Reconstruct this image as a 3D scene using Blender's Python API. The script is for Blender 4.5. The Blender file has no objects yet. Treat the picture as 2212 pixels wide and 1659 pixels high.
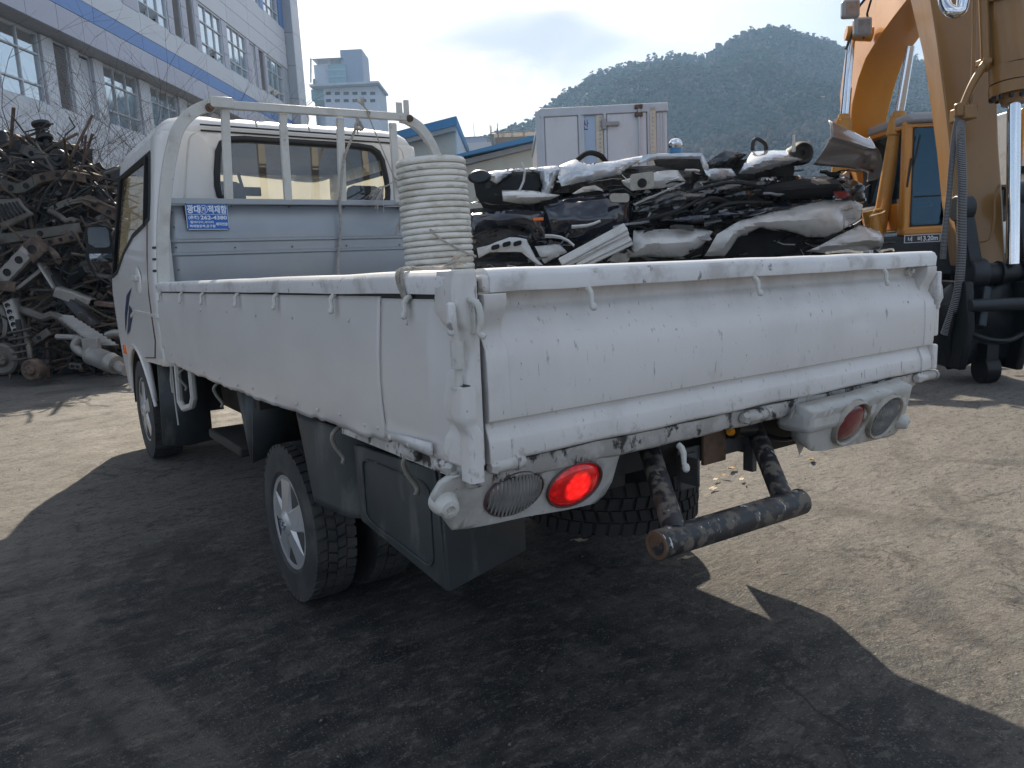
import bpy, bmesh, math, random
from math import radians as RAD, sin, cos, pi, atan2, sqrt
from mathutils import Vector as V, Matrix, noise
from mathutils.geometry import delaunay_2d_cdt

# ------------------------------------------------------------------ camera, sky, sun, exposure
S = bpy.context.scene
COL = S.collection
random.seed(7)
CAM = V((-0.68606, -1.16831, 1.17630))
CR = V((0.81877, -0.57204, -0.04884)); CU = V((0.13382, 0.10742, 0.98517)); CF = V((0.55831, 0.81316, -0.16450))
cam = bpy.data.cameras.new('camera'); cam.sensor_width = 36; cam.lens = 26.35
cam.clip_start = .05; cam.clip_end = 6000
co = bpy.data.objects.new('camera', cam); COL.objects.link(co)
_m = Matrix((CR, CU, -CF)).transposed().to_4x4(); _m.translation = CAM
co.matrix_world = _m
S.camera = co

SUN = V((.62, 1.26, 1.0)).normalized()
SUN_EL = math.asin(SUN.z); SUN_AZ = atan2(SUN.x, SUN.y)
w = bpy.data.worlds.new('World'); S.world = w; w.use_nodes = True
nt = w.node_tree; nt.nodes.clear()
def wn(t, **k):
    n = nt.nodes.new(t)
    for a, b in k.items(): setattr(n, a, b)
    return n
def wm(op, a, b):
    n = wn('ShaderNodeMath', operation=op)
    for i, q in enumerate((a, b)):
        if isinstance(q, (int, float)): n.inputs[i].default_value = q
        else: nt.links.new(q, n.inputs[i])
    return n.outputs[0]
sky = wn('ShaderNodeTexSky', sky_type='NISHITA', sun_disc=False, sun_elevation=SUN_EL, sun_rotation=SUN_AZ,
         air_density=1.0, dust_density=2.0, ozone_density=1.0)
tc = wn('ShaderNodeTexCoord'); sx = wn('ShaderNodeSeparateXYZ'); nt.links.new(tc.outputs['Generated'], sx.inputs[0])
zz = wm('ADD', wm('MAXIMUM', sx.outputs[2], 0.0), .22)
cx = wn('ShaderNodeCombineXYZ')
nt.links.new(wm('DIVIDE', sx.outputs[0], zz), cx.inputs[0]); nt.links.new(wm('DIVIDE', sx.outputs[1], zz), cx.inputs[1])
def wnoise(scale, det, off, lo, hi):
    mp = wn('ShaderNodeMapping'); mp.inputs['Location'].default_value = off; nt.links.new(cx.outputs[0], mp.inputs[0])
    n = wn('ShaderNodeTexNoise'); n.inputs['Scale'].default_value = scale; n.inputs['Detail'].default_value = det
    n.inputs['Distortion'].default_value = .35
    nt.links.new(mp.outputs[0], n.inputs[0])
    r = wn('ShaderNodeMapRange', interpolation_type='SMOOTHSTEP'); r.inputs[1].default_value = lo; r.inputs[2].default_value = hi
    nt.links.new(n.outputs[0], r.inputs[0]); return r.outputs[0]
def wmix(f, a, b):
    n = wn('ShaderNodeMix', data_type='RGBA')
    for i, q in ((0, f), (6, a), (7, b)):
        if isinstance(q, (int, float)): n.inputs[i].default_value = q
        elif isinstance(q, tuple): n.inputs[i].default_value = q
        else: nt.links.new(q, n.inputs[i])
    return n.outputs[2]
cov = wnoise(1.1, 8, (3.1, 1.7, 0), .38, .62)          # where there is cloud
shade = wnoise(1.5, 9, (7.7, 2.2, 0), .44, .60)         # thin bright cloud to thick grey cloud
vd = wn('ShaderNodeVectorMath', operation='DOT_PRODUCT'); nt.links.new(tc.outputs['Generated'], vd.inputs[0]); vd.inputs[1].default_value = SUN
glow = wn('ShaderNodeMapRange', interpolation_type='SMOOTHSTEP'); glow.inputs[1].default_value = -.35; glow.inputs[2].default_value = .92; nt.links.new(vd.outputs['Value'], glow.inputs[0])
bright = wmix(glow.outputs[0], (9.0, 9.7, 11.0, 1), (8.8, 7.9, 6.5, 1))     # clouds warm up towards the sun
cloud = wmix(shade, bright, (3.3, 3.8, 4.7, 1))
low = wn('ShaderNodeMapRange'); low.inputs[1].default_value = .05; low.inputs[2].default_value = .24; nt.links.new(sx.outputs[2], low.inputs[0])
hazeband = wmix(low.outputs[0], bright, cloud)
fin = wmix(wm('MAXIMUM', wm('ADD', wm('MULTIPLY', cov, .62), .16), wm('SUBTRACT', 1.0, wm('MULTIPLY', low.outputs[0], 1.3))), sky.outputs[0], hazeband)
bg = wn('ShaderNodeBackground'); bg.inputs[1].default_value = .080
nt.links.new(fin, bg.inputs[0])
out = wn('ShaderNodeOutputWorld'); nt.links.new(bg.outputs[0], out.inputs[0])

sl = bpy.data.lights.new('sun', 'SUN'); sl.energy = 5.0; sl.angle = RAD(.6); sl.color = (1, .89, .72)
so = bpy.data.objects.new('sun', sl); COL.objects.link(so)
so.rotation_euler = SUN.to_track_quat('Z', 'Y').to_euler(); so.location = (0, 0, 30)
S.view_settings.view_transform = 'Standard'; S.view_settings.look = 'None'
S.view_settings.exposure = .80; S.view_settings.gamma = 1; S.view_settings.use_curve_mapping = False
S.render.engine = 'CYCLES'
S.cycles.max_bounces = 8; S.cycles.transparent_max_bounces = 12; S.cycles.volume_bounces = 0
S.cycles.use_denoising = True

# ------------------------------------------------------------------ helpers
def ray(u, v):
    "direction of a photo point (2212 px wide scale), depth 1 along the view axis"
    return CF + CR * ((u - 1106) / 1619.17) - CU * ((v - 829.5) / 1619.17)
def at(u, v, D): return CAM + ray(u, v) * D
def frame_dir(): return V((CR.x, CR.y, 0)).normalized(), V((CF.x, CF.y, 0)).normalized()

def tag(o, label=None, cat=None, group=None, kind=None):
    if label: o['label'] = label
    if cat: o['category'] = cat
    if group: o['group'] = group
    if kind: o['kind'] = kind
    return o
def empty(name, loc=(0, 0, 0), label=None, cat=None, group=None):
    o = bpy.data.objects.new(name, None); COL.objects.link(o); o.location = loc
    o.empty_display_size = .1
    return tag(o, label, cat, group)
def link_copy(o, parent=None):
    c = o.copy(); COL.objects.link(c)
    if parent: c.parent = parent
    for ch in o.children: link_copy(ch, c)
    return c
def inst(name, src, parent, loc=(0, 0, 0), rot=(0, 0, 0), scale=(1, 1, 1), mat=None):
    "another object of the same mesh"
    o = bpy.data.objects.new(name, src.data if hasattr(src, 'data') else src); COL.objects.link(o)
    o.location = loc; o.rotation_euler = rot; o.scale = scale
    if parent: o.parent = parent
    return o

class MB:
    def __init__(s): s.v = []; s.f = []
    def add(s, vs, fs):
        k = len(s.v); s.v += [tuple(q) for q in vs]; s.f += [tuple(i + k for i in f) for f in fs]; return s
    def box(s, x0, x1, y0, y1, z0, z1):
        return s.add([(x0, y0, z0), (x1, y0, z0), (x1, y1, z0), (x0, y1, z0), (x0, y0, z1), (x1, y0, z1), (x1, y1, z1), (x0, y1, z1)],
                     [(0, 3, 2, 1), (4, 5, 6, 7), (0, 1, 5, 4), (1, 2, 6, 5), (2, 3, 7, 6), (3, 0, 4, 7)])
    def obox(s, c, ax, ay, az):
        "box round c with half-axes ax, ay, az"
        c, ax, ay, az = V(c), V(ax), V(ay), V(az)
        return s.add([c + ax * i + ay * j + az * k for k in (-1, 1) for j in (-1, 1) for i in (-1, 1)],
                     [(0, 2, 3, 1), (4, 5, 7, 6), (0, 1, 5, 4), (1, 3, 7, 5), (3, 2, 6, 7), (2, 0, 4, 6)])
    def bar(s, a, b, w, h, up=(0, 0, 1)):
        a, b = V(a), V(b); d = b - a; L = d.length
        if L < 1e-6: return s
        d /= L; up = V(up)
        x = d.cross(up)
        if x.length < 1e-4: x = d.cross(V((1, 0, 0)))
        x.normalize(); y = x.cross(d)
        return s.obox((a + b) / 2, d * L / 2, x * w / 2, y * h / 2)
    def tube(s, path, r, n=8, cap=True, hollow=False):
        P = [V(q) for q in path]; m = len(P)
        R = r if isinstance(r, (list, tuple)) else [r] * m
        t0 = (P[1] - P[0]).normalized()
        nx = t0.orthogonal().normalized()
        rings = []
        for i in range(m):
            t = ((P[min(i + 1, m - 1)] - P[i]).normalized() + (P[i] - P[max(i - 1, 0)]).normalized())
            if t.length < 1e-6: t = t0
            t.normalize(); nx = (nx - t * nx.dot(t)).normalized(); ny = t.cross(nx)
            rings.append([P[i] + (nx * cos(2 * pi * k / n) + ny * sin(2 * pi * k / n)) * R[i] for k in range(n)])
        vs = [q for g in rings for q in g]; fs = []
        for i in range(m - 1):
            for k in range(n):
                fs.append((i * n + k, i * n + (k + 1) % n, (i + 1) * n + (k + 1) % n, (i + 1) * n + k))
        if cap and not hollow:
            fs.append(tuple(reversed(range(n)))); fs.append(tuple((m - 1) * n + k for k in range(n)))
        return s.add(vs, fs)
    def cyl(s, a, b, r0, r1=None, n=16): return s.tube([a, b], [r0, r0 if r1 is None else r1], n)
    def prism(s, pts, ext):
        n = len(pts); P = [V(q) for q in pts]; e = V(ext)
        return s.add(P + [q + e for q in P], [tuple(range(n)), tuple(reversed(range(n, 2 * n)))] +
                     [(i, i + n, (i + 1) % n + n, (i + 1) % n) for i in range(n)])
    def lathe(s, prof, o, axis, n=24, closed=False):
        "prof: (radius, height along axis)"
        o, ax = V(o), V(axis).normalized(); x = ax.orthogonal().normalized(); y = ax.cross(x); m = len(prof)
        vs = [o + ax * h + (x * cos(2 * pi * k / n) + y * sin(2 * pi * k / n)) * max(r, 1e-5) for r, h in prof for k in range(n)]
        fs = [(i * n + k, i * n + (k + 1) % n, (i + 1) % m * n + (k + 1) % n, (i + 1) % m * n + k)
              for i in range(m if closed else m - 1) for k in range(n)]
        if not closed:
            if prof[0][0] > 1e-4: fs.append(tuple(reversed(range(n))))
            if prof[-1][0] > 1e-4: fs.append(tuple((m - 1) * n + k for k in range(n)))
        return s.add(vs, fs)
    def grid(s, fn, nu, nv, cu=False):
        vs = [fn(i / nu, j / nv) for j in range(nv + 1) for i in range(nu + 1)]
        return s.add(vs, [(j * (nu + 1) + i, j * (nu + 1) + i + 1, (j + 1) * (nu + 1) + i + 1, (j + 1) * (nu + 1) + i)
                          for j in range(nv) for i in range(nu)])
    def sweep(s, prof, path_fn, n, closed=True):
        "prof: 2d points; path_fn(t, p) -> 3d"
        m = len(prof); vs = [path_fn(i / n, p) for i in range(n + 1) for p in prof]
        fs = [(i * m + k, i * m + (k + 1) % m, (i + 1) * m + (k + 1) % m, (i + 1) * m + k)
              for i in range(n) for k in range(m if closed else m - 1)]
        if closed: fs += [tuple(reversed(range(m))), tuple(n * m + k for k in range(m))]
        return s.add(vs, fs)
    def mesh(s, name, mat=None, smooth=40, recalc=True, merge=0):
        me = bpy.data.meshes.new(name); me.from_pydata(s.v, [], s.f)
        if recalc or merge:
            bm = bmesh.new(); bm.from_mesh(me)
            if merge: bmesh.ops.remove_doubles(bm, verts=bm.verts, dist=merge)
            if recalc: bmesh.ops.recalc_face_normals(bm, faces=bm.faces)
            bm.to_mesh(me); bm.free()
        if smooth:
            me.shade_smooth()
            if smooth < 180: me.set_sharp_from_angle(angle=RAD(smooth))
        if mat: me.materials.append(mat)
        return me
    def obj(s, name, mat=None, parent=None, smooth=40, bevel=0, seg=2, solid=0, recalc=True, merge=0):
        o = bpy.data.objects.new(name, s.mesh(name, mat, smooth, recalc, merge)); COL.objects.link(o)
        if parent: o.parent = parent
        if solid:
            q = o.modifiers.new('thickness', 'SOLIDIFY'); q.thickness = solid; q.offset = -1
        if bevel:
            q = o.modifiers.new('bevel', 'BEVEL'); q.width = bevel; q.segments = seg; q.limit_method = 'ANGLE'; q.angle_limit = RAD(40)
            q.harden_normals = False
        return o

def fill(outer, holes=(), step=.05):
    "2d region -> dense points and triangles, with holes"
    vs = []; es = []; fo = []
    def ring(poly):
        k0 = len(vs); n = len(poly); pts = []
        for i in range(n):
            a = V(poly[i]).to_2d(); b = V(poly[(i + 1) % n]).to_2d(); m = max(1, int((b - a).length / step + .5))
            pts += [a.lerp(b, j / m) for j in range(m)]
        vs.extend(pts); k = len(pts); es.extend([(k0 + i, k0 + (i + 1) % k) for i in range(k)])
        return pts
    R = [ring(outer)] + [ring(h) for h in holes]
    def inside(p, poly):
        c = False; n = len(poly); j = n - 1
        for i in range(n):
            a, b = poly[i], poly[j]
            if (a[1] > p[1]) != (b[1] > p[1]) and p[0] < (b[0] - a[0]) * (p[1] - a[1]) / (b[1] - a[1]) + a[0]: c = not c
            j = i
        return c
    xs = [p[0] for p in outer]; ys = [p[1] for p in outer]
    y = min(ys) + step * .5; row = 0
    while y < max(ys):
        x = min(xs) + step * (.5 if row % 2 else .25)
        while x < max(xs):
            p = V((x + random.uniform(-.12, .12) * step, y + random.uniform(-.12, .12) * step))
            if inside(p, outer) and not any(inside(p, h) for h in holes):
                vs.append(p)
            x += step
        y += step * .87; row += 1
    ov, oe, of, _, _, _ = delaunay_2d_cdt([V((p[0], p[1])) for p in vs], es, [], 0, 1e-5)
    tri = []
    for f in of:
        c = (ov[f[0]] + ov[f[1]] + ov[f[2]]) / 3
        if inside(c, outer) and not any(inside(c, h) for h in holes): tri.append(tuple(f))
    return [V((p[0], p[1])) for p in ov], tri

def rrect(x0, x1, y0, y1, r, n=5):
    P = []
    for cx_, cy_, a0 in ((x1 - r, y1 - r, 0), (x0 + r, y1 - r, 90), (x0 + r, y0 + r, 180), (x1 - r, y0 + r, 270)):
        P += [(cx_ + r * cos(RAD(a0 + 90 * k / n)), cy_ + r * sin(RAD(a0 + 90 * k / n))) for k in range(n + 1)]
    return P
def spline(P, n=6):
    P = [V(p) for p in P]; out_ = []
    for i in range(len(P) - 1):
        p0, p1, p2, p3 = P[max(i - 1, 0)], P[i], P[i + 1], P[min(i + 2, len(P) - 1)]
        for k in range(n):
            t = k / n
            out_.append(.5 * ((2 * p1) + (p2 - p0) * t + (2 * p0 - 5 * p1 + 4 * p2 - p3) * t * t + (3 * p1 - p0 - 3 * p2 + p3) * t ** 3))
    return out_ + [P[-1]]
def nz(p, s=1.0, o=0): return noise.noise(V(p) * s + V((o, o * .7, o * 1.3)))

def text(body, x0, x1, z0, z1):
    cu = bpy.data.curves.new('lettering', 'FONT'); cu.body = body; cu.resolution_u = 3; cu.offset = .028
    o = bpy.data.objects.new('lettering', cu); COL.objects.link(o)
    bpy.context.view_layer.update()
    me = bpy.data.meshes.new_from_object(o.evaluated_get(bpy.context.evaluated_depsgraph_get()))
    bpy.data.objects.remove(o)
    vs = [v_.co.copy() for v_ in me.vertices]; fs = [tuple(p_.vertices) for p_ in me.polygons]
    if not vs: return MB()
    a0, a1 = min(v_.x for v_ in vs), max(v_.x for v_ in vs); b0, b1 = min(v_.y for v_ in vs), max(v_.y for v_ in vs)
    return MB().add([(x0 + (v_.x - a0) / (a1 - a0) * (x1 - x0), 0, z0 + (v_.y - b0) / max(b1 - b0, 1e-6) * (z1 - z0)) for v_ in vs], fs)
# ------------------------------------------------------------------ materials
def lin(h):
    c = [int(h[i:i + 2], 16) / 255 for i in (0, 2, 4)]
    return tuple(x / 12.92 if x <= .04045 else ((x + .055) / 1.055) ** 2.4 for x in c)
class NB:
    def __init__(s, name):
        s.m = bpy.data.materials.new(name); s.m.use_nodes = True; s.t = s.m.node_tree; s.t.nodes.clear()
        s.o = s.n('ShaderNodeOutputMaterial')
    def n(s, t, ins=None, **k):
        q = s.t.nodes.new(t)
        for a, b in k.items(): setattr(q, a, b)
        for a, b in (ins or {}).items(): s.put(q.inputs[a], b)
        return q
    def put(s, i, b):
        if isinstance(b, bpy.types.NodeSocket): s.t.links.new(b, i)
        elif isinstance(b, (tuple, list)) and len(b) == 3 and i.type == 'RGBA': i.default_value = (*b, 1)
        else: i.default_value = b
    def coord(s, scale=(1, 1, 1), loc=(0, 0, 0), kind='Object'):
        c = s.n('ShaderNodeTexCoord'); m = s.n('ShaderNodeMapping', {0: c.outputs[kind], 'Scale': scale, 'Location': loc}); return m.outputs[0]
    def noise(s, co_, scale, det=4, rough=.6, dist=0): return s.n('ShaderNodeTexNoise', {'Vector': co_, 'Scale': scale, 'Detail': det, 'Roughness': rough, 'Distortion': dist}).outputs[0]
    def rng(s, x, a, b, c=0., d=1.): return s.n('ShaderNodeMapRange', {0: x, 1: a, 2: b, 3: c, 4: d}).outputs[0]
    def mix(s, f, a, b):
        return s.n('ShaderNodeMix', {0: f, 6: a, 7: b}, data_type='RGBA').outputs[2]
    def fmix(s, f, a, b):
        return s.n('ShaderNodeMix', {0: f, 2: a, 3: b}, data_type='FLOAT').outputs[0]
    def math(s, op, a, b=0.): return s.n('ShaderNodeMath', {0: a, 1: b}, operation=op).outputs[0]
    def z(s, kind='Object'):
        c = s.n('ShaderNodeTexCoord'); return s.n('ShaderNodeSeparateXYZ', {0: c.outputs[kind]}).outputs
def mat(name, base, rough=.5, metal=0., var=.12, vs=4., layers=(), bump=0., bs=60., bscale=(1, 1, 1), coat=0., spec=.5, rvar=0., rand=0.):
    """layers: (colour, scale3, noise scale, threshold, softness, amount, roughness or None[, z-range])"""
    b = NB(name); c0 = b.coord()
    col = b.mix(b.rng(b.noise(c0, vs, 5), .3, .7), tuple(x * (1 - var) for x in base), tuple(min(1, x * (1 + var)) for x in base))
    if rand:
        oi = b.n('ShaderNodeObjectInfo')
        hs = b.n('ShaderNodeHueSaturation', {'Value': b.rng(oi.outputs['Random'], 0, 1, 1 - rand, 1 + rand), 'Color': col}); col = hs.outputs[0]
    ro = rough
    if rvar: ro = b.rng(b.noise(c0, vs * 3, 4), .3, .7, rough - rvar, rough + rvar)
    me = metal
    hgt = None
    for L in layers:
        lc, sc, ns, th, sf, am, lr = L[:7]
        nn = b.noise(b.coord(sc, (ns * .37, ns * .91, th * 7)), ns, 6, .62)
        k = b.rng(nn, th, th + sf)
        if len(L) > 7 and L[7]:
            ax, a0, a1 = L[7]; k = b.math('MULTIPLY', k, b.rng(b.z()[ax], a0, a1))
        k = b.math('MULTIPLY', k, am)
        col = b.mix(k, col, lc)
        if lr is not None:
            ro = b.fmix(k, ro, lr)
            if metal: me = b.fmix(k, me, 0.)
        hgt = k if hgt is None else b.math('MAXIMUM', hgt, k)
    p = b.n('ShaderNodeBsdfPrincipled', {'Base Color': col, 'Roughness': ro, 'Metallic': me, 'Coat Weight': coat, 'Specular IOR Level': spec})
    if bump or hgt is not None:
        h = b.noise(b.coord(bscale), bs, 4)
        if hgt is not None: h = b.math('SUBTRACT', b.math('MULTIPLY', h, .5), b.math('MULTIPLY', hgt, .6))
        bp = b.n('ShaderNodeBump', {'Strength': max(bump, .12), 'Distance': .004, 'Height': h})
        b.put(p.inputs['Normal'], bp.outputs[0])
    b.put(b.o.inputs[0], p.outputs[0]); return b.m
def glass(name, tint=(.6, .65, .7), refl=.12, rough=.02, dust=0., dustcol=(.6, .55, .42), gcol=(1, 1, 1)):
    b = NB(name)
    t = b.n('ShaderNodeBsdfTransparent', {0: tint}); g = b.n('ShaderNodeBsdfGlossy', {0: gcol, 'Roughness': rough})
    fr = b.n('ShaderNodeFresnel', {'IOR': 1.5})
    f = b.math('ADD', b.math('MULTIPLY', fr.outputs[0], 1 - refl), refl)
    sh = b.n('ShaderNodeMixShader', {0: f, 1: t.outputs[0], 2: g.outputs[0]}).outputs[0]
    if dust:
        k = b.rng(b.noise(b.coord(), 5, 6), .2, .8, dust * .7, dust)
        tr = b.n('ShaderNodeBsdfTranslucent', {0: dustcol}); df = b.n('ShaderNodeBsdfDiffuse', {0: dustcol})
        d = b.n('ShaderNodeMixShader', {0: .35, 1: tr.outputs[0], 2: df.outputs[0]}).outputs[0]
        sh = b.n('ShaderNodeMixShader', {0: k, 1: sh, 2: d}).outputs[0]
    b.put(b.o.inputs[0], sh); return b.m
W3 = (1, 1, 1)
RUST = (.16, .06, .025); GRIME = (.09, .08, .07); BLK = (.012, .012, .012)
M = {}
M['white'] = mat('truck white paint', (.675, .652, .628), .38, var=.05, vs=1.3, coat=.15, bump=.05, bs=90, layers=[
    ((.45, .43, .41), (1, 1, .25), 3.5, .5, .3, .35, .55),                  # rain streaks of dust
    ((.27, .26, .25), (1.4, 1.4, .24), 62, .635, .05, .75, .6),               # dash shaped scuffs
    ((.10, .09, .085), (1, 1, .6), 70, .69, .02, .85, .7), ((.30, .27, .24), (1, 1, 1), 5, .60, .14, .25, .6),
    ((.24, .20, .16), (1, 1, .8), 34, .56, .10, .55, .75, (2, .86, .79)), ((.36, .335, .30), (1, 1, .5), 9, .42, .25, .55, .6, (2, 1.02, 1.11))])                 # chips
M['whiteclean'] = mat('cab white paint', (.69, .672, .65), .3, var=.04, vs=1.2, coat=.35, layers=[
    ((.40, .37, .33), (1, 1, .3), 4, .55, .3, .3, .5), ((.15, .11, .09), W3, 40, .74, .02, .8, .7)])
M['skin'] = mat('side cladding sheet', (.625, .602, .578), .33, var=.06, vs=1.2, bump=.04, bs=30, bscale=(1, 1, 6), layers=[
    ((.42, .41, .40), (1, .3, 1.6), 3, .48, .35, .35, .5), ((.3, .28, .26), W3, 30, .73, .03, .6, .7)])
M['rim'] = mat('peeling white rim paint', (.66, .65, .64), .36, var=.08, vs=5, layers=[
    ((.36, .33, .30), W3, 9, .50, .12, .6, .6), (GRIME, (1, 1, 1), 26, .62, .04, .7, .8), (RUST, W3, 17, .68, .05, .8, .9)])
M['rimtop'] = mat('worn white rim top', (.74, .74, .74), .3, var=.05, vs=5, layers=[((.4, .38, .36), W3, 20, .66, .05, .5, .6)])
M['sill'] = mat('peeling black stained sill', (.55, .53, .50), .5, var=.12, vs=6, layers=[
    ((.30, .28, .25), W3, 12, .45, .1, .6, .7), (BLK, (1, 1, .7), 22, .53, .06, .92, .6), (RUST, W3, 14, .64, .05, .7, .9)])
M['lamppanel'] = mat('lamp panel dirty cream paint', (.50, .49, .46), .48, var=.1, vs=6, layers=[
    ((.32, .30, .26), W3, 10, .5, .15, .55, .6), (BLK, W3, 30, .66, .03, .7, .8), (RUST, W3, 9, .61, .06, .75, .9)])
M['frame'] = mat('guard frame worn cream paint', (.56, .55, .51), .42, var=.08, vs=6, layers=[
    ((.36, .34, .30), W3, 9, .52, .15, .5, .6), (RUST, (1, 1, .7), 19, .66, .05, .8, .9)])
M['galv'] = mat('galvanised grey sheet', (.31, .335, .36), .38, metal=.35, var=.08, vs=2.5, bump=.04, bs=50, layers=[
    ((.27, .29, .31), (1, 1, .5), 4, .5, .25, .4, .55), ((.7, .72, .74), W3, 45, .74, .02, .6, .5)])
M['underhook'] = mat('shaded lashing hook', (.22, .205, .17), .6, var=.2, vs=20)  # painted darker than the other hooks for the shade under the bed
M['hook'] = mat('painted hook cream', (.55, .54, .50), .45, var=.1, vs=20, layers=[(GRIME, W3, 40, .6, .1, .5, .8)])
M['rubber'] = mat('tyre rubber', (.034, .035, .036), .72, var=.25, vs=6, bump=.1, bs=80, layers=[((.13, .12, .105), W3, 7, .46, .25, .55, .95)])
M['rubberdark'] = mat('dirty spare tyre rubber', (.022, .022, .022), .85, var=.25, vs=6, layers=[((.06, .055, .05), W3, 9, .46, .25, .6, .95)])
M['blackplate'] = mat('dark plastic splash guard', (.040, .048, .052), .5, var=.2, vs=5, layers=[
    ((.17, .165, .15), (1, 1, .4), 9, .53, .16, .7, .8), ((.5, .5, .48), (1, 1, .35), 24, .735, .02, .8, .6)])
M['chassis'] = mat('dirty black chassis', (.018, .018, .018), .6, var=.3, vs=6, layers=[((.07, .055, .042), W3, 8, .5, .2, .6, .9)])
M['alloy'] = mat('silver wheel cover', (.55, .55, .55), .32, metal=.55, var=.06, vs=8, layers=[((.2, .19, .17), W3, 9, .52, .2, .5, .6)])
M['blackgloss'] = mat('black plastic', (.014, .014, .015), .3, var=.2, vs=5)
M['gasket'] = mat('black rubber gasket', (.01, .01, .011), .55)
M['pipe'] = mat('grimy black drawbar paint', (.025, .027, .03), .38, var=.3, vs=10, bump=.25, bs=60, layers=[
    ((.16, .135, .11), W3, 30, .5, .06, .85, .85), ((.10, .065, .045), W3, 17, .60, .06, .6, .9), ((.62, .62, .62), (2.0, .8, .5), 34, .64, .02, .9, .5)])
M['rustmetal'] = mat('rusty bracket', (.13, .075, .045), .75, var=.4, vs=14, bump=.15, bs=60, layers=[((.05, .045, .04), W3, 12, .52, .1, .7, .8)])
M['greymetal'] = mat('dull grey bracket steel', (.10, .10, .10), .55, metal=.4, var=.25, vs=12, layers=[(RUST, W3, 16, .6, .08, .6, .9)])
M['blue'] = mat('blue enamel plate', lin('0f60b2'), .35, var=.06, vs=10)
M['signwhite'] = mat('white sign lettering', (.72, .76, .80), .4, var=.03)
M['rope'] = mat('grey twisted rope', (.38, .35, .31), .9, var=.25, vs=50, bump=.6, bs=160)
M['hose'] = mat('cream corrugated plastic', (.68, .655, .60), .42, var=.07, vs=5, layers=[((.38, .34, .27), (1, 1, 2.2), 8, .48, .15, .55, .6), ((.25, .21, .16), (1, 1, 5), 12, .58, .08, .6, .7), (GRIME, W3, 60, .74, .02, .6, .8)])
M['headliner'] = mat('grey cab headliner', (.22, .225, .27), .9)
M['seat'] = mat('dark seat cloth', (.05, .05, .055), .9)
M['windscreen'] = glass('dusty windscreen', (.85, .88, .88), .04, dust=.80, dustcol=(.85, .78, .58))
M['carglass'] = glass('rear window glass', (.60, .64, .70), .07); M['doorglass'] = glass('tinted door glass', (.16, .17, .18), .02)
M['mirrorglass'] = mat('mirror glass', (.22, .24, .26), .03, metal=1., var=.02)
M['orange'] = mat('orange marker lens', (.8, .16, .02), .25)
def lens(name, col, emit=0., ribs=0.):
    b = NB(name)
    p = b.n('ShaderNodeBsdfPrincipled', {'Base Color': col, 'Roughness': .18, 'Coat Weight': .5})
    if emit:
        c = b.n('ShaderNodeTexCoord'); d = b.n('ShaderNodeVectorMath', {0: c.outputs['Object'], 1: (0, 0, 0)}, operation='DISTANCE').outputs['Value']
        wv = b.n('ShaderNodeTexVoronoi', {'Vector': b.coord((1, 1, 1)), 'Scale': 70.}).outputs['Distance']; k = b.fmix(b.rng(d, .030, .040), 1.0, .16); k = b.math('MULTIPLY', k, b.rng(wv, .1, .6, 1.25, .55))
        b.put(p.inputs['Emission Color'], (1., .015, .012)); b.put(p.inputs['Emission Strength'], b.math('MULTIPLY', k, emit))
    b.put(b.o.inputs[0], p.outputs[0]); return b.m
M['redlit'] = lens('lit red lamp lens', (.30, .008, .010), .95)
M['red'] = lens('dark red lamp lens', (.16, .012, .02))
M['clear'] = mat('ribbed clear lamp lens', (.28, .275, .265), .16, metal=.25, coat=.6, var=.2, vs=18)
M['amberlamp'] = lens('amber lamp', (.9, .35, .02))
M['chrome'] = mat('chromed cylinder rod', (.75, .77, .80), .1, metal=1., var=.03)
M['bezel'] = mat('dull lamp bezel', (.36, .33, .28), .4, metal=.3, var=.12, vs=18, layers=[(GRIME, W3, 30, .58, .06, .6, .8)])
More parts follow.
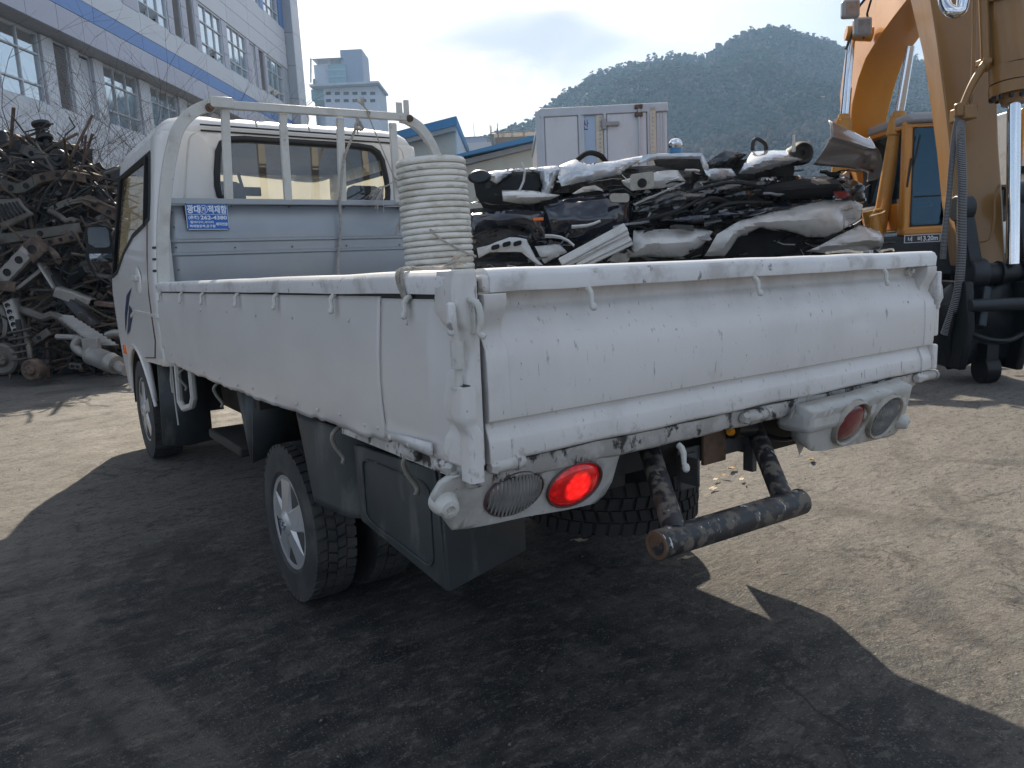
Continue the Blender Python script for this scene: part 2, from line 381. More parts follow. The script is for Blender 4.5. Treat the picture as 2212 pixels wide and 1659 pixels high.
# ------------------------------------------------------------------ ground: one sheet out to the horizon, fine near the truck
def gmat():
    b = NB('oily packed dirt yard')
    c = b.coord()
    big = b.noise(c, .55, 5, .6); mid = b.noise(c, 3.6, 12, .74); fine = b.noise(c, 38, 5, .7); tiny = b.noise(c, 150, 3, .6)
    # wheel rutted direction: streaks roughly along the yard
    st = b.noise(b.coord((.9, 3.2, 1), (3, 1, 0)), 2.4, 11, .72)
    dust = b.rng(b.math('ADD', b.math('MULTIPLY', mid, .6), b.math('MULTIPLY', st, .4)), .44, .575)
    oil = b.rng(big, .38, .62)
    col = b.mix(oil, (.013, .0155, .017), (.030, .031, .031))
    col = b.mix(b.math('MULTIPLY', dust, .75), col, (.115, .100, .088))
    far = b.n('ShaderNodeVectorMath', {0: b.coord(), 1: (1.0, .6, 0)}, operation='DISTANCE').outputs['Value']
    col = b.mix(b.math('MULTIPLY', b.math('MULTIPLY', b.rng(b.math('ADD', b.n('ShaderNodeVectorMath', {0: b.coord(), 1: (-.3, .3, 0)}, operation='DISTANCE').outputs['Value'], b.math('MULTIPLY', mid, 1.2)), 1.9, 3.2), b.rng(st, .30, .55, .55, 1.)), .78), col, (.166, .152, .136))     # dust painted paler outside the truck's shade, to deepen the sun contrast
    flk = b.noise(b.coord((1, 1.9, 1), (2, 8, 1)), 15, 9, .7, .4)
    col = b.mix(b.math('MULTIPLY', b.rng(flk, .555, .60), .62), col, (.028, .026, .025))
    col = b.mix(b.math('MULTIPLY', b.rng(flk, .44, .40), .35), col, (.22, .20, .175))
    col = b.mix(b.math('MULTIPLY', b.rng(fine, .54, .64), .6), col, (.022, .021, .020))
    col = b.mix(b.math('MULTIPLY', b.rng(tiny, .60, .66), .6), col, (.26, .24, .21))
    tr = b.noise(b.coord((1, 1, 1), (9, 4, 2)), 1.1, 4, .5, 1.5)
    col = b.mix(b.math('MULTIPLY', b.rng(tr, .60, .66), .45), col, (.03, .028, .026))
    vr = b.n('ShaderNodeTexVoronoi', {'Vector': b.coord(), 'Scale': 95.}).outputs['Distance']
    pk = b.math('MULTIPLY', b.rng(vr, .16, .08), b.rng(b.noise(b.coord(), 6, 3), .48, .62))
    col = b.mix(b.math('MULTIPLY', pk, .55), col, (.20, .185, .165))
    cr = b.n('ShaderNodeTexVoronoi', {'Vector': b.n('ShaderNodeVectorMath', {0: b.coord(), 1: b.n('ShaderNodeTexNoise', {'Scale': 3., 'Detail': 5.}).outputs[1]}, operation='ADD').outputs[0], 'Scale': 1.3}, feature='DISTANCE_TO_EDGE').outputs['Distance']
    ck = b.math('MULTIPLY', b.rng(cr, .02, .004), b.rng(b.noise(b.coord(), 1.7, 2), .5, .6))
    col = b.mix(b.math('MULTIPLY', ck, .6), col, (.012, .012, .012))
    for cx_, cy_, R_t, k_ in ((5.82, 2.28, 6.44, .38), (5.82, 2.28, 6.62, .25), (9.0, -6.5, 9.3, .4), (9.0, -6.5, 9.6, .3)):       # curved tyre tracks
        dd = b.math('ABSOLUTE', b.math('SUBTRACT', b.n('ShaderNodeVectorMath', {0: b.coord(), 1: (cx_, cy_, 0)}, operation='DISTANCE').outputs['Value'], R_t))
        blk = b.n('ShaderNodeTexVoronoi', {'Vector': b.coord((1, 2.2, 1)), 'Scale': 26.}).outputs['Distance']
        mk = b.math('MULTIPLY', b.math('MULTIPLY', b.rng(dd, .085, .06), b.rng(blk, .15, .35)), b.rng(mid, .36, .56))
        col = b.mix(b.math('MULTIPLY', mk, k_), col, (.16, .145, .125) if k_ < .39 else (.03, .028, .026))
    ro = b.rng(mid, .35, .7, .62, .95)
    h = b.math('ADD', b.math('MULTIPLY', fine, .6), b.math('ADD', b.math('MULTIPLY', tiny, .25), b.math('ADD', b.math('MULTIPLY', st, .55), b.math('MULTIPLY', pk, .35))))
    bp = b.n('ShaderNodeBump', {'Strength': .8, 'Distance': .022, 'Height': h})
    p = b.n('ShaderNodeBsdfPrincipled', {'Base Color': col, 'Roughness': ro, 'Normal': bp.outputs[0], 'Specular IOR Level': .35})
    b.put(b.o.inputs[0], p.outputs[0]); return b.m
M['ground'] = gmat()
def warp(t):                                    # -1..1 -> metres, dense in the middle
    s_ = abs(t); d = 7.5 * s_ if s_ < .8 else 6 + 2600 * ((s_ - .8) / .2) ** 3.2 + (s_ - .8) * 60
    return math.copysign(min(d, 1400), t)
NG = 260
def gfn(i, j):
    x = 1.3 + warp(i * 2 - 1); y = 2.0 + warp(j * 2 - 1)
    r = math.hypot(x - 1.3, y - 2.0)
    z = 0
    if r < 14:
        k = max(0, 1 - r / 14)
        z = (.010 * nz((x * 1.3, y * 1.3, 0)) + .006 * nz((x * 4, y * 4, 2)) + .004 * nz((x * 11, y * 11, 5))) * min(1, k * 3)
        rut = abs(sin((y * .9 - x * .35) * 1.0)) ** 8
        z -= .005 * rut * min(1, k * 2) * (.5 + nz((x * .7, y * .7, 7)))
    return (x, y, z - .006)
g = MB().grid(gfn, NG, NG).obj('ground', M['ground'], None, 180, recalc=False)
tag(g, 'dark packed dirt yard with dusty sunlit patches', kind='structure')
# loose grit, pebbles and scraps
M['grit'] = mat('grit', (.16, .14, .12), .85, var=.5, vs=3)
gr = MB(); R_ = random.Random(5)
for k in range(1500):
    d = R_.random() ** .6 * 7; a = R_.uniform(-1.2, 1.9)
    x, y = CAM.x + .3 + d * sin(a), CAM.y + .3 + d * cos(a); s_ = R_.choice((.0015, .002, .002, .003, .004)) * R_.uniform(.7, 1.5)
    if R_.random() < .008: s_ *= 1.7
    z = gfn_z = 0
    pts = [(x + s_ * R_.uniform(.6, 1.3) * cx_, y + s_ * R_.uniform(.6, 1.3) * cy_, -.002 + s_ * R_.uniform(.5, 1) * cz_) for cx_, cy_, cz_ in ((1, 0, 0), (0, 1, 0), (-1, 0, 0), (0, -1, 0), (0, 0, 1.2), (0, 0, -.6))]
    gr.add(pts, [(0, 1, 4), (1, 2, 4), (2, 3, 4), (3, 0, 4), (1, 0, 5), (2, 1, 5), (3, 2, 5), (0, 3, 5)])
tag(gr.obj('loose_grit', M['grit'], None, 0, recalc=False), 'loose grit and crumbs scattered over the dirt', kind='stuff')
# dry leaves, and light leaks on the ground painted as pale leaf shapes
M['leaf'] = mat('dry leaf', (.34, .22, .10), .8, var=.3, vs=30)
M['paleleaf_sunfleck'] = mat('bleached leaf and painted sunfleck', (.55, .46, .32), .8, var=.2, vs=30)
def leaf(u, v, s_, rot, m_, label):
    d = ray(u, v); p = CAM + d * (-(CAM.z - .006) / d.z)
    mb = MB()
    def fn(i, j):
        t = i * 2 - 1; wv = (1 - t * t) ** .8 * .38 * (1 + .2 * sin(t * 9))
        x = t; y = (j * 2 - 1) * wv; z = .28 * abs(j * 2 - 1) * wv + .22 * t * t + .05 * sin(t * 5 + j * 3)
        return V((x * s_, y * s_, z * s_))
    mb.grid(fn, 10, 4); mb.tube([V((s_, 0, .2 * s_)), V((s_ * 1.5, .1 * s_, .1 * s_))], .0012, 4)
    o = mb.obj('dry_leaf_sunfleck', m_, None, 60, solid=.0008); o.location = p; o.rotation_euler = (R_.uniform(-.2, .2), R_.uniform(-.2, .2), rot)
    return tag(o, label, 'leaf', 'dry leaves under the truck')
for a in ((1752, 993, .036, .4, 'leaf', 'brown curled leaf on sunlit ground right of the drawbar'), (1580, 1012, .042, .2, 'leaf', 'largest brown crumpled leaf behind the drawbar struts'),
          (1566, 1028, .026, 1.9, 'leaf', 'small dark brown leaf below the largest one'), (1541, 1056, .034, .1, 'paleleaf_sunfleck', 'pale flat leaf beside the spare tyre, nearest the camera'),
          (1546, 1036, .026, .3, 'paleleaf_sunfleck', 'pale leaf between spare tyre and drawbar strut, middle of three'), (1602, 1036, .028, .5, 'paleleaf_sunfleck', 'pale leaf just left of the right drawbar strut'),
          (1640, 968, .026, 2.6, 'leaf', 'brown leaf under the right strut top'), (1255, 1168, .030, 2.2, 'paleleaf_sunfleck', 'pale leaf shaped patch painted as a light leak under the tail lamps'),
          (1418, 1124, .030, 2.4, 'paleleaf_sunfleck', 'thin pale patch painted as a light leak left of the drawbar tube end'), (1486, 1205, .028, 2.5, 'paleleaf_sunfleck', 'thin pale patch painted as a light leak in front of the drawbar tube')):
    leaf(a[0], a[1], a[2], a[3], M[a[4]], a[5])
# ------------------------------------------------------------------ panel clad factory on the left
RH = V((CR.x, CR.y, 0)).normalized(); FH = V((-RH.y, RH.x, 0))
class PF:
    "upright working frame facing the photo's viewpoint at a real distance Dh"
    def __init__(s, Dh, z0=0): s.D = Dh; s.z0 = z0; s.o = V((CAM.x, CAM.y, z0)) + FH * Dh
    def p(s, u, v):
        d = ray(u, v); P_ = CAM + d * (s.D / d.dot(FH)); return (P_ - s.o).dot(RH), P_.z - s.z0
    def matrix(s):
        m = Matrix((RH, FH, V((0, 0, 1)))).transposed().to_4x4(); m.translation = s.o; return m
    def root(s, name, *a, **k):
        e = empty(name, (0, 0, 0), *a, **k); e.matrix_world = s.matrix(); return e

M['panel'] = mat('white metal cladding', (.62, .64, .68), .4, var=.03, vs=.8, rand=.05, layers=[((.42, .43, .46), (1, 1, .2), 1.2, .55, .3, .3, .5)])
M['panellilac'] = mat('pale lilac grey cladding', (.46, .47, .55), .4, var=.03, vs=.8, rand=.05)
M['panelblue'] = mat('blue cladding band', (.13, .26, .55), .4, var=.04, vs=.8, rand=.04)
M['pier'] = mat('grey cladding and shaded pier side', (.40, .43, .47), .45, var=.04, rand=.05)
M['alum'] = mat('pale aluminium frame', (.55, .58, .62), .4, metal=.2, var=.05)
M['slat'] = mat('louvre slat grey', (.34, .34, .35), .5, var=.1)
M['dark'] = mat('dark recess', (.02, .022, .026), .7)
def pane_mat():
    b = NB('reflective window pane')
    oi = b.n('ShaderNodeObjectInfo'); wv = b.noise(b.coord(), .9, 2)
    bp = b.n('ShaderNodeBump', {'Strength': .04, 'Distance': .1, 'Height': wv})
    p = b.n('ShaderNodeBsdfPrincipled', {'Base Color': b.mix(oi.outputs['Random'], (.05, .07, .09), (.10, .13, .15)), 'Roughness': .05, 'Metallic': 0., 'Specular IOR Level': .9, 'Normal': bp.outputs[0]})
    g = b.n('ShaderNodeBsdfGlossy', {0: (.80, .84, .85), 'Roughness': .04, 'Normal': bp.outputs[0]})
    b.put(b.o.inputs[0], b.n('ShaderNodeMixShader', {0: .68, 1: p.outputs[0], 2: g.outputs[0]}).outputs[0]); return b.m
M['pane'] = pane_mat()
TW_, NW_ = V((.594, .8045, 0)).normalized(), V((.8045, -.594, 0)).normalized()
fac = empty('factory_building', (0, 0, 0), 'large white panel clad factory with blue band and gridded windows', 'building')
_m = Matrix((TW_, -NW_, V((0, 0, 1)))).transposed().to_4x4(); _m.translation = V((CAM.x, CAM.y, 0)) - NW_ * 15
fac.matrix_world = _m
boxes = {}
def unit_box(mname):
    if mname not in boxes: boxes[mname] = MB().box(0, 1, 0, 1, 0, 1).mesh('panel_' + mname, M[mname], 0)
    return boxes[mname]
def panel(name, s0, s1, z0, z1, y0=0, y1=.05, m_='panel', parent=None, gap=.012):
    return inst(name, unit_box(m_), parent or fac, (s0 + gap, y0, z0 + gap), (0, 0, 0), (s1 - s0 - 2 * gap, y1 - y0, z1 - z0 - 2 * gap))
MB().box(10, 51.6, 1.0, 16, 0, 9.25).box(10, 51.6, .30, 16, 9.25, 21).obj('wall', M['dark'], fac, 0)
def window(s0, s1, z0, z1, cols, zr, y=.06, opened=()):
    wf = MB(); f = .05; fw = .075
    for a, b in ((s0, s0 + fw), (s1 - fw, s1)): wf.box(a, b, y - .02, y + .16, z0, z1)
    wf.box(s0, s1, y - .021, y + .161, z0, z0 + fw); wf.box(s0, s1, y - .021, y + .161, z1 - fw, z1)
    xs = [s0 + (s1 - s0) * k / cols for k in range(cols + 1)]; zs = [z0] + list(zr) + [z1]
    for x in xs[1:-1]: wf.box(x - f / 2, x + f / 2, y + .005, y + .12, z0, z1)
    for z in zr: wf.box(s0, s1, y + .004, y + .121, z - f / 2, z + f / 2)
    w_ = wf.obj('window', M['alum'], fac, 0)
    for i in range(cols):
        for j in range(len(zs) - 1):
            if (i, j) in opened:
                p_ = inst('pane', unit_box('pane'), w_, (xs[i] + .03, y - .02, zs[j + 1] - .03), (RAD(-62), 0, 0), (xs[i + 1] - xs[i] - .06, zs[j + 1] - zs[j], .02))
                p_.rotation_euler = (RAD(-52), 0, 0); continue
            inst('pane', unit_box('pane'), w_, (xs[i] + .02, y + .06 + random.uniform(0, .008), zs[j] + .02), (random.uniform(-.006, .006), 0, random.uniform(-.006, .006)), (xs[i + 1] - xs[i] - .04, .012, zs[j + 1] - zs[j] - .04))
    return w_
def louvre(s0, s1, z0, z1, y=.06):
    lf = MB()
    for a, b in ((s0, s0 + .06), (s1 - .06, s1)): lf.box(a, b, y - .02, y + .2, z0, z1)
    lf.box(s0, s1, y - .021, y + .2, z1 - .06, z1).box(s0, s1, y - .021, y + .2, z0, z0 + .06)
    L = lf.obj('louvre', M['alum'], fac, 0)
    n = int((z1 - z0 - .12) / .105); sl = MB().obox((0, 0, 0), ((s1 - s0) / 2 - .06, 0, 0), (0, .045, -.03), (0, .003, .005)).mesh('slat', M['slat'], 0)
    for k in range(n): inst('slat', sl, L, ((s0 + s1) / 2, y + .08, z0 + .10 + k * .105))
    return L
def blind(s0, s1, z0, z1, y=.06):
    B = MB().box(s0, s1, y, y + .1, z1 - .08, z1).box(s0, s0 + .06, y, y + .1, z0, z1).box(s1 - .06, s1, y, y + .1, z0, z1).obj('shuttered_window', M['alum'], fac, 0)
    sl = MB().obox((0, 0, 0), ((s1 - s0) / 2 - .06, 0, 0), (0, .01, -.008), (0, .008, .045)).mesh('blind_slat', M['panel'], 0)
    for k in range(int((z1 - z0 - .1) / .1)): inst('blind_slat', sl, B, ((s0 + s1) / 2, y + .07, z0 + .06 + k * .1))
    return B
K = 1.057                                       # the ground storey windows stand back under the jetty
sb = lambda s_: s_ * K
for s0, s1, n in ((19.4, 24.25, 5), (27.72, 30.15, 3), (31.07, 33.45, 3), (34.35, 36.8, 3), (37.8, 40.2, 3), (41, 43.4, 3)): window(sb(s0), sb(s1), 6.95, 9.20, n, (7.5, 8.5) if 0 else (7.52, 8.52), .85)
for s0, s1 in ((24.28, 24.9), (25.74, 26.27), (27.08, 27.7), (30.2, 31.03), (33.5, 34.3), (36.85, 37.75), (40.25, 40.95)):
    for z0, z1 in ((6.95, 8.35), (8.35, 9.2)): panel('wall_panel', sb(s0), sb(s1), z0, z1, .75, .98)
louvre(sb(24.92), sb(25.72), 6.95, 9.2, .85); blind(sb(26.3), sb(27.05), 6.95, 9.2, .85)
for k in range(14):
    for z0, z1 in ((0, 2.3), (2.3, 4.6), (4.6, 6.94)): panel('wall_panel', 18 + 2.4 * k, 20.4 + 2.4 * k, z0, z1, .70, .80)
MB().box(10, 51.5, .02, 1.0, 9.215, 9.24).obj('soffit', M['slat'], fac, 0)
J = [17.5, 19.1, 20.7, 22.3, 23.9, 25.5, 26.93, 28.35, 30.06, 31.85, 33.6, 35.3, 37, 38.7, 40.4, 42.1, 43.8, 45.5, 47.2, 50.05]
for a, b in zip(J, J[1:]): panel('wall_panel', a, b, 9.2, 10.03, .0, .06, 'panellilac')
J = [17.9, 21.1, 24.4, 27.7, 31.1, 34.17, 37.17, 40.4, 43.5, 46.3, 50.05]
for a, b in zip(J, J[1:]):
    panel('wall_panel', a, b, 10.03, 10.6, 0, .06, 'panelblue'); panel('wall_panel', a, b, 10.6, 11.41, 0, .06)
    for z0, z1 in ((13.74, 14.6), (14.6, 15.4), (15.4, 16.16)): panel('wall_panel', a, b, z0, z1, 0, .06)
    if a < 43: panel('wall_panel', a, b, 16.16, 18.6, 0, .06)
    panel('wall_panel', a, b, 18.6, 21, 0, .06)
zr2 = (11.95, 12.93)
window(26.4, 29.9, 11.42, 13.73, 4, zr2, opened=((2, 0), (3, 0))); window(31.15, 33.67, 11.42, 13.73, 3, zr2, opened=((0, 0), (1, 0)))
window(36.92, 39.57, 11.42, 13.73, 3, zr2, opened=((1, 0),)); window(40.25, 42.85, 11.42, 13.73, 3, zr2); window(46.13, 49.0, 11.42, 13.73, 3, zr2, opened=((0, 0), (1, 0)))
louvre(34.2, 35.05, 11.42, 13.73); louvre(35.6, 36.4, 11.42, 13.73); louvre(44.82, 45.7, 11.42, 13.73); blind(43.45, 44.25, 11.42, 13.73)
for a, b in ((29.92, 31.12), (33.7, 34.18), (35.07, 35.58), (36.42, 36.9), (39.6, 40.23), (42.87, 43.43), (44.27, 44.8), (45.72, 46.1)):
    for z0, z1 in ((11.42, 12.1), (12.1, 12.95), (12.95, 13.73)): panel('wall_panel', a, b, z0, z1, .02, .12, 'panellilac')
panel('wall_panel', 49.02, 50.05, 11.42, 13.73, .03, .12, 'pier'); panel('wall_panel', 49.3, 50.05, 16.18, 18.6, .03, .12, 'panelblue')
window(43.2, 45.7, 16.18, 18.6, 3, (16.75, 17.7)); window(46.45, 49.1, 16.18, 18.6, 3, (16.75, 17.7)); panel('wall_panel', 45.75, 46.4, 16.18, 18.6, .02, .12, 'panelblue')
for z in range(0, 21, 2):
    panel('pier_panel', 50.1, 51.7, z, z + 2, -.49, .3, 'pier')  # side face painted grey for its shade, front kept white
    panel('pier_panel', 50.1, 51.7, z, z + 2, -.53, -.493, 'panel')

# ------------------------------------------------------------------ distant hospital tower, sheds, unfinished block
M['towergrey'] = mat('blue grey tower cladding', (.25, .29, .38), .5, var=.04, vs=.2)
M['towerwhite'] = mat('pale tower render', (.50, .52, .58), .6, var=.03, vs=.2)
M['teal'] = mat('teal glass', (.20, .33, .36), .15, var=.1, vs=.3)
M['cream'] = mat('cream shed wall', (.50, .49, .43), .6, var=.06, vs=1, layers=[((.3, .29, .25), (1, 1, .3), 2, .55, .2, .4, .7)])
M['roofblue'] = mat('blue roof sheet', (.06, .22, .42), .45, var=.06, vs=1)
M['palebox'] = mat('pale blue block', (.42, .48, .58), .6, var=.04)
M['concrete'] = mat('raw concrete', (.24, .22, .20), .85, var=.1, vs=.5)
f = PF(300)
tow = f.root('hospital_tower', 'distant grey blue tower block with teal glazing and flat roof canopies', 'building')
def fbox(mb, u0, u1, v0, v1, y0, y1, F=None):
    F = F or f; xa, za = F.p(u0, v1); xb, zb = F.p(u1, v0); return mb.box(min(xa, xb), max(xa, xb), y0, y1, min(za, zb), max(za, zb))
def ground_box(mb, u0, u1, v0, y0, y1, F=None):
    F = F or f; xa, z_ = F.p(u0, v0); xb, _ = F.p(u1, v0); return mb.box(xa, xb, y0, y1, -1, z_)
ground_box(MB(), 734, 781, 108, 0, 14).obj('lift_core', M['towergrey'], tow, 0)
ground_box(MB(), 677, 709, 140, .4, 26).obj('white_wing', M['towerwhite'], tow, 0)
ground_box(MB(), 709, 747, 141, -.8, 10).obj('glazed_bay', M['teal'], tow, 0)
for v in (150, 165, 180, 194): fbox(MB(), 709, 748, v, v + 4, -1.1, 0).obj('bay_spandrel', M['palebox'], tow, 0)
x0, z1 = f.p(677, 142); side = MB()
xs, zs = f.p(646, 162)
side.add([(x0, .4, -1), (x0, .4, z1), (x0 - 9.5, 40, z1 + 1.5), (x0 - 9.5, 40, -1)], [(0, 1, 2, 3)]); side.obj('side_wing', M['towerwhite'], tow, 0, solid=.5)
for k in range(5):
    for j in range(6):
        t0 = .12 + k * .17; y = .4 + 39.6 * t0
        MB().obox((x0 - 9.5 * t0 - .35, y, z1 - 5 - j * 4.2), (-.1, .02, 0), (-.5, 2.0, 0), (0, 0, 1.1)).obj('window', M['dark'], tow, 0)
for t0 in (.02, .62): MB().obox((x0 - 9.5 * t0 - .4, .4 + 39.6 * t0, z1 / 2 - 2), (-.4, 0, 0), (-.6, 2.4, 0), (0, 0, z1 / 2 - 3)).obj('dark_pilaster', M['concrete'], tow, 0)
fbox(MB(), 676, 742, 127.5, 130, -2, 12).obj('roof_canopy', M['pier'], tow, 0)
q = MB(); xa, za = f.p(676, 128.5); q.add([(xa, -2, za), (xa, -2, za - .5), (xa - 11, 40, za + 1), (xa - 11, 40, za + 1.5)], [(0, 1, 2, 3)]); q.obj('side_canopy', M['pier'], tow, 0, solid=.6)
for u in (686, 712, 738): fbox(MB(), u, u + 2, 129, 141, 1, 1.4).obj('canopy_post', M['pier'], tow, 0)
ground_box(MB(), 715, 829, 207, -12, 6).obj('low_wing', M['towerwhite'], tow, 0)
fbox(MB(), 692, 834, 200, 203, -16, 6).obj('low_canopy', M['pier'], tow, 0)
fbox(MB(), 690, 714, 206, 230, -11, 4).obj('low_glazed_bay', M['teal'], tow, 0)
for r_, v in enumerate((213, 228)):
    for k in range(6):
        u = 721 + k * 18.3; fbox(MB(), u, u + 10, v, v + 7, -12.06, -11.9).obj('window', M['dark'], tow, 0)
fs = PF(25)
s1 = fs.root('blue_roof_shed', 'cream shed with high blue mono pitch roof edge behind the cab', 'building')
P = fs.p
xr, zr = P(982, 264); xl, zl = P(870, 292); xg = xl - 4
MB().prism([(xl - 3, 0, -.5), (xr, 0, -.5), (xr, 0, zr), (xl - 3, 0, zl - .6)], (0, 6.4, 0)).obj('wall', M['cream'], s1, 0)
a, b = P(983.5, 255), P(850, 289)
MB().prism([(a[0] + .06, -.35, a[1]), (a[0] + .06, -.35, a[1] - .27), (b[0] - 2, -.35, b[1] - .27 - .4), (b[0] - 2, -.35, b[1] - .4)], (0, 7.2, 0)).obj('roof', M['roofblue'], s1, 0)
MB().prism([(a[0], -.30, a[1] - .26), (a[0], -.30, a[1] - .42), (b[0] - 2, -.30, b[1] - .83), (b[0] - 2, -.30, b[1] - .67)], (0, 7, 0)).obj('eave', M['slat'], s1, 0)
for k in range(5): MB().box(xr, xr + .03, .2 + k * 1.25, 1.4 + k * 1.25, -.5, zr - .15).obj('wall_panel', M['panel'], s1, 0)
f2 = PF(22)
s2 = f2.root('lean_to_shed', 'low cream shed with sloping blue fascia beside the box body', 'building'); P = f2.p
a, b, c, d = P(984, 340), P(1190, 289), P(1006, 346.8), P(1190, 301)
MB().prism([(a[0], -.5, a[1]), (b[0], -.5, b[1]), (d[0], -.5, d[1]), (c[0] - .28, -.5, c[1] + .02)], (0, 6, 0)).obj('roof', M['roofblue'], s2, 0)
MB().prism([(c[0] - .2, -.2, c[1] - .02), (d[0], -.2, d[1]), (d[0], -.2, d[1] - .14), (c[0] - .2, -.2, c[1] - .16)], (0, 5, 0)).obj('eave', M['slat'], s2, 0)
us = [1000, 1055, 1124.5, 1190]
for u0, u1 in zip(us, us[1:]):
    x0, z0 = P(u0 + .6, 352); x1, z1 = P(u1 - .6, 318); sl_ = (d[1] - c[1]) / (d[0] - c[0]); zt0 = c[1] - .14 + (x0 - c[0]) * sl_; zt1 = c[1] - .14 + (x1 - c[0]) * sl_
    MB().prism([(x0, 0, -.5), (x1, 0, -.5), (x1, 0, zt1), (x0, 0, zt0)], (0, .1, 0)).obj('wall_panel', M['cream'], s2, 0)
x0, _ = P(1000, 350); x1, _ = P(1190, 320); MB().box(x0, x1, .12, 4, -.5, c[1] - .3).obj('wall', M['dark'], s2, 0)
f3 = PF(60); s3 = f3.root('pale_block_house', 'pale blue flat roofed block with a thin aerial', 'building')
ground_box(MB(), 1003, 1049.5, 296, 0, 6, f3).obj('upper_wall', M['palebox'], s3, 0); ground_box(MB(), 1000, 1062, 318, -2, 5, f3).obj('lower_wall', M['panel'], s3, 0)
fbox(MB(), 1002, 1051, 294.5, 297, -.2, 6.2, f3).obj('roof_edge', M['pier'], s3, 0)
xa, za = f3.p(1023, 296); MB().cyl((xa, 2, za), (xa - .06, 2, za + 1.6), .03, .015, 6).obj('aerial', M['slat'], s3, 0)
f4 = PF(72); s4 = f4.root('unfinished_concrete_frame', 'unfinished concrete building with reinforcing bars and netting on top', 'building')
ground_box(MB(), 1070, 1190, 297.5, 0, 8, f4).obj('concrete_wall', M['concrete'], s4, 0); ground_box(MB(), 1058, 1066, 290, -.3, 2, f4).obj('concrete_column', M['concrete'], s4, 0)
M['net'] = glass('scaffold netting', (.72, .70, .66), .0, dust=.35, dustcol=(.5, .46, .42))
fbox(MB(), 1062, 1190, 283, 298, -.2, -.15, f4).obj('safety_net', M['net'], s4, 0)
xa, za = f4.p(1060, 287); xb, zb = f4.p(1190, 282); MB().cyl((xa, -.2, za), (xb, -.2, zb), .05, .05, 6).obj('scaffold_rail', M['slat'], s4, 0)
for u, v in ((1059, 268), (1060.5, 272), (1072.5, 266), (1074.5, 276), (1084, 279), (1086, 280), (1105, 278), (1106.5, 280), (1131, 278), (1133, 281)):
    x_, z_ = f4.p(u, v); MB().cyl((x_, .2, 0), (x_ + random.uniform(-.1, .1), .2, z_), .035, .035, 5).obj('rebar', M['rustmetal'], s4, 0)

# ------------------------------------------------------------------ refrigerated box body behind the crushed cars
M['boxwhite'] = mat('white box panel', (.64, .65, .68), .4, var=.05, vs=2, layers=[((.42, .42, .42), (1, 1, .4), 5, .58, .15, .4, .6), ((.2, .2, .2), W3, 26, .74, .02, .7, .7)])
M['boxtrim'] = mat('aluminium box trim', (.45, .46, .48), .35, metal=.5, var=.08, vs=3)
M['boxblue'] = mat('pale blue faded print', (.40, .52, .66), .5, var=.1, vs=1.5)
M['purple'] = mat('purple print', (.13, .06, .22), .5)
M['sunpost'] = mat('sunlit corner post', (.55, .48, .38), .35, metal=.3, var=.1, vs=4, layers=[(RUST, W3, 16, .66, .05, .6, .8)])  # sunlight on the metal posts painted into their warm colour
fb = PF(14); bb = fb.root('truck_box_body', 'white refrigerated box body with two doors behind the crushed cars', 'box body'); P = fb.p
def rect(u0, u1, v0, v1, y0, y1, name, m_, parent=None, bevel=0):
    xa, za = P(u0, (v1)); xb, zb = P(u1, v0); zc = P((u0 + u1) / 2, v1)[1]
    return MB().box(xa, xb, y0, y1, zc, P((u0 + u1) / 2, v0)[1]).obj(name, M[m_], parent or bb, 0, bevel=bevel)
xa, zt_ = P(1166, 238); xb, _ = P(1440, 224); zt_ = P(1302, 231)[1]
MB().box(xa, xb, .0, 5.2, 1.05, zt_ - .02).obj('body', M['boxwhite'], bb, 0)
MB().box(xa - .02, xb + .02, -.05, 5.25, zt_ - .14, zt_ + .02).obj('top_rail', M['boxtrim'], bb, 0, bevel=.02)
for u0, u1 in ((1163, 1172), (1255, 1260)): rect(u0, u1, 241, 420, -.04, .0, 'door_post', 'boxtrim')
def door(u0, u1, v0, vi=6):
    xa, _ = P(u0, 300); xb, _ = P(u1, 300); zt2 = P((u0 + u1) / 2, v0)[1]
    d_ = MB().box(xa, xa + .05, -.05, -.002, 1.1, zt2).box(xb - .05, xb, -.05, -.002, 1.1, zt2).box(xa, xb, -.051, -.002, zt2 - .06, zt2).box(xa, xb, -.051, -.002, 1.1, 1.16).obj('door', M['boxtrim'], bb, 0)
    MB().box(xa + .06, xb - .06, -.035, -.001, 1.17, zt2 - .07).obj('door_panel', M['boxwhite'], d_, 0, bevel=.02)
    return d_
door(1170, 1256, 243); d2 = door(1304, 1404, 236)
rect(1258, 1291, 240, 420, -.012, -.003, 'printed_panel', 'boxblue')
t_ = text('산', *[P(1259, 270)[0], P(1271, 270)[0]], P(1265, 281)[1], P(1265, 259)[1])
t_.v = [(v_[0], -.0125, v_[2]) for v_ in t_.v]; t_.obj('lettering', M['purple'], bb, 0, recalc=False)
rect(1291, 1301, 240, 420, -.03, -.002, 'corner_post', 'sunpost'); rect(1404, 1415, 233, 420, -.05, -.002, 'corner_post', 'sunpost')
x_, z_ = P(1378, 230); lb = MB(); lb.cyl((x_, -.08, 1.1), (x_, -.08, z_ + .02), .018, .018, 8)
lk = lb.obj('lock_bar', M['boxtrim'], d2)
for v in (232, 249): xx, zz_ = P(1378, v); MB().box(xx - .07, xx + .07, -.11, -.05, zz_ - .035, zz_ + .035).obj('lock_bracket', M['rustmetal'], d2, bevel=.01)
x_, z_ = P(1305, 270); MB().box(x_ - .06, x_ + .26, -.09, -.04, z_ - .035, z_ + .045).box(x_ - .05, x_ + .03, -.10, -.03, z_ - .09, z_ + .10).obj('door_handle', M['slat'], d2, bevel=.015)
for u in (1421, 1428, 1434): rect(u, u + 1.5, 236, 420, -.012, -.001, 'corner_rib', 'boxtrim')
rv = MB()
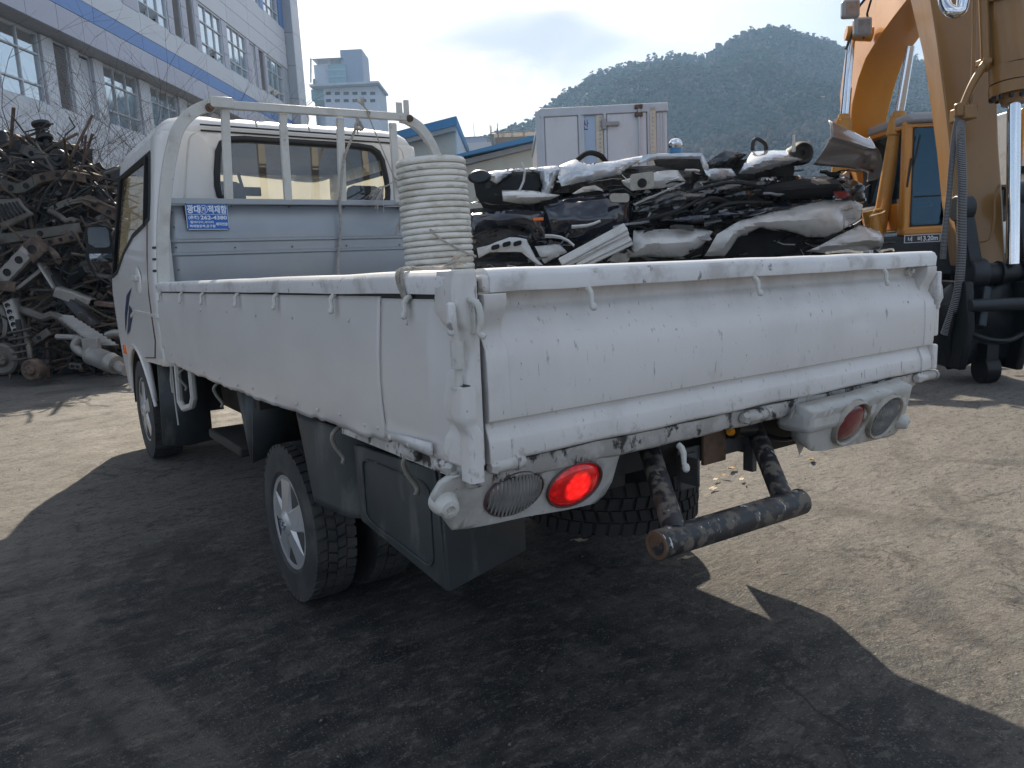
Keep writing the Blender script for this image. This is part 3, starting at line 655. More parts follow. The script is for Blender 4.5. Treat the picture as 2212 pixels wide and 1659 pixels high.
for k in range(14):
    for u in (1296, 1409): xx, zz_ = P(u, 246 + k * 9); rv.lathe([(.014, 0), (0, .01)], (xx, -.05, zz_), (0, -1, 0), 6)
tag(rv.obj('rivet', M['slat'], bb), kind='stuff')
MB().box(xa + .3, xb - .3, .2, 5.0, .75, 1.05).obj('chassis', M['chassis'], bb, 0)
for x_ in (xa + .25, xb - .25):
    for y_ in (.9, 4.2): MB().lathe([(.2, -.14), (.43, -.13), (.45, 0), (.43, .13), (.2, .14)], (x_, y_, .45), (1, 0, 0), 20).obj('wheel', M['rubber'], bb)
# roof turbine on the low roof behind the pile
fv = PF(19); vr = fv.root('roof_turbine', 'silver spinning roof vent on a blue collar above the wrecks', 'roof vent'); P = fv.p
x_, z_ = P(1465, 327); R = .165
MB().cyl((x_, .3, 0), (x_, .3, z_ - .02), .3, .19, 14).obj('vent_base', M['rustmetal'], vr); MB().cyl((x_, .3, z_ - .02), (x_, .3, z_ + .10), .155, .155, 18).obj('vent_collar', M['roofblue'], vr)
vb = MB()
for k in range(16):
    a0 = 2 * pi * k / 16
    vb.grid(lambda i, j, a0=a0: (x_ + (R * .62 + R * .42 * sin(pi * (.12 + .8 * j))) * cos(a0 + .42 * i), .3 + (R * .62 + R * .42 * sin(pi * (.12 + .8 * j))) * sin(a0 + .42 * i), z_ + .10 + .22 * j), 1, 6)
tag(vb.obj('vent_blade', M['chrome'], vr, 0), kind='stuff'); MB().lathe([(R * .8, 0), (R * .5, .03), (0, .04)], (x_, .3, z_ + .31), (0, 0, 1), 16).obj('vent_cap', M['chrome'], vr)
# ------------------------------------------------------------------ wooded hill, ridge pines, bare shrubs
import numpy as np
M['hillsoil'] = mat('hill floor', (.045, .05, .035), .95, var=.3, vs=.02)
ridge = [(700, 420), (900, 372), (1000, 330), (1050, 312), (1137, 276), (1187, 238), (1218, 210), (1288, 162), (1368, 140), (1465, 125), (1527, 123), (1566, 98), (1624, 72), (1681, 64), (1734, 80), (1791, 95), (1827, 113), (1900, 124), (1972, 135), (2060, 155), (2200, 225), (2400, 330), (2700, 400), (3000, 430)]
def ridge_v(u):
    for (a, b), (c, d) in zip(ridge, ridge[1:]):
        if a <= u <= c:
            k = (u - a) / (c - a); return b + (d - b) * (k * k * (3 - 2 * k) * .5 + k * .5)
    return 420
RD, BD = 560., 230.
def hill_pt(u, t):
    "t: 0 foot .. 1 ridge .. 1.25 behind the ridge"
    fr_ = PF(RD); x, zr_ = fr_.p(u, ridge_v(u)); ang = x / RD
    D = BD + (RD - BD) * t
    if t <= 1: z = zr_ * (t ** .85 * .92 + .08 * t)
    else: z = zr_ * (1 - (t - 1) * 1.2)
    d = FH * D + RH * (ang * D)
    P_ = V((CAM.x, CAM.y, 0)) + d
    g_ = min(1, max(0, (1 - abs(t - .5) * 2))) if t <= 1 else 0
    z += g_ * (26 * nz((P_.x * .011, P_.y * .011, 1)) + 9 * nz((P_.x * .03, P_.y * .03, 4)))
    return V((P_.x, P_.y, max(-1 if t > 0 else -2, z - 3)))
us = [700 + 2300 * k / 110 for k in range(111)]; NT = 26
hm_ = MB(); hm_.v = [tuple(hill_pt(u, 1.25 * j / NT)) for j in range(NT + 1) for u in us]
hm_.f = [(j * 111 + i, j * 111 + i + 1, (j + 1) * 111 + i + 1, (j + 1) * 111 + i) for j in range(NT) for i in range(110)]
tag(hm_.obj('hill', M['hillsoil'], None, 180), 'steep wooded hill behind the scrap yard', kind='structure')
def leafmat(name, a, b_):
    b = NB(name); oi = b.noise(b.coord(), .09, 5); oj = b.noise(b.coord(), .9, 3)
    col = b.mix(b.rng(b.math('ADD', b.math('MULTIPLY', oi, .6), b.math('MULTIPLY', oj, .4)), .38, .62), a, b_)
    b.put(b.o.inputs[0], b.n('ShaderNodeBsdfDiffuse', {0: col}).outputs[0]); return b.m
M['pine'] = leafmat('pine foliage', (.016, .030, .022), (.050, .075, .045)); M['bare'] = leafmat('bare winter woodland', (.060, .050, .042), (.105, .085, .070))
M['bark'] = mat('bark', (.07, .05, .04), .9, var=.3)
_ph = (1 + 5 ** .5) / 2
ICO = np.array([(-1, _ph, 0), (1, _ph, 0), (-1, -_ph, 0), (1, -_ph, 0), (0, -1, _ph), (0, 1, _ph), (0, -1, -_ph), (0, 1, -_ph), (_ph, 0, -1), (_ph, 0, 1), (-_ph, 0, -1), (-_ph, 0, 1)]) / 1.902
ICF = np.array([(0, 11, 5), (0, 5, 1), (0, 1, 7), (0, 7, 10), (0, 10, 11), (1, 5, 9), (5, 11, 4), (11, 10, 2), (10, 7, 6), (7, 1, 8), (3, 9, 4), (3, 4, 2), (3, 2, 6), (3, 6, 8), (3, 8, 9), (4, 9, 5), (2, 4, 11), (6, 2, 10), (8, 6, 7), (9, 8, 1)])
rg = np.random.default_rng(3)
def clumps(name, cs, m_, jit=.35):
    "cs: list of (x, y, z, rx, rz)"
    cs = np.array(cs); n = len(cs)
    v = ICO[None] * (1 + rg.uniform(-jit, jit, (n, 12, 1))); ang = rg.uniform(0, 6.28, n); c_, s_ = np.cos(ang)[:, None], np.sin(ang)[:, None]
    v = np.stack([v[..., 0] * c_ - v[..., 1] * s_, v[..., 0] * s_ + v[..., 1] * c_, v[..., 2]], -1) * cs[:, None, [3, 3, 4]] + cs[:, None, :3]
    fcs = (ICF[None] + (np.arange(n) * 12)[:, None, None]).reshape(-1, 3)
    me = bpy.data.meshes.new(name); me.vertices.add(n * 12); me.vertices.foreach_set('co', v.reshape(-1)); me.loops.add(fcs.size); me.polygons.add(len(fcs))
    me.loops.foreach_set('vertex_index', fcs.reshape(-1)); me.polygons.foreach_set('loop_start', np.arange(0, fcs.size, 3)); me.update(calc_edges=True)
    me.materials.append(m_); return me
pc, bc = [], []
Rn = random.Random(11)
for k in range(15000):
    u = Rn.uniform(1000, 2330); t = Rn.random() ** .75 * 1.02
    P_ = hill_pt(u, t); hh_ = Rn.uniform(1.3, 2.7)
    low_ = t < .36 + .22 * nz((u * .006, t * 2, 2)) and 1400 < u < 2300
    tgt = bc if (low_ and Rn.random() < .8) or Rn.random() < .10 else pc
    for j in range(3):
        a = Rn.uniform(0, 6.28); r_ = hh_ * Rn.uniform(.2, 1.1)
        s_ = hh_ * Rn.uniform(.32, .62)
        tgt.append((P_.x + r_ * cos(a), P_.y + r_ * sin(a), P_.z + hh_ * Rn.uniform(.5, 2.4), s_, s_ * (Rn.uniform(.45, .9) if tgt is pc else Rn.uniform(.8, 1.6))))
for nm, cs, m_, lb in (('evergreen_forest', pc, 'pine', 'dense evergreen forest covering the hill'), ('bare_woodland', bc, 'bare', 'brownish leafless woodland on the lower slope of the hill')):
    o = bpy.data.objects.new(nm, clumps(nm, cs, M[m_])); COL.objects.link(o); tag(o, lb, kind='stuff')
# pines that stand out on the ridge against the sky
protos = []
for k in range(5):
    t_ = empty('ridge_pine', (0, 0, -50)); H = 12
    mb = MB(); lean = Rn.uniform(-.8, .8); mb.tube([(0, 0, -2), (lean * .3, 0, H * .4), (lean, .3, H * .86)], [.32, .24, .1], 6)
    for q in range(5):
        a = Rn.uniform(0, 6.28); z = H * Rn.uniform(.45, .8); mb.tube([(lean * .6, 0, z), (lean * .6 + 2.4 * cos(a), 2.4 * sin(a), z + 1.1)], [.12, .04], 4)
    mb.obj('trunk', M['bark'], t_)
    cs = []
    for q in range(26):
        a = Rn.uniform(0, 6.28); z = H * Rn.uniform(.5, 1.0); r_ = (2.9 - abs(z / H - .68) * 4.2) * Rn.random() ** .5
        s_ = Rn.uniform(.5, 1.15); cs.append((lean * .7 + r_ * cos(a), r_ * sin(a), z, s_, s_ * .55))
    o = bpy.data.objects.new('crown', clumps('crown', cs, M['pine'], .45)); COL.objects.link(o); o.parent = t_
    protos.append(t_)
used_ = set(); u = 1120
while u < 2095:
    k = Rn.randrange(5); t_ = protos[k] if k not in used_ else link_copy(protos[k]); used_.add(k)
    P_ = hill_pt(u, Rn.uniform(.985, 1.02)); t_.location = P_ + V((0, 0, -.5)); s_ = Rn.uniform(.42, .85); t_.scale = (s_, s_, s_ * Rn.uniform(.85, 1.1)); t_.rotation_euler = (0, 0, Rn.uniform(0, 6.28))
    wh = 'on the lowest left shoulder of the hill, above the truck box' if u < 1290 else 'on the left shoulder of the hill ridge' if u < 1440 else 'on the level stretch of ridge left of the summit' if u < 1560 else 'on the climb just left of the summit' if u < 1625 else 'on the hill summit' if u < 1740 else 'just right of the hill summit' if u < 1830 else 'on the ridge right of the excavator boom'
    tag(t_, ('tall ' if s_ > .71 else 'small ' if s_ < .55 else 'middling ') + 'pine ' + wh, 'tree', 'pines along the hill ridge'); u += Rn.uniform(4.5, 15)
for k in range(5):
    if k not in used_:
        for c in list(protos[k].children): bpy.data.objects.remove(c)
        bpy.data.objects.remove(protos[k])

# bare shrubs between scrap heap and factory
M['twig'] = mat('winter twig', (.115, .085, .075), .85, var=.25, vs=3); M['twigpale'] = mat('pale dry stem', (.26, .19, .13), .85, var=.2, vs=3)
def shrub(u, vtop, D, spread, seed, label, n=7, m_='twig'):
    R2 = random.Random(seed); base = at(u, 700, D); base.z = 0
    H = at(u, vtop, D).z
    e = empty('bare_shrub', base, label, 'shrub', 'bare shrubs in front of the factory')
    st, tw = MB(), MB()
    def grow(p, d, L, r, lvl):
        n_ = 4 if lvl < 2 else 3; pts = [p]; q = V(p)
        for i in range(n_):
            d = (d + V((R2.gauss(0, .16), R2.gauss(0, .16), R2.gauss(0, .10) + (.05 if lvl < 2 else -.02)))).normalized(); q = q + d * L / n_; pts.append(q.copy())
        (st if lvl == 0 else tw).tube(pts, [r * (1 - .6 * i / n_) for i in range(n_ + 1)], 5 if lvl == 0 else 3, cap=False)
        if lvl >= 3: return
        for k in range((5, 5, 4)[lvl]):
            i = R2.randrange(1, n_ + 1); a = R2.uniform(0, 6.28); sd = V((cos(a), sin(a), R2.uniform(-.1, .5)))
            grow(pts[i], (d * .75 + sd * R2.uniform(.5, 1.0)).normalized(), L * R2.uniform(.38, .62), r * .48, lvl + 1)
    for k in range(n):
        a = R2.uniform(0, 6.28); grow(V((R2.gauss(0, .25), R2.gauss(0, .25), -.1)), V((cos(a) * spread, sin(a) * spread, 1)).normalized(), H * R2.uniform(.55, .78), R2.uniform(.013, .024), 0)
    st.obj('stem', M[m_], e, 0, recalc=False); tag(tw.obj('twigs', M['twig'], e, 0, recalc=False), kind='stuff')
for i, a in enumerate(((25, 225, 14.5, .5, 'bare multi stemmed shrub at the far left above the scrap'), (95, 185, 16, .45, 'bare shrub behind the upright suspension strut'), (165, 190, 15.5, .55, 'bare shrub in front of the slatted factory louvre'),
                       (255, 215, 16, .6, 'bare shrub in front of the second large window'), (330, 250, 15, .6, 'bare bushy shrub just left of the truck cab'), (395, 215, 19, .55, 'bare shrub rising behind the cab roof corner'),
                       (455, 150, 21, .5, 'tall bare shrub reaching the blue band over the cab'), (530, 195, 23, .55, 'bare twiggy shrub above the guard frame'), (590, 215, 25, .5, 'farthest bare shrub near the factory corner'))):
    shrub(a[0], a[1], a[2], a[3], 20 + i, a[4])
shrub(215, 330, 13, .9, 77, 'pale leaning bare bush above the right shoulder of the scrap heap', 9, 'twigpale')

# pale air over the whole place
hz = MB().box(-1500, 1500, -900, 2100, -8, 230).obj('haze', None, None, 0)
_h = bpy.data.materials.new('haze'); _h.use_nodes = True; _t = _h.node_tree; _t.nodes.clear()
_o = _t.nodes.new('ShaderNodeOutputMaterial'); _v = _t.nodes.new('ShaderNodeVolumePrincipled')
_v.inputs['Color'].default_value = (.42, .66, 1, 1); _v.inputs['Density'].default_value = .00056; _v.inputs['Anisotropy'].default_value = .2
_t.links.new(_v.outputs[0], _o.inputs['Volume']); hz.data.materials.append(_h); tag(hz, 'thin pale haze in the air over the yard', kind='stuff')
# ------------------------------------------------------------------ the flatbed truck (x: left to right, y: forward, z: up)
truck = empty('flatbed_truck', (0, 0, 0), 'dirty white flatbed truck seen from behind, its left tail lamp glowing red', 'truck')
_a, _b = -.00541, -.01471
ex = V((1, 0, _b)).normalized(); ey = (V((0, 1, _a)) - ex * ex.dot(V((0, 1, _a)))).normalized(); ez = ex.cross(ey)
TM = Matrix((ex, ey, ez)).transposed().to_4x4()
truck.matrix_world = TM
def TW(p): return TM @ V(p)
ZT, BW = 1.158, 1.7228

# --- bed floor, cross members, frame rails
MB().box(.04, 1.69, .03, 2.86, .79, .82).obj('bed_floor', M['galv'], truck)
q = MB()
for k in range(7): q.box(.06, 1.66, .32 + k * .38, .37 + k * .38, .725, .79)
q.obj('floor_crossmember', M['chassis'], truck)
for x in (.42, 1.24): MB().box(x, x + .07, .10, 1.0, .64, .724).box(x, x + .07, 1.0, 4.5, .56, .725).obj('chassis_rail', M['chassis'], truck)
MB().box(.42, 1.31, .17, .23, .64, .715).obj('rear_crossmember', M['chassis'], truck)
MB().lathe([(0, -.16), (.09, -.14), (.14, -.05), (.14, .05), (.09, .14), (0, .16)], (.86, 1.4, .30), (0, 1, 0), 20).tube([(.2, 1.4, .29), (1.52, 1.4, .29)], .045, 12).obj('rear_axle', M['chassis'], truck)
MB().box(.98, 1.24, 2.0, 2.8, .36, .60).obj('fuel_tank', M['rustmetal'], truck, bevel=.03)
MB().tube([(.86, 1.5, .36), (.86, 3.9, .48)], .035, 10).obj('propeller_shaft', M['chassis'], truck)
MB().box(.50, 1.2, 3.4, 4.5, .32, .70).obj('engine_block', M['chassis'], truck, bevel=.05)
MB().box(.10, .34, 2.05, 2.6, .41, .455).obj('battery_tray', M['chassis'], truck, bevel=.01)
for x in (.47, 1.27):
    MB().bar((x, .75, .55), (x, 1.4, .36), .06, .05).bar((x, 1.4, .36), (x, 2.1, .55), .06, .05).obj('leaf_spring', M['chassis'], truck)

# --- side boards
def side_board(xo, sgn):
    """xo: outer plane x, sgn: -1 for the left board (outside toward -x)"""
    X = lambda d: xo + sgn * d            # d > 0 is outward
    r = MB()
    prof = [(.012, 1.118), (.014, 1.145), (.008, 1.156), (-.004, 1.160), (-.030, 1.160), (-.040, 1.152), (-.040, 1.118)]
    r.sweep(prof, lambda t, p: (X(p[0]), .035 + t * 2.865, p[1] + .003 * nz((t * 9, p[1] * 3, xo), 1)), 40)
    rim = r.obj('side_rim', M['rim'], truck, 50)
    r = MB()
    r.sweep([(.0125, 1.147), (.007, 1.1575), (-.004, 1.1625), (-.030, 1.1625), (-.041, 1.153), (-.030, 1.156), (-.004, 1.157), (.006, 1.154)],
            lambda t, p: (X(p[0]), .034 + t * 2.868, p[1] + .003 * nz((t * 9, p[1] * 3, xo), 1)), 40)
    r.obj('rim_cap', M['rimtop'], rim, 50)
    # inner wall of the board
    MB().box(min(X(-.035), X(-.008)), max(X(-.035), X(-.008)), .04, 2.88, .80, 1.12).obj('inner_board', M['galv'], truck)
    return X
XL = side_board(0, -1); XR = side_board(BW, 1)
# cladding sheets with a ragged, bent lower edge (left side)
bot = [(2.93, .774), (2.6, .768), (2.113, .763), (1.9, .764), (1.679, .761), (1.45, .764), (1.232, .765), (1.0, .768), (.869, .770), (.777, .777), (.555, .779), (.33, .786)]
def zbot(y):
    for (y0, z0), (y1, z1) in zip(bot, bot[1:]):
        if y0 >= y >= y1: return z0 + (z1 - z0) * (y0 - y) / (y0 - y1)
    return .78
def clad(y0, y1, zt, name, lip=False, front=False):
    def fn(i, j):
        y = y0 + (y1 - y0) * i; zb = zbot(min(y, 2.92)) + .006 * nz((y * 7, 1, 0)) + .005 * nz((y * 23, 5, 0))
        if lip: zb = .789 + (.80 - .789) * i
        z = zb + (zt - zb) * j
        x = -.004 - .010 * sin(pi * j) + .006 * nz((y * 1.6, z * 4, 3)) + .0022 * nz((y * 6, z * 9, 8))
        e = max(0, 1 - j * 14)
        x += e * (.010 * nz((y * 5.5, 0, 2)) + .009 * max(0, nz((y * 11, 4, 2)))) * (0 if lip else 1)
        if lip and j < .10 and y > .08: x -= .004
        if lip: x += .020 * max(0, min(1, (.105 - y) / .06))
        if front and i > .985: z = max(z, zb)
        return (x, y, z)
    return MB().grid(fn, 150 if not lip else 24, 26).obj(name, M['skin'], truck, 60, solid=.003)
c1 = clad(.3315, 2.885, 1.112, 'side_panel', front=True)
c2 = clad(.022, .3265, 1.108, 'side_panel', lip=True)
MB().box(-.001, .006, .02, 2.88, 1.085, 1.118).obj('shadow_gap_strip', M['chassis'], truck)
MB().box(-.004, .004, .327, .331, .79, 1.10).obj('panel_seam', M['gasket'], truck)
rv = MB()
for y, z in [(2.7, .82), (2.3, .80), (2.05, .79), (1.8, .793), (1.55, .79), (1.36, .80), (1.12, .797), (.93, .80), (.76, .805), (.60, .815), (.45, .81), (.375, .815), (.28, .81), (.15, .815), (.20, 1.06), (.50, 1.055), (.9, 1.05), (1.25, 1.045), (1.6, 1.05), (2.0, 1.045)]:
    rv.lathe([(0, .004), (.004, .003), (.0055, 0)], (-.010, y, z), (-1, 0, 0), 8)
for y in (.30, .21, .12): rv.lathe([(0, .006), (.006, .004), (.008, 0)], (-.016, y, .806), (-1, 0, 0), 8)
tag(rv.obj('rivets', M['frame'], c1), kind='stuff')
MB().add([(-.013, .33, .8), (-.02, .10, .805), (-.020, .10, .828), (-.013, .33, .818)], [(0, 1, 2, 3)]).obj('folded_edge', M['rim'], c2, solid=.004)
# rope hooks
hk = MB(); hk.tube([(0, 0, 0), (-.008, 0, -.004), (-.013, 0, -.012), (-.013, -.001, -.030), (-.016, -.002, -.036)], [.0062, .0062, .006, .005, .005], 8)
hk.lathe([(0, -.009), (.006, -.006), (.008, 0), (.006, .006), (0, .009)], (-.017, -.002, -.038), (-.3, 0, -1), 10)
hm = hk.mesh('rope_hook', M['hook'])
for y in (2.80, 2.32, 1.93, 1.436, 1.02, .583, .184):
    inst('rope_hook', hm, truck, (-.006, y, 1.114), (random.uniform(-.12, .12), 0, random.uniform(-.2, .2)))
for x in (.293, .820, 1.395):
    inst('rope_hook', hm, truck, (x, -.008, 1.116), (0, random.uniform(-.06, .06), pi / 2))
inst('rope_hook', hm, truck, (.587, .02, .735), (0, 0, pi / 2), (1.2, 1.2, 1.35))
lh = MB(); lh.tube(spline([(0, 0, 0), (-.02, .004, -.02), (-.012, .01, -.05), (.006, .0, -.085), (-.002, -.006, -.10)], 4), .006, 8)
lm = lh.mesh('lashing_hook', M['underhook'])
for y, z in ((.69, .765), (.27, .775), (1.95, .755), (2.62, .75)): inst('lashing_hook', lm, truck, (.02, y, z), (0, 0, random.uniform(-.3, .3)))

# --- tailgate
GP = [(.030, 1.118), (.034, 1.098), (.032, 1.084), (.026, 1.079), (.024, 1.070), (.016, 1.052), (.002, 1.030), (-.006, 1.012), (-.009, .99), (-.011, .94), (-.010, .888), (-.008, .876), (.005, .871), (.006, .864), (.003, .858), (-.005, .838), (-.006, .834), (-.007, .802), (-.005, .796), (.004, .792)]
def gate_y(z):
    for (y0, z0), (y1, z1) in zip(GP, GP[1:]):
        if z0 >= z >= z1: return y0 + (y1 - y0) * (z0 - z) / (z0 - z1)
    return 0
GX0, GX1 = .042, 1.693
def gate_fn(t, p):
    x = GX0 + .045 + t * (GX1 - .045 - GX0 - .05); y, z = p
    d = .0030 * nz((x * 2.2, z * 5, 1)) + .0016 * nz((x * 7, z * 12, 5)) + .0006 * nz((x * 22, z * 30, 9))
    d += .006 * math.exp(-((x - 1.30) ** 2 / .006 + (z - .99) ** 2 / .0012)) - .0025 * math.exp(-((x - .55) ** 2 / .02 + (z - .94) ** 2 / .002))
    if z < .81: d += .005 * nz((x * 6, 0, 3)); z += .004 * nz((x * 5, 2, 0))
    return (x, y + d, z)
GPd = []
for (y0, z0), (y1, z1) in zip(GP, GP[1:]):
    n = max(1, int(abs(z0 - z1) / .02))
    GPd += [(y0 + (y1 - y0) * k / n, z0 + (z1 - z0) * k / n) for k in range(n)]
GPd.append(GP[-1])
gate = MB().sweep(list(GPd) + [(y + .012, z) for y, z in reversed(GPd)], gate_fn, 140).obj('tailgate', M['white'], truck, 50)
MB().box(.02, 1.70, .055, .062, .80, 1.12).obj('gate_inner_sheet', M['galv'], gate)
r = MB(); prof = [(-.012, 1.118), (-.014, 1.145), (-.008, 1.155), (.004, 1.160), (.030, 1.160), (.040, 1.150), (.040, 1.118)]
wob = lambda t, p: (GX0 + .015 + t * (GX1 - GX0 - .018), p[0], p[1] + .002 * nz((t * 11, p[1] * 3, 9)))
r.sweep(prof, wob, 50); grim = r.obj('gate_rim', M['rim'], gate, 50)
MB().sweep([(-.0125, 1.146), (-.007, 1.1565), (.004, 1.1625), (.030, 1.1625), (.041, 1.151), (.030, 1.156), (.004, 1.157), (-.006, 1.153)],
           lambda t, p: (GX0 + .014 + t * (GX1 - GX0 - .016), p[0], p[1] + .002 * nz((t * 11, p[1] * 3, 9))), 50).obj('rim_cap', M['rimtop'], gate, 50)
def closed_prof(P, t): return list(P) + [(y + t, z) for y, z in reversed(P)]
def end_plate(x0, x1, off, xtra=()):
    P = [(-.014, 1.116), (-.014, 1.098), (-.008, 1.082), (.006, 1.058), (.008, 1.040)] + [(y - off, z) for y, z in GPd if z < 1.030]
    return MB().sweep(closed_prof(P, .05), lambda t, p: (x0 + (x1 - x0) * t, p[0], p[1]), 2).obj('end_plate', M['white'], gate, 50, bevel=.003)
end_plate(GX0, GX0 + .050, .004); end_plate(GX1 - .055, GX1, .004)
MB().box(GX0 + .004, GX0 + .03, -.01, .03, 1.118, 1.152).obj('corner_cap', M['rim'], gate, bevel=.008)
bl = MB()
for x, z in ((.108, 1.098), (1.603, 1.105)):
    bl.lathe([(.016, 0), (.016, .014), (.008, .014), (.008, .022), (0, .023)], (x, .032, z), (0, -1, 0), 6)
bl.obj('gate_bolt', M['hook'], gate, 30)
# latch and hinge pieces on the right end
MB().box(GX1, GX1 + .030, -.014, .03, .90, 1.0).box(GX1, GX1 + .024, -.018, .03, .795, .875).obj('end_bracket', M['white'], gate, bevel=.006)
MB().tube([(1.712, .0, 1.09), (1.722, -.01, 1.05), (1.722, -.014, 1.02), (1.710, -.004, .985)], .009, 8).obj('gate_latch', M['hook'], gate)
MB().box(1.698, 1.716, -.02, .012, .985, 1.10).obj('latch_plate', M['rim'], gate, bevel=.005)
for x0, x1, z in ((.055, .122, .787), (.800, .895, .772), (1.628, 1.738, .776)):
    h = MB(); h.tube([(x0, -.004, z), (x1, -.004, z)], .0135, 12); h.cyl((x0 - .012, -.004, z), (x0, -.004, z), .011, .017, 6); h.cyl((x1 - .02, -.004, z), (x1 - .012, -.004, z), .017, .017, 12)
    h.box(x0 + .01, x1 - .02, -.008, .02, z - .004, z + .016)
    h.obj('gate_hinge', M['sill'], gate, 40)
# sill under the gate
s = MB(); s.sweep([(.008, .788), (.010, .752), (.020, .744), (.05, .744), (.05, .79)], lambda t, p: (.06 + 1.58 * t, p[0] + .003 * nz((t * 20, p[1] * 8, 3)), p[1] + .004 * nz((t * 15, 0, 7))), 60)
s.obj('rear_sill', M['sill'], truck, 60)

# --- left rear corner: side board end, corner post, latch
PZ = [(1.160, .066, -.010), (1.125, .069, -.014), (1.089, .074, -.014), (1.070, .060, -.010), (1.045, .040, .002), (1.013, .034, .006), (.985, .044, .000), (.962, .054, -.008), (.911, .064, -.012), (.882, .060, -.010), (.870, .058, -.003), (.858, .060, -.004), (.842, .068, -.010), (.815, .072, -.012), (.795, .072, -.011)]
def post_row(z):
    for (z0, a0, b0), (z1, a1, b1) in zip(PZ, PZ[1:]):
        if z0 >= z >= z1:
            k = (z0 - z) / (z0 - z1); k = k * k * (3 - 2 * k); return a0 + (a1 - a0) * k, b0 + (b1 - b0) * k
    return PZ[-1][1:]
def post_fn(i, j):
    z = 1.160 - .365 * j; yl, xo = post_row(z); bulge = .0016 * nz((i * 4, z * 14, 2))
    if i < .08: return (xo + .022 * (1 - i / .08), yl, z)
    if i < .62: return (xo - bulge, yl + (.004 - yl) * (i - .08) / .54, z)
    if i < .80:
        a = (i - .62) / .18 * pi / 2; return (xo + .014 * (1 - cos(a)), .004 - .014 * sin(a), z)
    return (xo + .014 + (.030 - xo - .014) * (i - .80) / .20, -.010 + bulge, z)
MB().grid(post_fn, 50, 60).obj('corner_post', M['white'], truck, 50, solid=-.004, recalc=False)
MB().box(.016, .030, -.004, .05, .80, 1.15).obj('post_core', M['chassis'], truck)
MB().box(.030, .046, .012, .05, .78, 1.14).obj('corner_gap_dark_strip', M['gasket'], truck)  # dark strip added so the sunlit bed does not show through the gap
MB().box(-.004, .030, -.006, .04, .752, .80).obj('post_foot', M['sill'], truck, bevel=.006)
def sock(t, q):
    z = .772 + .180 * t; o = 0 if z > .885 else .012 * min(1, (.885 - z) / .022); f = 1.0 if z > .885 else .88
    return (q[0] * f - .012 + o, -.012 + q[1] * f, z)
MB().sweep(rrect(-.017, .017, -.026, .022, .008, 3), sock, 24).obj('latch_socket', M['white'], truck, 40)
MB().box(-.020, -.004, -.026, -.002, .9505, .954).obj('socket_mouth', M['chassis'], truck)
b_ = MB(); b_.tube(spline([(-.022, -.006, 1.10), (-.026, -.014, 1.075), (-.022, -.012, 1.045), (-.018, -.010, 1.01), (-.018, -.010, .965), (-.018, -.010, .935)], 5), [.007] * 26, 9)
b_.cyl((-.018, -.010, 1.035), (-.018, -.010, .985), .0125, .0125, 10).cyl((-.018, -.010, .948), (-.018, -.010, .953), .016, .016, 10)
b_.obj('latch_rod', M['hook'], truck)
b_ = MB(); b_.box(-.034, -.020, -.018, -.002, 1.045, 1.105).obj('latch_catch', M['rim'], truck, bevel=.005)
MB().tube(spline([(.012, -.012, 1.108), (.018, -.030, 1.098), (.020, -.034, 1.070), (.018, -.030, 1.048), (.026, -.038, 1.040)], 4), .0065, 8).box(.012, .024, -.026, -.004, 1.046, 1.108).obj('latch_hook', M['hook'], truck, bevel=.002)
c_ = MB()
for y in (.06, .20): c_.cyl((-.004, y, .782), (-.004, y + .05, .782), .013, .013, 12).cyl((-.004, y - .012, .782), (-.004, y, .782), .009, .016, 6)
c_.box(.0, .03, .02, .62, .762, .792)
c_.obj('board_hinge', M['sill'], truck)

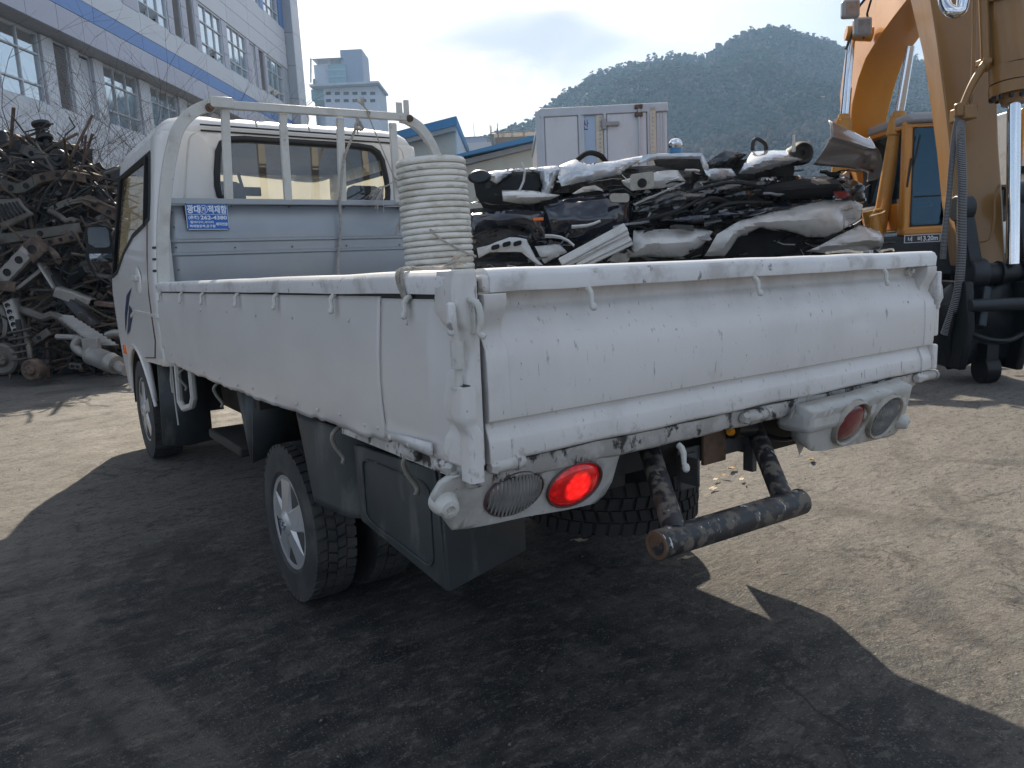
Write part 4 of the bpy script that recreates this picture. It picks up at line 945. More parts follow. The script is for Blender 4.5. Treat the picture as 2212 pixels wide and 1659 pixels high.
# --- lamp panels (bottom leans inward)
TH = RAD(20)
def lamp_unit(name, y0, corners, lamps, cone, depth, bez):
    up = V((0, -sin(TH), cos(TH))); nr = V((0, -cos(TH), -sin(TH)))
    P3 = lambda x, z: V((x, y0 + (.77 - z) * math.tan(TH), z))
    holes = []
    for lx, lz, rx, rz, m_ in lamps:
        holes.append([(lx + rx * cos(2 * pi * k / 20), lz + rz * sin(2 * pi * k / 20)) for k in range(20)])
    pv, tf = fill(corners, holes, .025)
    fl = MB().add([P3(a, b) + nr * (.003 * nz((a * 9, b * 9, 2))) for a, b in pv], tf)
    pan = fl.obj('lamp_panel', M['lamppanel'], truck, 60, solid=-depth, recalc=False)
    if pan.data.polygons[0].normal.y > 0: pan.data.flip_normals()
    pan.modifiers['thickness'].thickness = depth
    for lx, lz, rx, rz, m_ in lamps:
        c = P3(lx, lz)
        hx, hz = V((rx, 0, 0)), up * rz / cos(TH)
        L = empty('lamp', c); L.parent = truck
        def ringpt(a, rr, d): return hx * cos(a) * rr + hz * sin(a) * rr + nr * d
        n = 32
        ln = MB(); rows = [(0, .016), (.35, .015), (.7, .010), (.9, .003), (.97, -.006)]
        for i, (rr, d) in enumerate(rows): ln.v += [tuple(ringpt(2 * pi * k / n, max(rr, .001), d)) for k in range(n)]
        for i in range(len(rows) - 1): ln.f += [(i * n + k, i * n + (k + 1) % n, (i + 1) * n + (k + 1) % n, (i + 1) * n + k) for k in range(n)]
        ln.obj('lens', M[m_], L, 80)
        bz = MB(); rows = ([(.93, -.008), (.95, .006), (1.0, .013), (1.06, .014), (1.12, .008), (1.14, -.004)] if bez else [(.94, -.010), (.96, .002), (1.0, .006), (1.04, .004), (1.05, -.004)])
        for rr, d in rows: bz.v += [tuple(ringpt(2 * pi * k / n, rr, d)) for k in range(n)]
        for i in range(len(rows) - 1): bz.f += [(i * n + k, i * n + (k + 1) % n, (i + 1) * n + (k + 1) % n, (i + 1) * n + k) for k in range(n)]
        bz.obj('bezel', M['bezel'] if bez else M['redrim'], L, 60)
        bk = MB(); bk.lathe([(rx * .9, 0), (rx * .5, .03), (0, .04)], (0, 0, 0), (-nr), 20); bk.v = [tuple(V(v_) - nr * .004) for v_ in bk.v]
        bk.obj('lamp_bowl', M['chassis'], L)
        if m_ == 'clear':
            rb = MB()
            for k in range(-7, 8):
                x = k / 8; h = sqrt(max(0, 1 - x * x)) * .92
                a, b2 = hx * x - hz * h + nr * .009 * (1 - x * x), hx * x + hz * h + nr * .009 * (1 - x * x)
                rb.tube([a, hx * x + nr * (.0165 - .012 * x * x), b2], .0028, 5)
            tag(rb.obj('lens_rib', M['clear'], L), kind='stuff')
    cp = V(cone)
    MB().lathe([(.028, .0), (.028, .010), (.023, .028), (.018, .042), (.009, .044), (.007, .036), (0, .034)], cp + V((0, .02, .01)), V((-.10 if cone[0] < .5 else .30, -1, -.25)), 20).obj('bump_stop', M['hook'], truck, 50)
    return pan
M['redrim'] = mat('red lamp seal', (.10, .05, .05), .4, layers=[(GRIME, W3, 30, .5, .1, .7, .8)])
lamp_unit('left', .010, [(.402, .764), (.399, .72), (.397, .68), (.385, .650), (.360, .632), (.02, .656), (-.017, .663), (-.044, .700), (-.060, .719), (-.070, .747), (-.056, .772), (-.040, .78), (.03, .778)],
          [(.121, .713, .070, .048, 'clear'), (.283, .698, .073, .052, 'redlit')], (-.040, .020, .722), .012, False)
lamp_unit('right', -.060, [(.994, .762), (1.012, .70), (1.030, .663), (1.060, .645), (1.116, .633), (1.470, .614), (1.505, .618), (1.520, .636), (1.508, .70), (1.482, .776)],
          [(1.204, .705, .070, .058, 'red'), (1.378, .697, .072, .060, 'clear')], (1.500, -.020, .655), .05, True)
MB().box(1.00, 1.49, -.05, .06, .70, .775).obj('lamp_housing', M['lamppanel'], truck, bevel=.02)
# --- drawbar, plate bracket, rear bits
MB().tube([(.372, -.118, .583), (.60, -.121, .579), (.86, -.120, .572)], .0315, 24).obj('drawbar_tube', M['pipe'], truck)
for x in (.372, .860): MB().lathe([(.0315, 0), (.030, .003), (.022, .002), (.022, -.02)], (x, -.118, .583 if x < .5 else .572), (-1 if x < .5 else 1, 0, 0), 20).obj('tube_end', M['rustmetal'], truck)
for a, b2 in (((.615, .16, .735), (.430, -.115, .592)), ((1.040, .16, .700), (.800, -.115, .588))):
    MB().tube([a, b2], .0255, 18).obj('drawbar_strut', M['pipe'], truck)
MB().box(.780, .870, .112, .122, .630, .735).obj('rusty_plate', M['rustmetal'], truck, bevel=.003)
tag(bpy.data.objects['rusty_plate'], 'rust brown mounting plate')
MB().tube([(.875, .10, .72), (.95, .10, .715)], .030, 14).obj('plate_lamp', M['blackgloss'], truck)
MB().lathe([(.012, 0), (.010, .01), (0, .012)], (.868, .095, .712), (-1, -.3, 0), 10).obj('lamp_bulb', M['amberlamp'], truck)
MB().box(.70, .985, .125, .133, .640, .685).box(.965, .985, .10, .133, .58, .72).box(.70, .76, .118, .131, .576, .672).box(.70, .708, .06, .13, .60, .672).obj('plate_bracket', M['greymetal'], truck, bevel=.003)
MB().tube(spline([(1.02, .14, .69), (1.08, .10, .655), (1.14, .08, .66), (1.2, .1, .70)], 5), .006, 8).obj('lamp_cable', M['blackgloss'], truck)
MB().box(1.0, 1.24, .12, .9, .62, .715).obj('frame_box', M['chassis'], truck)

# --- wheels
def tyre(r, wd, x, y, z, rim_r, name='tyre', dish=0):
    w2 = wd / 2; t = MB()
    prof = [(rim_r, -w2 * .86), (rim_r + .012, -w2 * .98), (rim_r + (r - rim_r) * .55, -w2), (r * .955, -w2 * .92), (r * .97, -w2 * .84), (r * .962, -w2 * .3), (r * .962, w2 * .3), (r * .97, w2 * .84), (r * .955, w2 * .92), (rim_r + (r - rim_r) * .55, w2), (rim_r + .012, w2 * .98), (rim_r, w2 * .86)]
    t.lathe(prof, (0, 0, 0), (1, 0, 0), 56)
    for k in range(44):                                     # tread blocks
        a = 2 * pi * k / 44
        for j, (xa, xb) in enumerate(((-.93, -.45), (-.40, .0), (.04, .42), (.47, .93))):
            da = (pi / 44) * (j % 2) + .02
            def P(xf, aa, rr): return (xf * w2, rr * cos(a + da + aa), rr * sin(a + da + aa))
            d2 = pi / 44 * .74; sk = .03 * (1 if j in (0, 2) else -1)
            ro = r if abs(xa) < .9 and abs(xb) < .9 else r * .993
            vs = [P(xa, -d2 + sk, r * .955), P(xb, -d2, r * .955), P(xb, d2, r * .955), P(xa, d2 + sk, r * .955), P(xa, -d2 + sk, ro), P(xb, -d2, ro), P(xb, d2, ro), P(xa, d2 + sk, ro)]
            t.add(vs, [(4, 5, 6, 7), (0, 1, 5, 4), (1, 2, 6, 5), (2, 3, 7, 6), (3, 0, 4, 7)])
    return t
def wheel_cover(rr, out):
    """five spoke silver cover; outer side toward -x, centre at origin"""
    cv = MB(); cv.lathe([(rr, .02), (rr * 1.02, -.004), (rr * .985, -.014), (rr * .90, -.012), (rr * .86, .004), (rr * .86, .03)], (0, 0, 0), (-1 * -1, 0, 0), 48)
    for k in range(5):
        a = 2 * pi * k / 5 + .28; c, s_ = cos(a), sin(a)
        def Q(ra, wa, xx): return (xx, ra * c - wa * s_, ra * s_ + wa * c)
        R0, R1 = rr * .16, rr * .90
        A = [(R0, .045), (rr * .42, .050), (rr * .72, .064), (R1, .080)]
        vs = []
        for ra, wa in A:
            f = ra / R1; xo = -.030 + .018 * f
            vs += [Q(ra, -wa, xo + .022), Q(ra, -wa * .62, xo), Q(ra, wa * .62, xo), Q(ra, wa, xo + .022)]
        cv.add(vs, [(i * 4 + j, i * 4 + j + 1, i * 4 + j + 5, i * 4 + j + 4) for i in range(3) for j in range(3)])
    cv.lathe([(rr * .30, .0), (rr * .28, -.026), (rr * .18, -.036), (0, -.037)], (0, 0, 0), (1, 0, 0), 30)
    return cv
def emblem(rr):
    e = MB(); n = 20
    e.sweep([(-.0015, -.002), (.0015, -.002), (.0015, .002), (-.0015, .002)], lambda t, q: (-.0395 + q[1], (.030 + q[0]) * cos(2 * pi * t), (.018 + q[0]) * sin(2 * pi * t)), 24)
    def bar2(p, q): e.bar((-.040, *p), (-.040, *q), .004, .003, (1, 0, 0))
    # K I A shaped strokes, reading along y
    bar2((.020, -.008), (.020, .008)); bar2((.019, .0), (.011, .008)); bar2((.019, 0), (.011, -.008))
    bar2((.004, -.008), (.004, .008))
    bar2((-.003, -.008), (-.009, .009)); bar2((-.009, .009), (-.016, -.008)); bar2((-.006, -.002), (-.013, -.002))
    return e
def make_wheel(name, r, wd, rim, x, y, zlift, cover=True, flip=False):
    wh = empty(name, (x, y, r + zlift)); wh.parent = truck
    sg = -1 if flip else 1
    tyre(r, wd, 0, 0, 0, rim).obj('tyre', M['rubber'], wh, 30)
    MB().lathe([(rim + .004, -wd * .40), (rim * .93, -wd * .36), (rim * .9, wd * .1), (rim * .4, wd * .14), (0, wd * .14)], (0, 0, 0), (sg, 0, 0), 32).obj('rim', M['chassis'], wh)
    if cover:
        cv = wheel_cover(rim, 1); cv.v = [(v_[0] - wd * .36, v_[1], v_[2]) for v_ in cv.v]
        cv.obj('wheel_cover', M['alloy'], wh, 35)
        em = emblem(rim); em.v = [(v_[0] - wd * .36 + .002, v_[1], v_[2]) for v_ in em.v]; em.obj('emblem', M['chrome'], wh)
    return wh
make_wheel('rear_wheel', .285, .150, .172, .155, 1.415, .010)
make_wheel('rear_wheel', .285, .150, .172, .375, 1.415, .014, cover=False)
make_wheel('rear_wheel', .285, .150, .172, 1.345, 1.38, .028, cover=False, flip=True)
make_wheel('rear_wheel', .285, .150, .172, 1.560, 1.38, .031, cover=False, flip=True)
make_wheel('front_wheel', .322, .185, .212, .145, 4.18, .024)
make_wheel('front_wheel', .322, .185, .212, 1.575, 4.18, .044, cover=False, flip=True)
sp = empty('spare_wheel', (1.0, .72, .408)); sp.parent = truck; sp.rotation_euler = (RAD(3), RAD(90), 0)
tyre(.30, .185, 0, 0, 0, .19).obj('tyre', M['rubberdark'], sp, 30)
MB().lathe([(.19, -.06), (.17, -.02), (.06, -.02), (0, -.03)], (0, 0, 0), (1, 0, 0), 28).obj('rim', M['chassis'], sp)

# --- splash guards and side boxes
g = MB()
def sg_fn(i, j):
    zt_, zb_ = .745, .476
    z = zt_ + (zb_ - zt_) * j
    y0 = 1.115 - .10 * j; y1 = .69
    if i < .55: y = y0 + (y1 + .12 - y0) * (i / .55); x = .048 - .02 * sin(pi * i / .55) * .4
    else: k = (i - .55) / .45; y = y1 + .12 - .10 * sin(k * pi / 2); x = .048 + .14 * (1 - cos(k * pi / 2))
    z2 = z + (.012 * sin(i * pi) if j > .9 else 0)
    return (x, y, z2)
g.grid(sg_fn, 26, 12).obj('splash_guard', M['blackplate'], truck, 60, solid=.006)
MB().grid(lambda i, j: (BW - .055 + .01 * sin(pi * i), 1.115 - .1 * j - .40 * i * (1 - .2 * j), .745 - .27 * j), 12, 8).obj('splash_guard', M['blackplate'], truck, 60, solid=.006)
MB().add([(.045, 1.80, .76), (.052, 1.60, .76), (.052, 1.69, .47), (.056, 1.72, .47)], [(0, 1, 2, 3)]).add([(.052, 1.60, .76), (.25, 1.62, .76), (.25, 1.70, .52), (.052, 1.69, .47)], [(0, 1, 2, 3)]).obj('fender_flap', M['blackplate'], truck, solid=.008)
MB().box(.06, .5, 1.55, 1.7, .69, .73).obj('inner_fender', M['chassis'], truck)
# side panel box behind the rear wheel with pressed frame and disc
bx = MB(); bx.add([(.05, .675, .715), (.05, .660, .507), (.05, .205, .462), (.05, .232, .735)], [(0, 1, 2, 3)])
box = bx.obj('side_box', M['blackplate'], truck, solid=.012, bevel=.004)
pr = MB(); Pk = lambda s_, t: V((.0475, .66 + (.225 - .66) * s_, (.710 + (.722 - .710) * s_) + ((.507 + (.470 - .507) * s_) - (.710 + .012 * s_)) * t))
loop = [Pk(*q_) for q_ in rrect(.10, .93, .10, .90, .10, 4)]
pr.tube(loop + [loop[0]], .0028, 6)
pr.obj('pressed_rib', M['blackplate'], box)
MB().add([(.056, .212, .735), (.34, .31, .725), (.345, .312, .452), (.056, .200, .462)], [(0, 1, 2, 3)]).obj('box_back', M['blackplate'], truck, solid=.010, bevel=.003)
MB().add([(.06, .22, .480), (.34, .32, .470), (.34, .62, .50), (.06, .64, .515)], [(0, 1, 2, 3)]).obj('box_floor', M['rustmetal'], truck, solid=.008)
MB().add([(.07, 3.60, .70), (.056, 3.62, .20), (.20, 3.62, .175), (.34, 3.62, .19), (.34, 3.60, .70)], [(0, 1, 2, 3, 4)]).obj('front_mud_flap', M['blackplate'], truck, solid=.012)
u = MB(); u.tube([(.04, 2.86, .75), (.04, 2.88, .56), (.04, 2.80, .535), (.04, 2.60, .575), (.04, 2.545, .62), (.04, 2.54, .76)], .016, 8)
u.obj('white_stirrup', M['frame'], truck)
MB().tube([(.09, 3.3, .70), (.085, 3.32, .62), (.09, 3.33, .55)], .006, 6).tube([(.085, 3.25, .70), (.08, 3.24, .52), (.082, 3.23, .38)], .004, 6).obj('hanging_strap', M['hook'], truck)

# --- headboard and guard frame
hb = MB()
HBP = [(2.872, .80), (2.872, 1.285), (2.864, 1.292), (2.864, 1.300), (2.872, 1.307), (2.872, 1.350), (2.864, 1.357), (2.864, 1.365), (2.872, 1.372), (2.872, 1.535)]
hb.sweep(HBP, lambda t, p_: (.075 + 1.57 * t, p_[0] + .004 * nz((t * 5, p_[1] * 5, 3)), p_[1] + .012 * t), 40, closed=False)
head = hb.obj('headboard', M['galv'], truck, 30, solid=-.01)
MB().bar((.075, 2.866, 1.553), (1.645, 2.866, 1.566), .03, .030).obj('headboard_rail', M['galv'], head, bevel=.004)
sc = MB()
for x in (.36, .66, .97, 1.3): 
    for z in (1.535, 1.325): sc.lathe([(.005, 0), (.004, .003), (0, .0035)], (x + .02, 2.866, z), (0, -1, 0), 8)
for z in (1.5, 1.43, 1.33, 1.22): sc.lathe([(.005, 0), (.004, .003), (0, .0035)], (.095, 2.866, z), (0, -1, 0), 8)
tag(sc.obj('headboard_screw', M['greymetal'], head), kind='stuff')
MB().bar((.146, 2.862, 1.535), (.158, 2.862, 1.435), .004, .010, (0, 1, 0)).obj('black_scratch', M['gasket'], head)
gf = MB(); gf.bar((.305, 2.85, 2.026), (1.40, 2.85, 2.046), .036, .040)
rail = gf.obj('top_rail', M['frame'], truck, bevel=.004)
MB().bar((.315, 2.846, 2.034), (.425, 2.846, 2.036), .046, .052).obj('rail_sleeve', M['frame'], rail, bevel=.004)
for pts in ([(.012, 2.87, .84), (.022, 2.87, 1.16), (.045, 2.868, 1.42), (.082, 2.862, 1.64), (.120, 2.86, 1.79), (.165, 2.86, 1.905), (.235, 2.86, 1.98), (.31, 2.86, 2.018), (.34, 2.86, 2.022)],
            [(1.37, 2.86, 2.045), (1.42, 2.86, 2.035), (1.50, 2.86, 1.990), (1.565, 2.86, 1.905), (1.61, 2.86, 1.79), (1.635, 2.86, 1.65), (1.640, 2.86, 1.30)]):
    s_ = MB(); PP = spline(pts, 5)
    prof2 = [(-.028, -.018), (.028, -.018), (.028, .018), (-.028, .018)]
    def pf(t, q_, PP=PP):
        i = min(int(t * (len(PP) - 1)), len(PP) - 2); k = t * (len(PP) - 1) - i; c = PP[i].lerp(PP[i + 1], k); d = (PP[i + 1] - PP[i]).normalized(); nn = V((d.z, 0, -d.x))
        return c + nn * q_[0] + V((0, q_[1], 0))
    s_.sweep(prof2, pf, len(PP) - 1).obj('bent_post', M['frame'], truck, 50, bevel=.005)
for xa, xb in ((.392, .370), (.685, .676), (1.003, .984), (1.320, 1.322)):
    MB().bar((xa, 2.862, 2.01), (xb, 2.862, 1.565), .024, .041, (1, 0, 0)).obj('guard_bar', M['frame'], truck, bevel=.003)
for x, z in ((.312, 2.006), (1.418, 2.038)): MB().lathe([(.020, 0), (.020, .012), (.011, .012), (.010, .020), (0, .021)], (x, 2.838, z), (0, -1, 0), 14).obj('pivot_bolt', M['rustmetal'], rail, 30)
MB().box(1.345, 1.385, 2.852, 2.860, 2.04, 2.128).box(1.388, 1.422, 2.840, 2.850, 2.02, 2.142).obj('end_stop', M['frame'], rail, bevel=.003)
hh = MB(); hh.tube(spline([(0, 0, 0), (.004, -.004, -.02), (-.004, -.006, -.045), (.002, -.008, -.075)], 4), .005, 8); hh.lathe([(0, -.006), (.0075, 0), (0, .006)], (.002, -.008, -.078), (0, 0, 1), 8)
hme = hh.mesh('rail_hook', M['hook'])
for x in (.535, .812, 1.09): inst('rail_hook', hme, rail, (x, 2.845, 2.012))

# --- the blue maker's plate with its lettering
sg = empty('sign_plate', (.158, 2.8575, 1.419)); sg.parent = head
SW, SH = .196, .122
MB().box(-.003, SW + .003, -.002, .003, -.004, SH + .002).obj('plate_border', M['signwhite'], sg, bevel=.001)
MB().box(0, SW, -.004, -.0022, 0, SH).obj('blue_field', M['blue'], sg)
tx = MB(); deps = None
for body, x0, x1, z0, z1 in (('광대', .003, .064, .076, .117), ('적재함', .102, .193, .076, .117), ('(춘천)', .007, .057, .045, .066), ('262-4380', .063, .191, .046, .066),
                             ('칼바디이,사다리', .013, .124, .026, .040), ('적재함문짝,공구함', .008, .132, .006, .021), ('제작전문', .134, .193, .015, .032), ('카', .073, .093, .083, .109)):
    t_ = text(body, x0, x1, z0, z1); t_.v = [(v_[0], -.0046, v_[2]) for v_ in t_.v]
    if t_.v: t_.obj('lettering', M['signwhite'], sg, 0, recalc=False)
MB().sweep([(-.0012, -.0002), (.0012, -.0002), (.0012, .0004), (-.0012, .0004)], lambda t, q_: (.083 + (.0175 + q_[0]) * cos(2 * pi * t), -.0046 - q_[1], .0965 + (.0195 + q_[0]) * sin(2 * pi * t)), 28).box(.003, .193, -.0048, -.0042, .0705, .0722).obj('sign_mark', M['signwhite'], sg, 0)
sv = MB()
for x in (-.001, SW): 
    for z in (0, SH): sv.lathe([(.004, 0), (.0035, .003), (0, .0035)], (x, -.004, z), (0, -1, 0), 8)
sv.obj('plate_screw', M['greymetal'], sg)

# --- cab
CX = BW / 2
def cab_path():
    P = [];
    R0, R1 = .15, .22; yr, yf, xl, xr = 3.05, 4.97, .035, BW - .035
    def arc(cx_, cy_, r_, a0, a1, n=7): return [(cx_ + r_ * cos(RAD(a0 + (a1 - a0) * k / n)), cy_ + r_ * sin(RAD(a0 + (a1 - a0) * k / n))) for k in range(n + 1)]
    P += [(CX, yr)]; P += arc(xl + R0, yr + R0, R0, 270, 180); P += arc(xl + R1, yf - R1, R1, 180, 90); P += [(CX, yf)]
    return P
CP = cab_path(); CL = [0]
for a, b2 in zip(CP, CP[1:]): CL.append(CL[-1] + math.dist(a, b2))
def cab_xy(s_):
    for i in range(len(CP) - 1):
        if s_ <= CL[i + 1] or i == len(CP) - 2:
            k = (s_ - CL[i]) / (CL[i + 1] - CL[i]); return (CP[i][0] + (CP[i + 1][0] - CP[i][0]) * k, CP[i][1] + (CP[i + 1][1] - CP[i][1]) * k)
def s_of_y(y): return CL[8] + (y - CP[8][1])                    # along the side
def s_of_x(x): return CX - x                                    # along the rear wall
ZR = 1.93
def cab3(s_, z, mirror=False, inset=0):
    x, y = cab_xy(max(0, min(CL[-1], s_)))
    k = max(0, (z - 1.15) / .8)
    x = CX + (x - CX) * (1 - .105 * k ** 1.2 - inset); 
    f = max(0, min(1, (y - 3.2) / 1.7)); y = y - f * .46 * k
    y += (1 - f) * .02 * k
    if z < 1.15: x += (CX - x) * .02 * ((1.15 - z) / .5) ** 2 * (1 if y > 3.2 else 0)
    if mirror: x = 2 * CX - x
    return V((x, y, z))
sEnd = CL[-1]
archc = s_of_y(4.18)
def arch(): return [(archc + .405 * cos(RAD(a)), .345 + .405 * sin(RAD(a))) for a in range(165, 14, -15)]
shell = [(0, ZR), (0, .74), (s_of_y(3.25), .715), (s_of_y(3.74), .70), (s_of_y(3.765), .45 + .0)] + arch() + [(s_of_y(4.62), .44), (s_of_y(4.8), .42), (sEnd, .42), (sEnd, ZR)]
def curve_roof(): pass
rearwin = [(-.01, 1.905)] + [(s_of_x(x), z) for x, z in ((.50, 1.905), (.41, 1.898), (.365, 1.875), (.345, 1.83), (.335, 1.72), (.335, 1.655), (.345, 1.605), (.375, 1.578), (.42, 1.572))] + [(-.01, 1.575)]
rearwin = [(max(a, .0), b2) for a, b2 in rearwin]
sidewin = [(s_of_y(y), z) for y, z in ((3.27, 1.84), (3.24, 1.60), (3.26, 1.50), (3.45, 1.475), (3.85, 1.44), (4.2, 1.36), (4.5, 1.24), (4.70, 1.215), (4.74, 1.23), (4.74, 1.84))]
wind = [(s_of_y(4.80) + .10, 1.90), (s_of_y(4.80) + .02, 1.25), (sEnd - .0, 1.22), (sEnd - .0, 1.912)]
shell2 = [(0, ZR)] + [(0, 1.905)] + rearwin[1:-1] + [(0, 1.575), (0, .74)] + shell[2:-1] + [(sEnd, 1.22)] + [wind[1], wind[0]] + [(sEnd, 1.912), (sEnd, ZR)]
pv, tf = fill(shell2, [sidewin], .06)
for mir in (False, True):
    q = MB().add([cab3(a, b2, mir) for a, b2 in pv], tf)
    o = q.obj('cab_shell' if not mir else 'cab_shell', M['whiteclean'], truck, 50, merge=1e-4)
    sm = o.modifiers.new('thickness', 'SOLIDIFY'); sm.thickness = .022; sm.offset = 0
# roof
rf = MB(); ring0 = [0 + sEnd * k / 48 for k in range(49)]
rows = [(0, 0), (.035, .050), (.09, .085), (.18, .105), (.40, .125), (.7, .13), (1, .13)]
full = [cab3(s_, ZR) for s_ in ring0] + [cab3(s_, ZR, True) for s_ in reversed(ring0[1:-1])]
cen = V((CX, 3.85, ZR)); n = len(full)
for t, dz in rows: rf.v += [tuple(v_.lerp(cen, t) + V((0, 0, dz - (0.012 if .1 < t < .35 and int((v_.x) * 9) % 2 else 0)))) for v_ in full]
for i in range(len(rows) - 1): rf.f += [(i * n + k, i * n + (k + 1) % n, (i + 1) * n + (k + 1) % n, (i + 1) * n + k) for k in range(n)]
rf.obj('cab_roof', M['whiteclean'], truck, 60, solid=.015)
rl = MB(); rl.v = [tuple(v_.lerp(cen, t) + V((0, 0, dz - .03))) for t, dz in ((.03, .02), (.1, .055), (.4, .085), (1, .09)) for v_ in full]
for i in range(3): rl.f += [(i * n + k, i * n + (k + 1) % n, (i + 1) * n + (k + 1) % n, (i + 1) * n + k) for k in range(n)]
rl.obj('headliner', M['headliner'], truck, 60)
sk = MB()                                                       # dark roof seams across the rear wall
for z, m_ in ((1.965, 0), (1.935, 0)):
    pts = [cab3(s_of_x(x), ZR) + V((0, -.013 + (.004 if z > 1.95 else 0), z - ZR)) for x in (.25, .45, .65, CX)]; pts += [V((2 * CX - q_.x, q_.y, q_.z)) for q_ in reversed(pts[:-1])]
    sk.tube(pts, .0045, 6)
sk.obj('roof_seam', M['gasket'], truck)
for mir in (0, 1):
    bp_ = [V((x if not mir else 2 * CX - x, y - .004, z)) for x, y, z in ((.305, 3.068, 1.928), (.262, 3.066, 1.905), (.245, 3.064, 1.86), (.215, 3.060, 1.70), (.192, 3.056, 1.57))]
    MB().tube(spline(bp_, 4), .006, 6).obj('wall_bead', M['frame'], truck)
# rear window, gasket, other glass
def loop3(pts, off=0, mirror=False): return [cab3(a, b2, mirror) + V((0, off, 0)) for a, b2 in pts]
half = loop3(rearwin[1:-1], -.012)
lp = half + [V((2 * CX - q_.x, q_.y, q_.z)) for q_ in reversed(half)]
MB().tube(lp + [lp[0], lp[1]], .017, 8).obj('window_gasket', M['gasket'], truck, 60)
gl = MB().add([q_ + V((0, .012, 0)) for q_ in lp], [tuple(range(len(lp)))]).obj('rear_window', M['carglass'], truck, 0)
for mir in (False, True):
    pv2, tf2 = fill(sidewin, [], .12)
    MB().add([cab3(a, b2, mir) for a, b2 in pv2], tf2).obj('door_window', M['doorglass'], truck, 60)
    lpd = loop3(sidewin, 0, mir); MB().tube(lpd + [lpd[0]], .020, 6).obj('door_window_seal', M['gasket'], truck)
    fr_ = [cab3(s_of_y(y), z, mir) + V((-.006 if not mir else .006, 0, 0)) for y, z in ((3.40, 1.84), (3.40, 1.47))]
    MB().bar(fr_[0], fr_[1], .02, .035, (1, 0, 0)).obj('door_window_bar', M['gasket'], truck)
wl = [cab3(a, b2) for a, b2 in (wind[1], wind[0], wind[3])]; wf = [wl[1], wl[2], V((2 * CX - wl[1].x, wl[1].y, wl[1].z)), V((2 * CX - wl[0].x, wl[0].y, wl[0].z)), cab3(sEnd, 1.22), wl[0]]
MB().add(wf, [(0, 1, 2, 3, 4, 5)]).obj('windscreen', M['windscreen'], truck, 0)
MB().box(.12, BW - .12, 3.9, 4.75, .70, 1.22).obj('dashboard', M['seat'], truck, bevel=.06)
MB().box(.10, BW - .10, 3.12, 3.9, .72, 1.05).obj('bench_seat', M['seat'], truck, bevel=.05)
for x in (.44, 1.28):
    MB().box(x - .23, x + .23, 3.16, 3.30, 1.0, 1.50).obj('seat_back', M['seat'], truck, bevel=.05)
    MB().box(x - .12, x + .12, 3.17, 3.27, 1.50, 1.70).obj('headrest', M['seat'], truck, bevel=.05)
mr = MB(); mr.box(.86 - .12, .86 + .12, 4.30, 4.33, 1.74, 1.80); mr.tube([(.86, 4.33, 1.80), (.86, 4.40, 1.90)], .012, 8)
mr.obj('inner_mirror', M['headliner'], truck, bevel=.015)
sw = MB(); 
sw.sweep([(.012 * cos(2 * pi * k / 8), .012 * sin(2 * pi * k / 8)) for k in range(8)], lambda t, q_: V((.46, 4.15, 1.22)) + V((1, 0, 0)) * (.18 + q_[0]) * cos(2 * pi * t) + V((0, .55, .83)) * (.18 + q_[0]) * sin(2 * pi * t) + V((0, -.83, .55)) * q_[1], 28, True)
sw.obj('steering_wheel', M['blackgloss'], truck)
# door: seam lines, handle, decal, trim, slots, indicator
ds = MB(); P_ = lambda y, z, off=-.013: cab3(s_of_y(y), z) + V((off, 0, 0))
ds.tube([P_(3.32, z) for z in (1.50, 1.3, 1.1, .95, .85)] + [P_(3.42, .745), P_(3.76, .72)], .004, 6)
ds.obj('door_seam', M['rustmetal'], truck)
hd = MB(); hd.lathe([(.0, .012), (.05, .010), (.062, 0)], P_(3.63, 1.175), (-1, 0, 0), 24); hd.v = [(v_[0], 3.63 + (v_[1] - 3.63) * 1.7, 1.175 + (v_[2] - 1.175) * 1.3) for v_ in hd.v]
hd.obj('door_handle_cup', M['whiteclean'], truck)
MB().bar(P_(3.545, 1.19, -.03), P_(3.715, 1.195, -.03), .020, .032).obj('door_handle', M['frame'], truck, bevel=.006)
tr = MB(); tr.sweep([(-.004, -.012), (.006, -.008), (.006, .008), (-.004, .012)], lambda t, q_: P_(3.1 + .95 * t, .985 + .012 * t - .15 * max(0, t - .75) ** 2 * 4 + q_[1], -.012 - q_[0]), 24)
tr.obj('side_moulding', M['whiteclean'], truck, 60)
ar = MB(); AP = [cab3(archc + .425 * cos(RAD(a)), .345 + .425 * sin(RAD(a))) for a in range(170, 9, -8)]
ar.tube([q_ + V((-.008, 0, 0)) for q_ in AP], .011, 8).obj('wheel_arch_lip', M['whiteclean'], truck, 60)
MB().grid(lambda i, j: (.06 + .40 * j, 4.18 + .40 * cos(pi * i), .345 + .40 * sin(pi * i)), 16, 2).obj('wheel_well', M['chassis'], truck)
M['decal'] = mat('dark blue decal', (.03, .045, .10), .35)
for poly in ([(3.88, 1.14), (4.02, 1.08), (4.22, .96), (4.40, .84), (4.30, .97), (4.12, 1.09)], [(3.95, .99), (4.06, 1.03), (4.20, .93), (4.34, .83), (4.20, .86), (4.04, .94)]):
    a_, b2 = fill(poly, [], .06)
    MB().add([cab3(s_of_y(y), z) + V((-.0145, 0, 0)) for y, z in a_], b2).obj('door_decal', M['decal'], truck, 0)
sl2 = MB()
for z in (1.345, 1.285, 1.225):
    sl2.bar(cab3(CL[4] , z) + V((-.010, -.010, 0)), cab3(CL[7], z - .002) + V((-.013, -.003, 0)), .010, .012)
sl2.obj('vent_slot', M['chassis'], truck)
MB().obox(P_(4.55, .72), (.010, 0, 0), (0, .03, 0), (0, 0, .03)).obj('side_indicator', M['orange'], truck, bevel=.006)
MB().tube([V((.02, 4.6, 1.34)), V((-.02, 4.58, 1.34))], .03, 10).obj('mirror_arm', M['blackgloss'], truck)
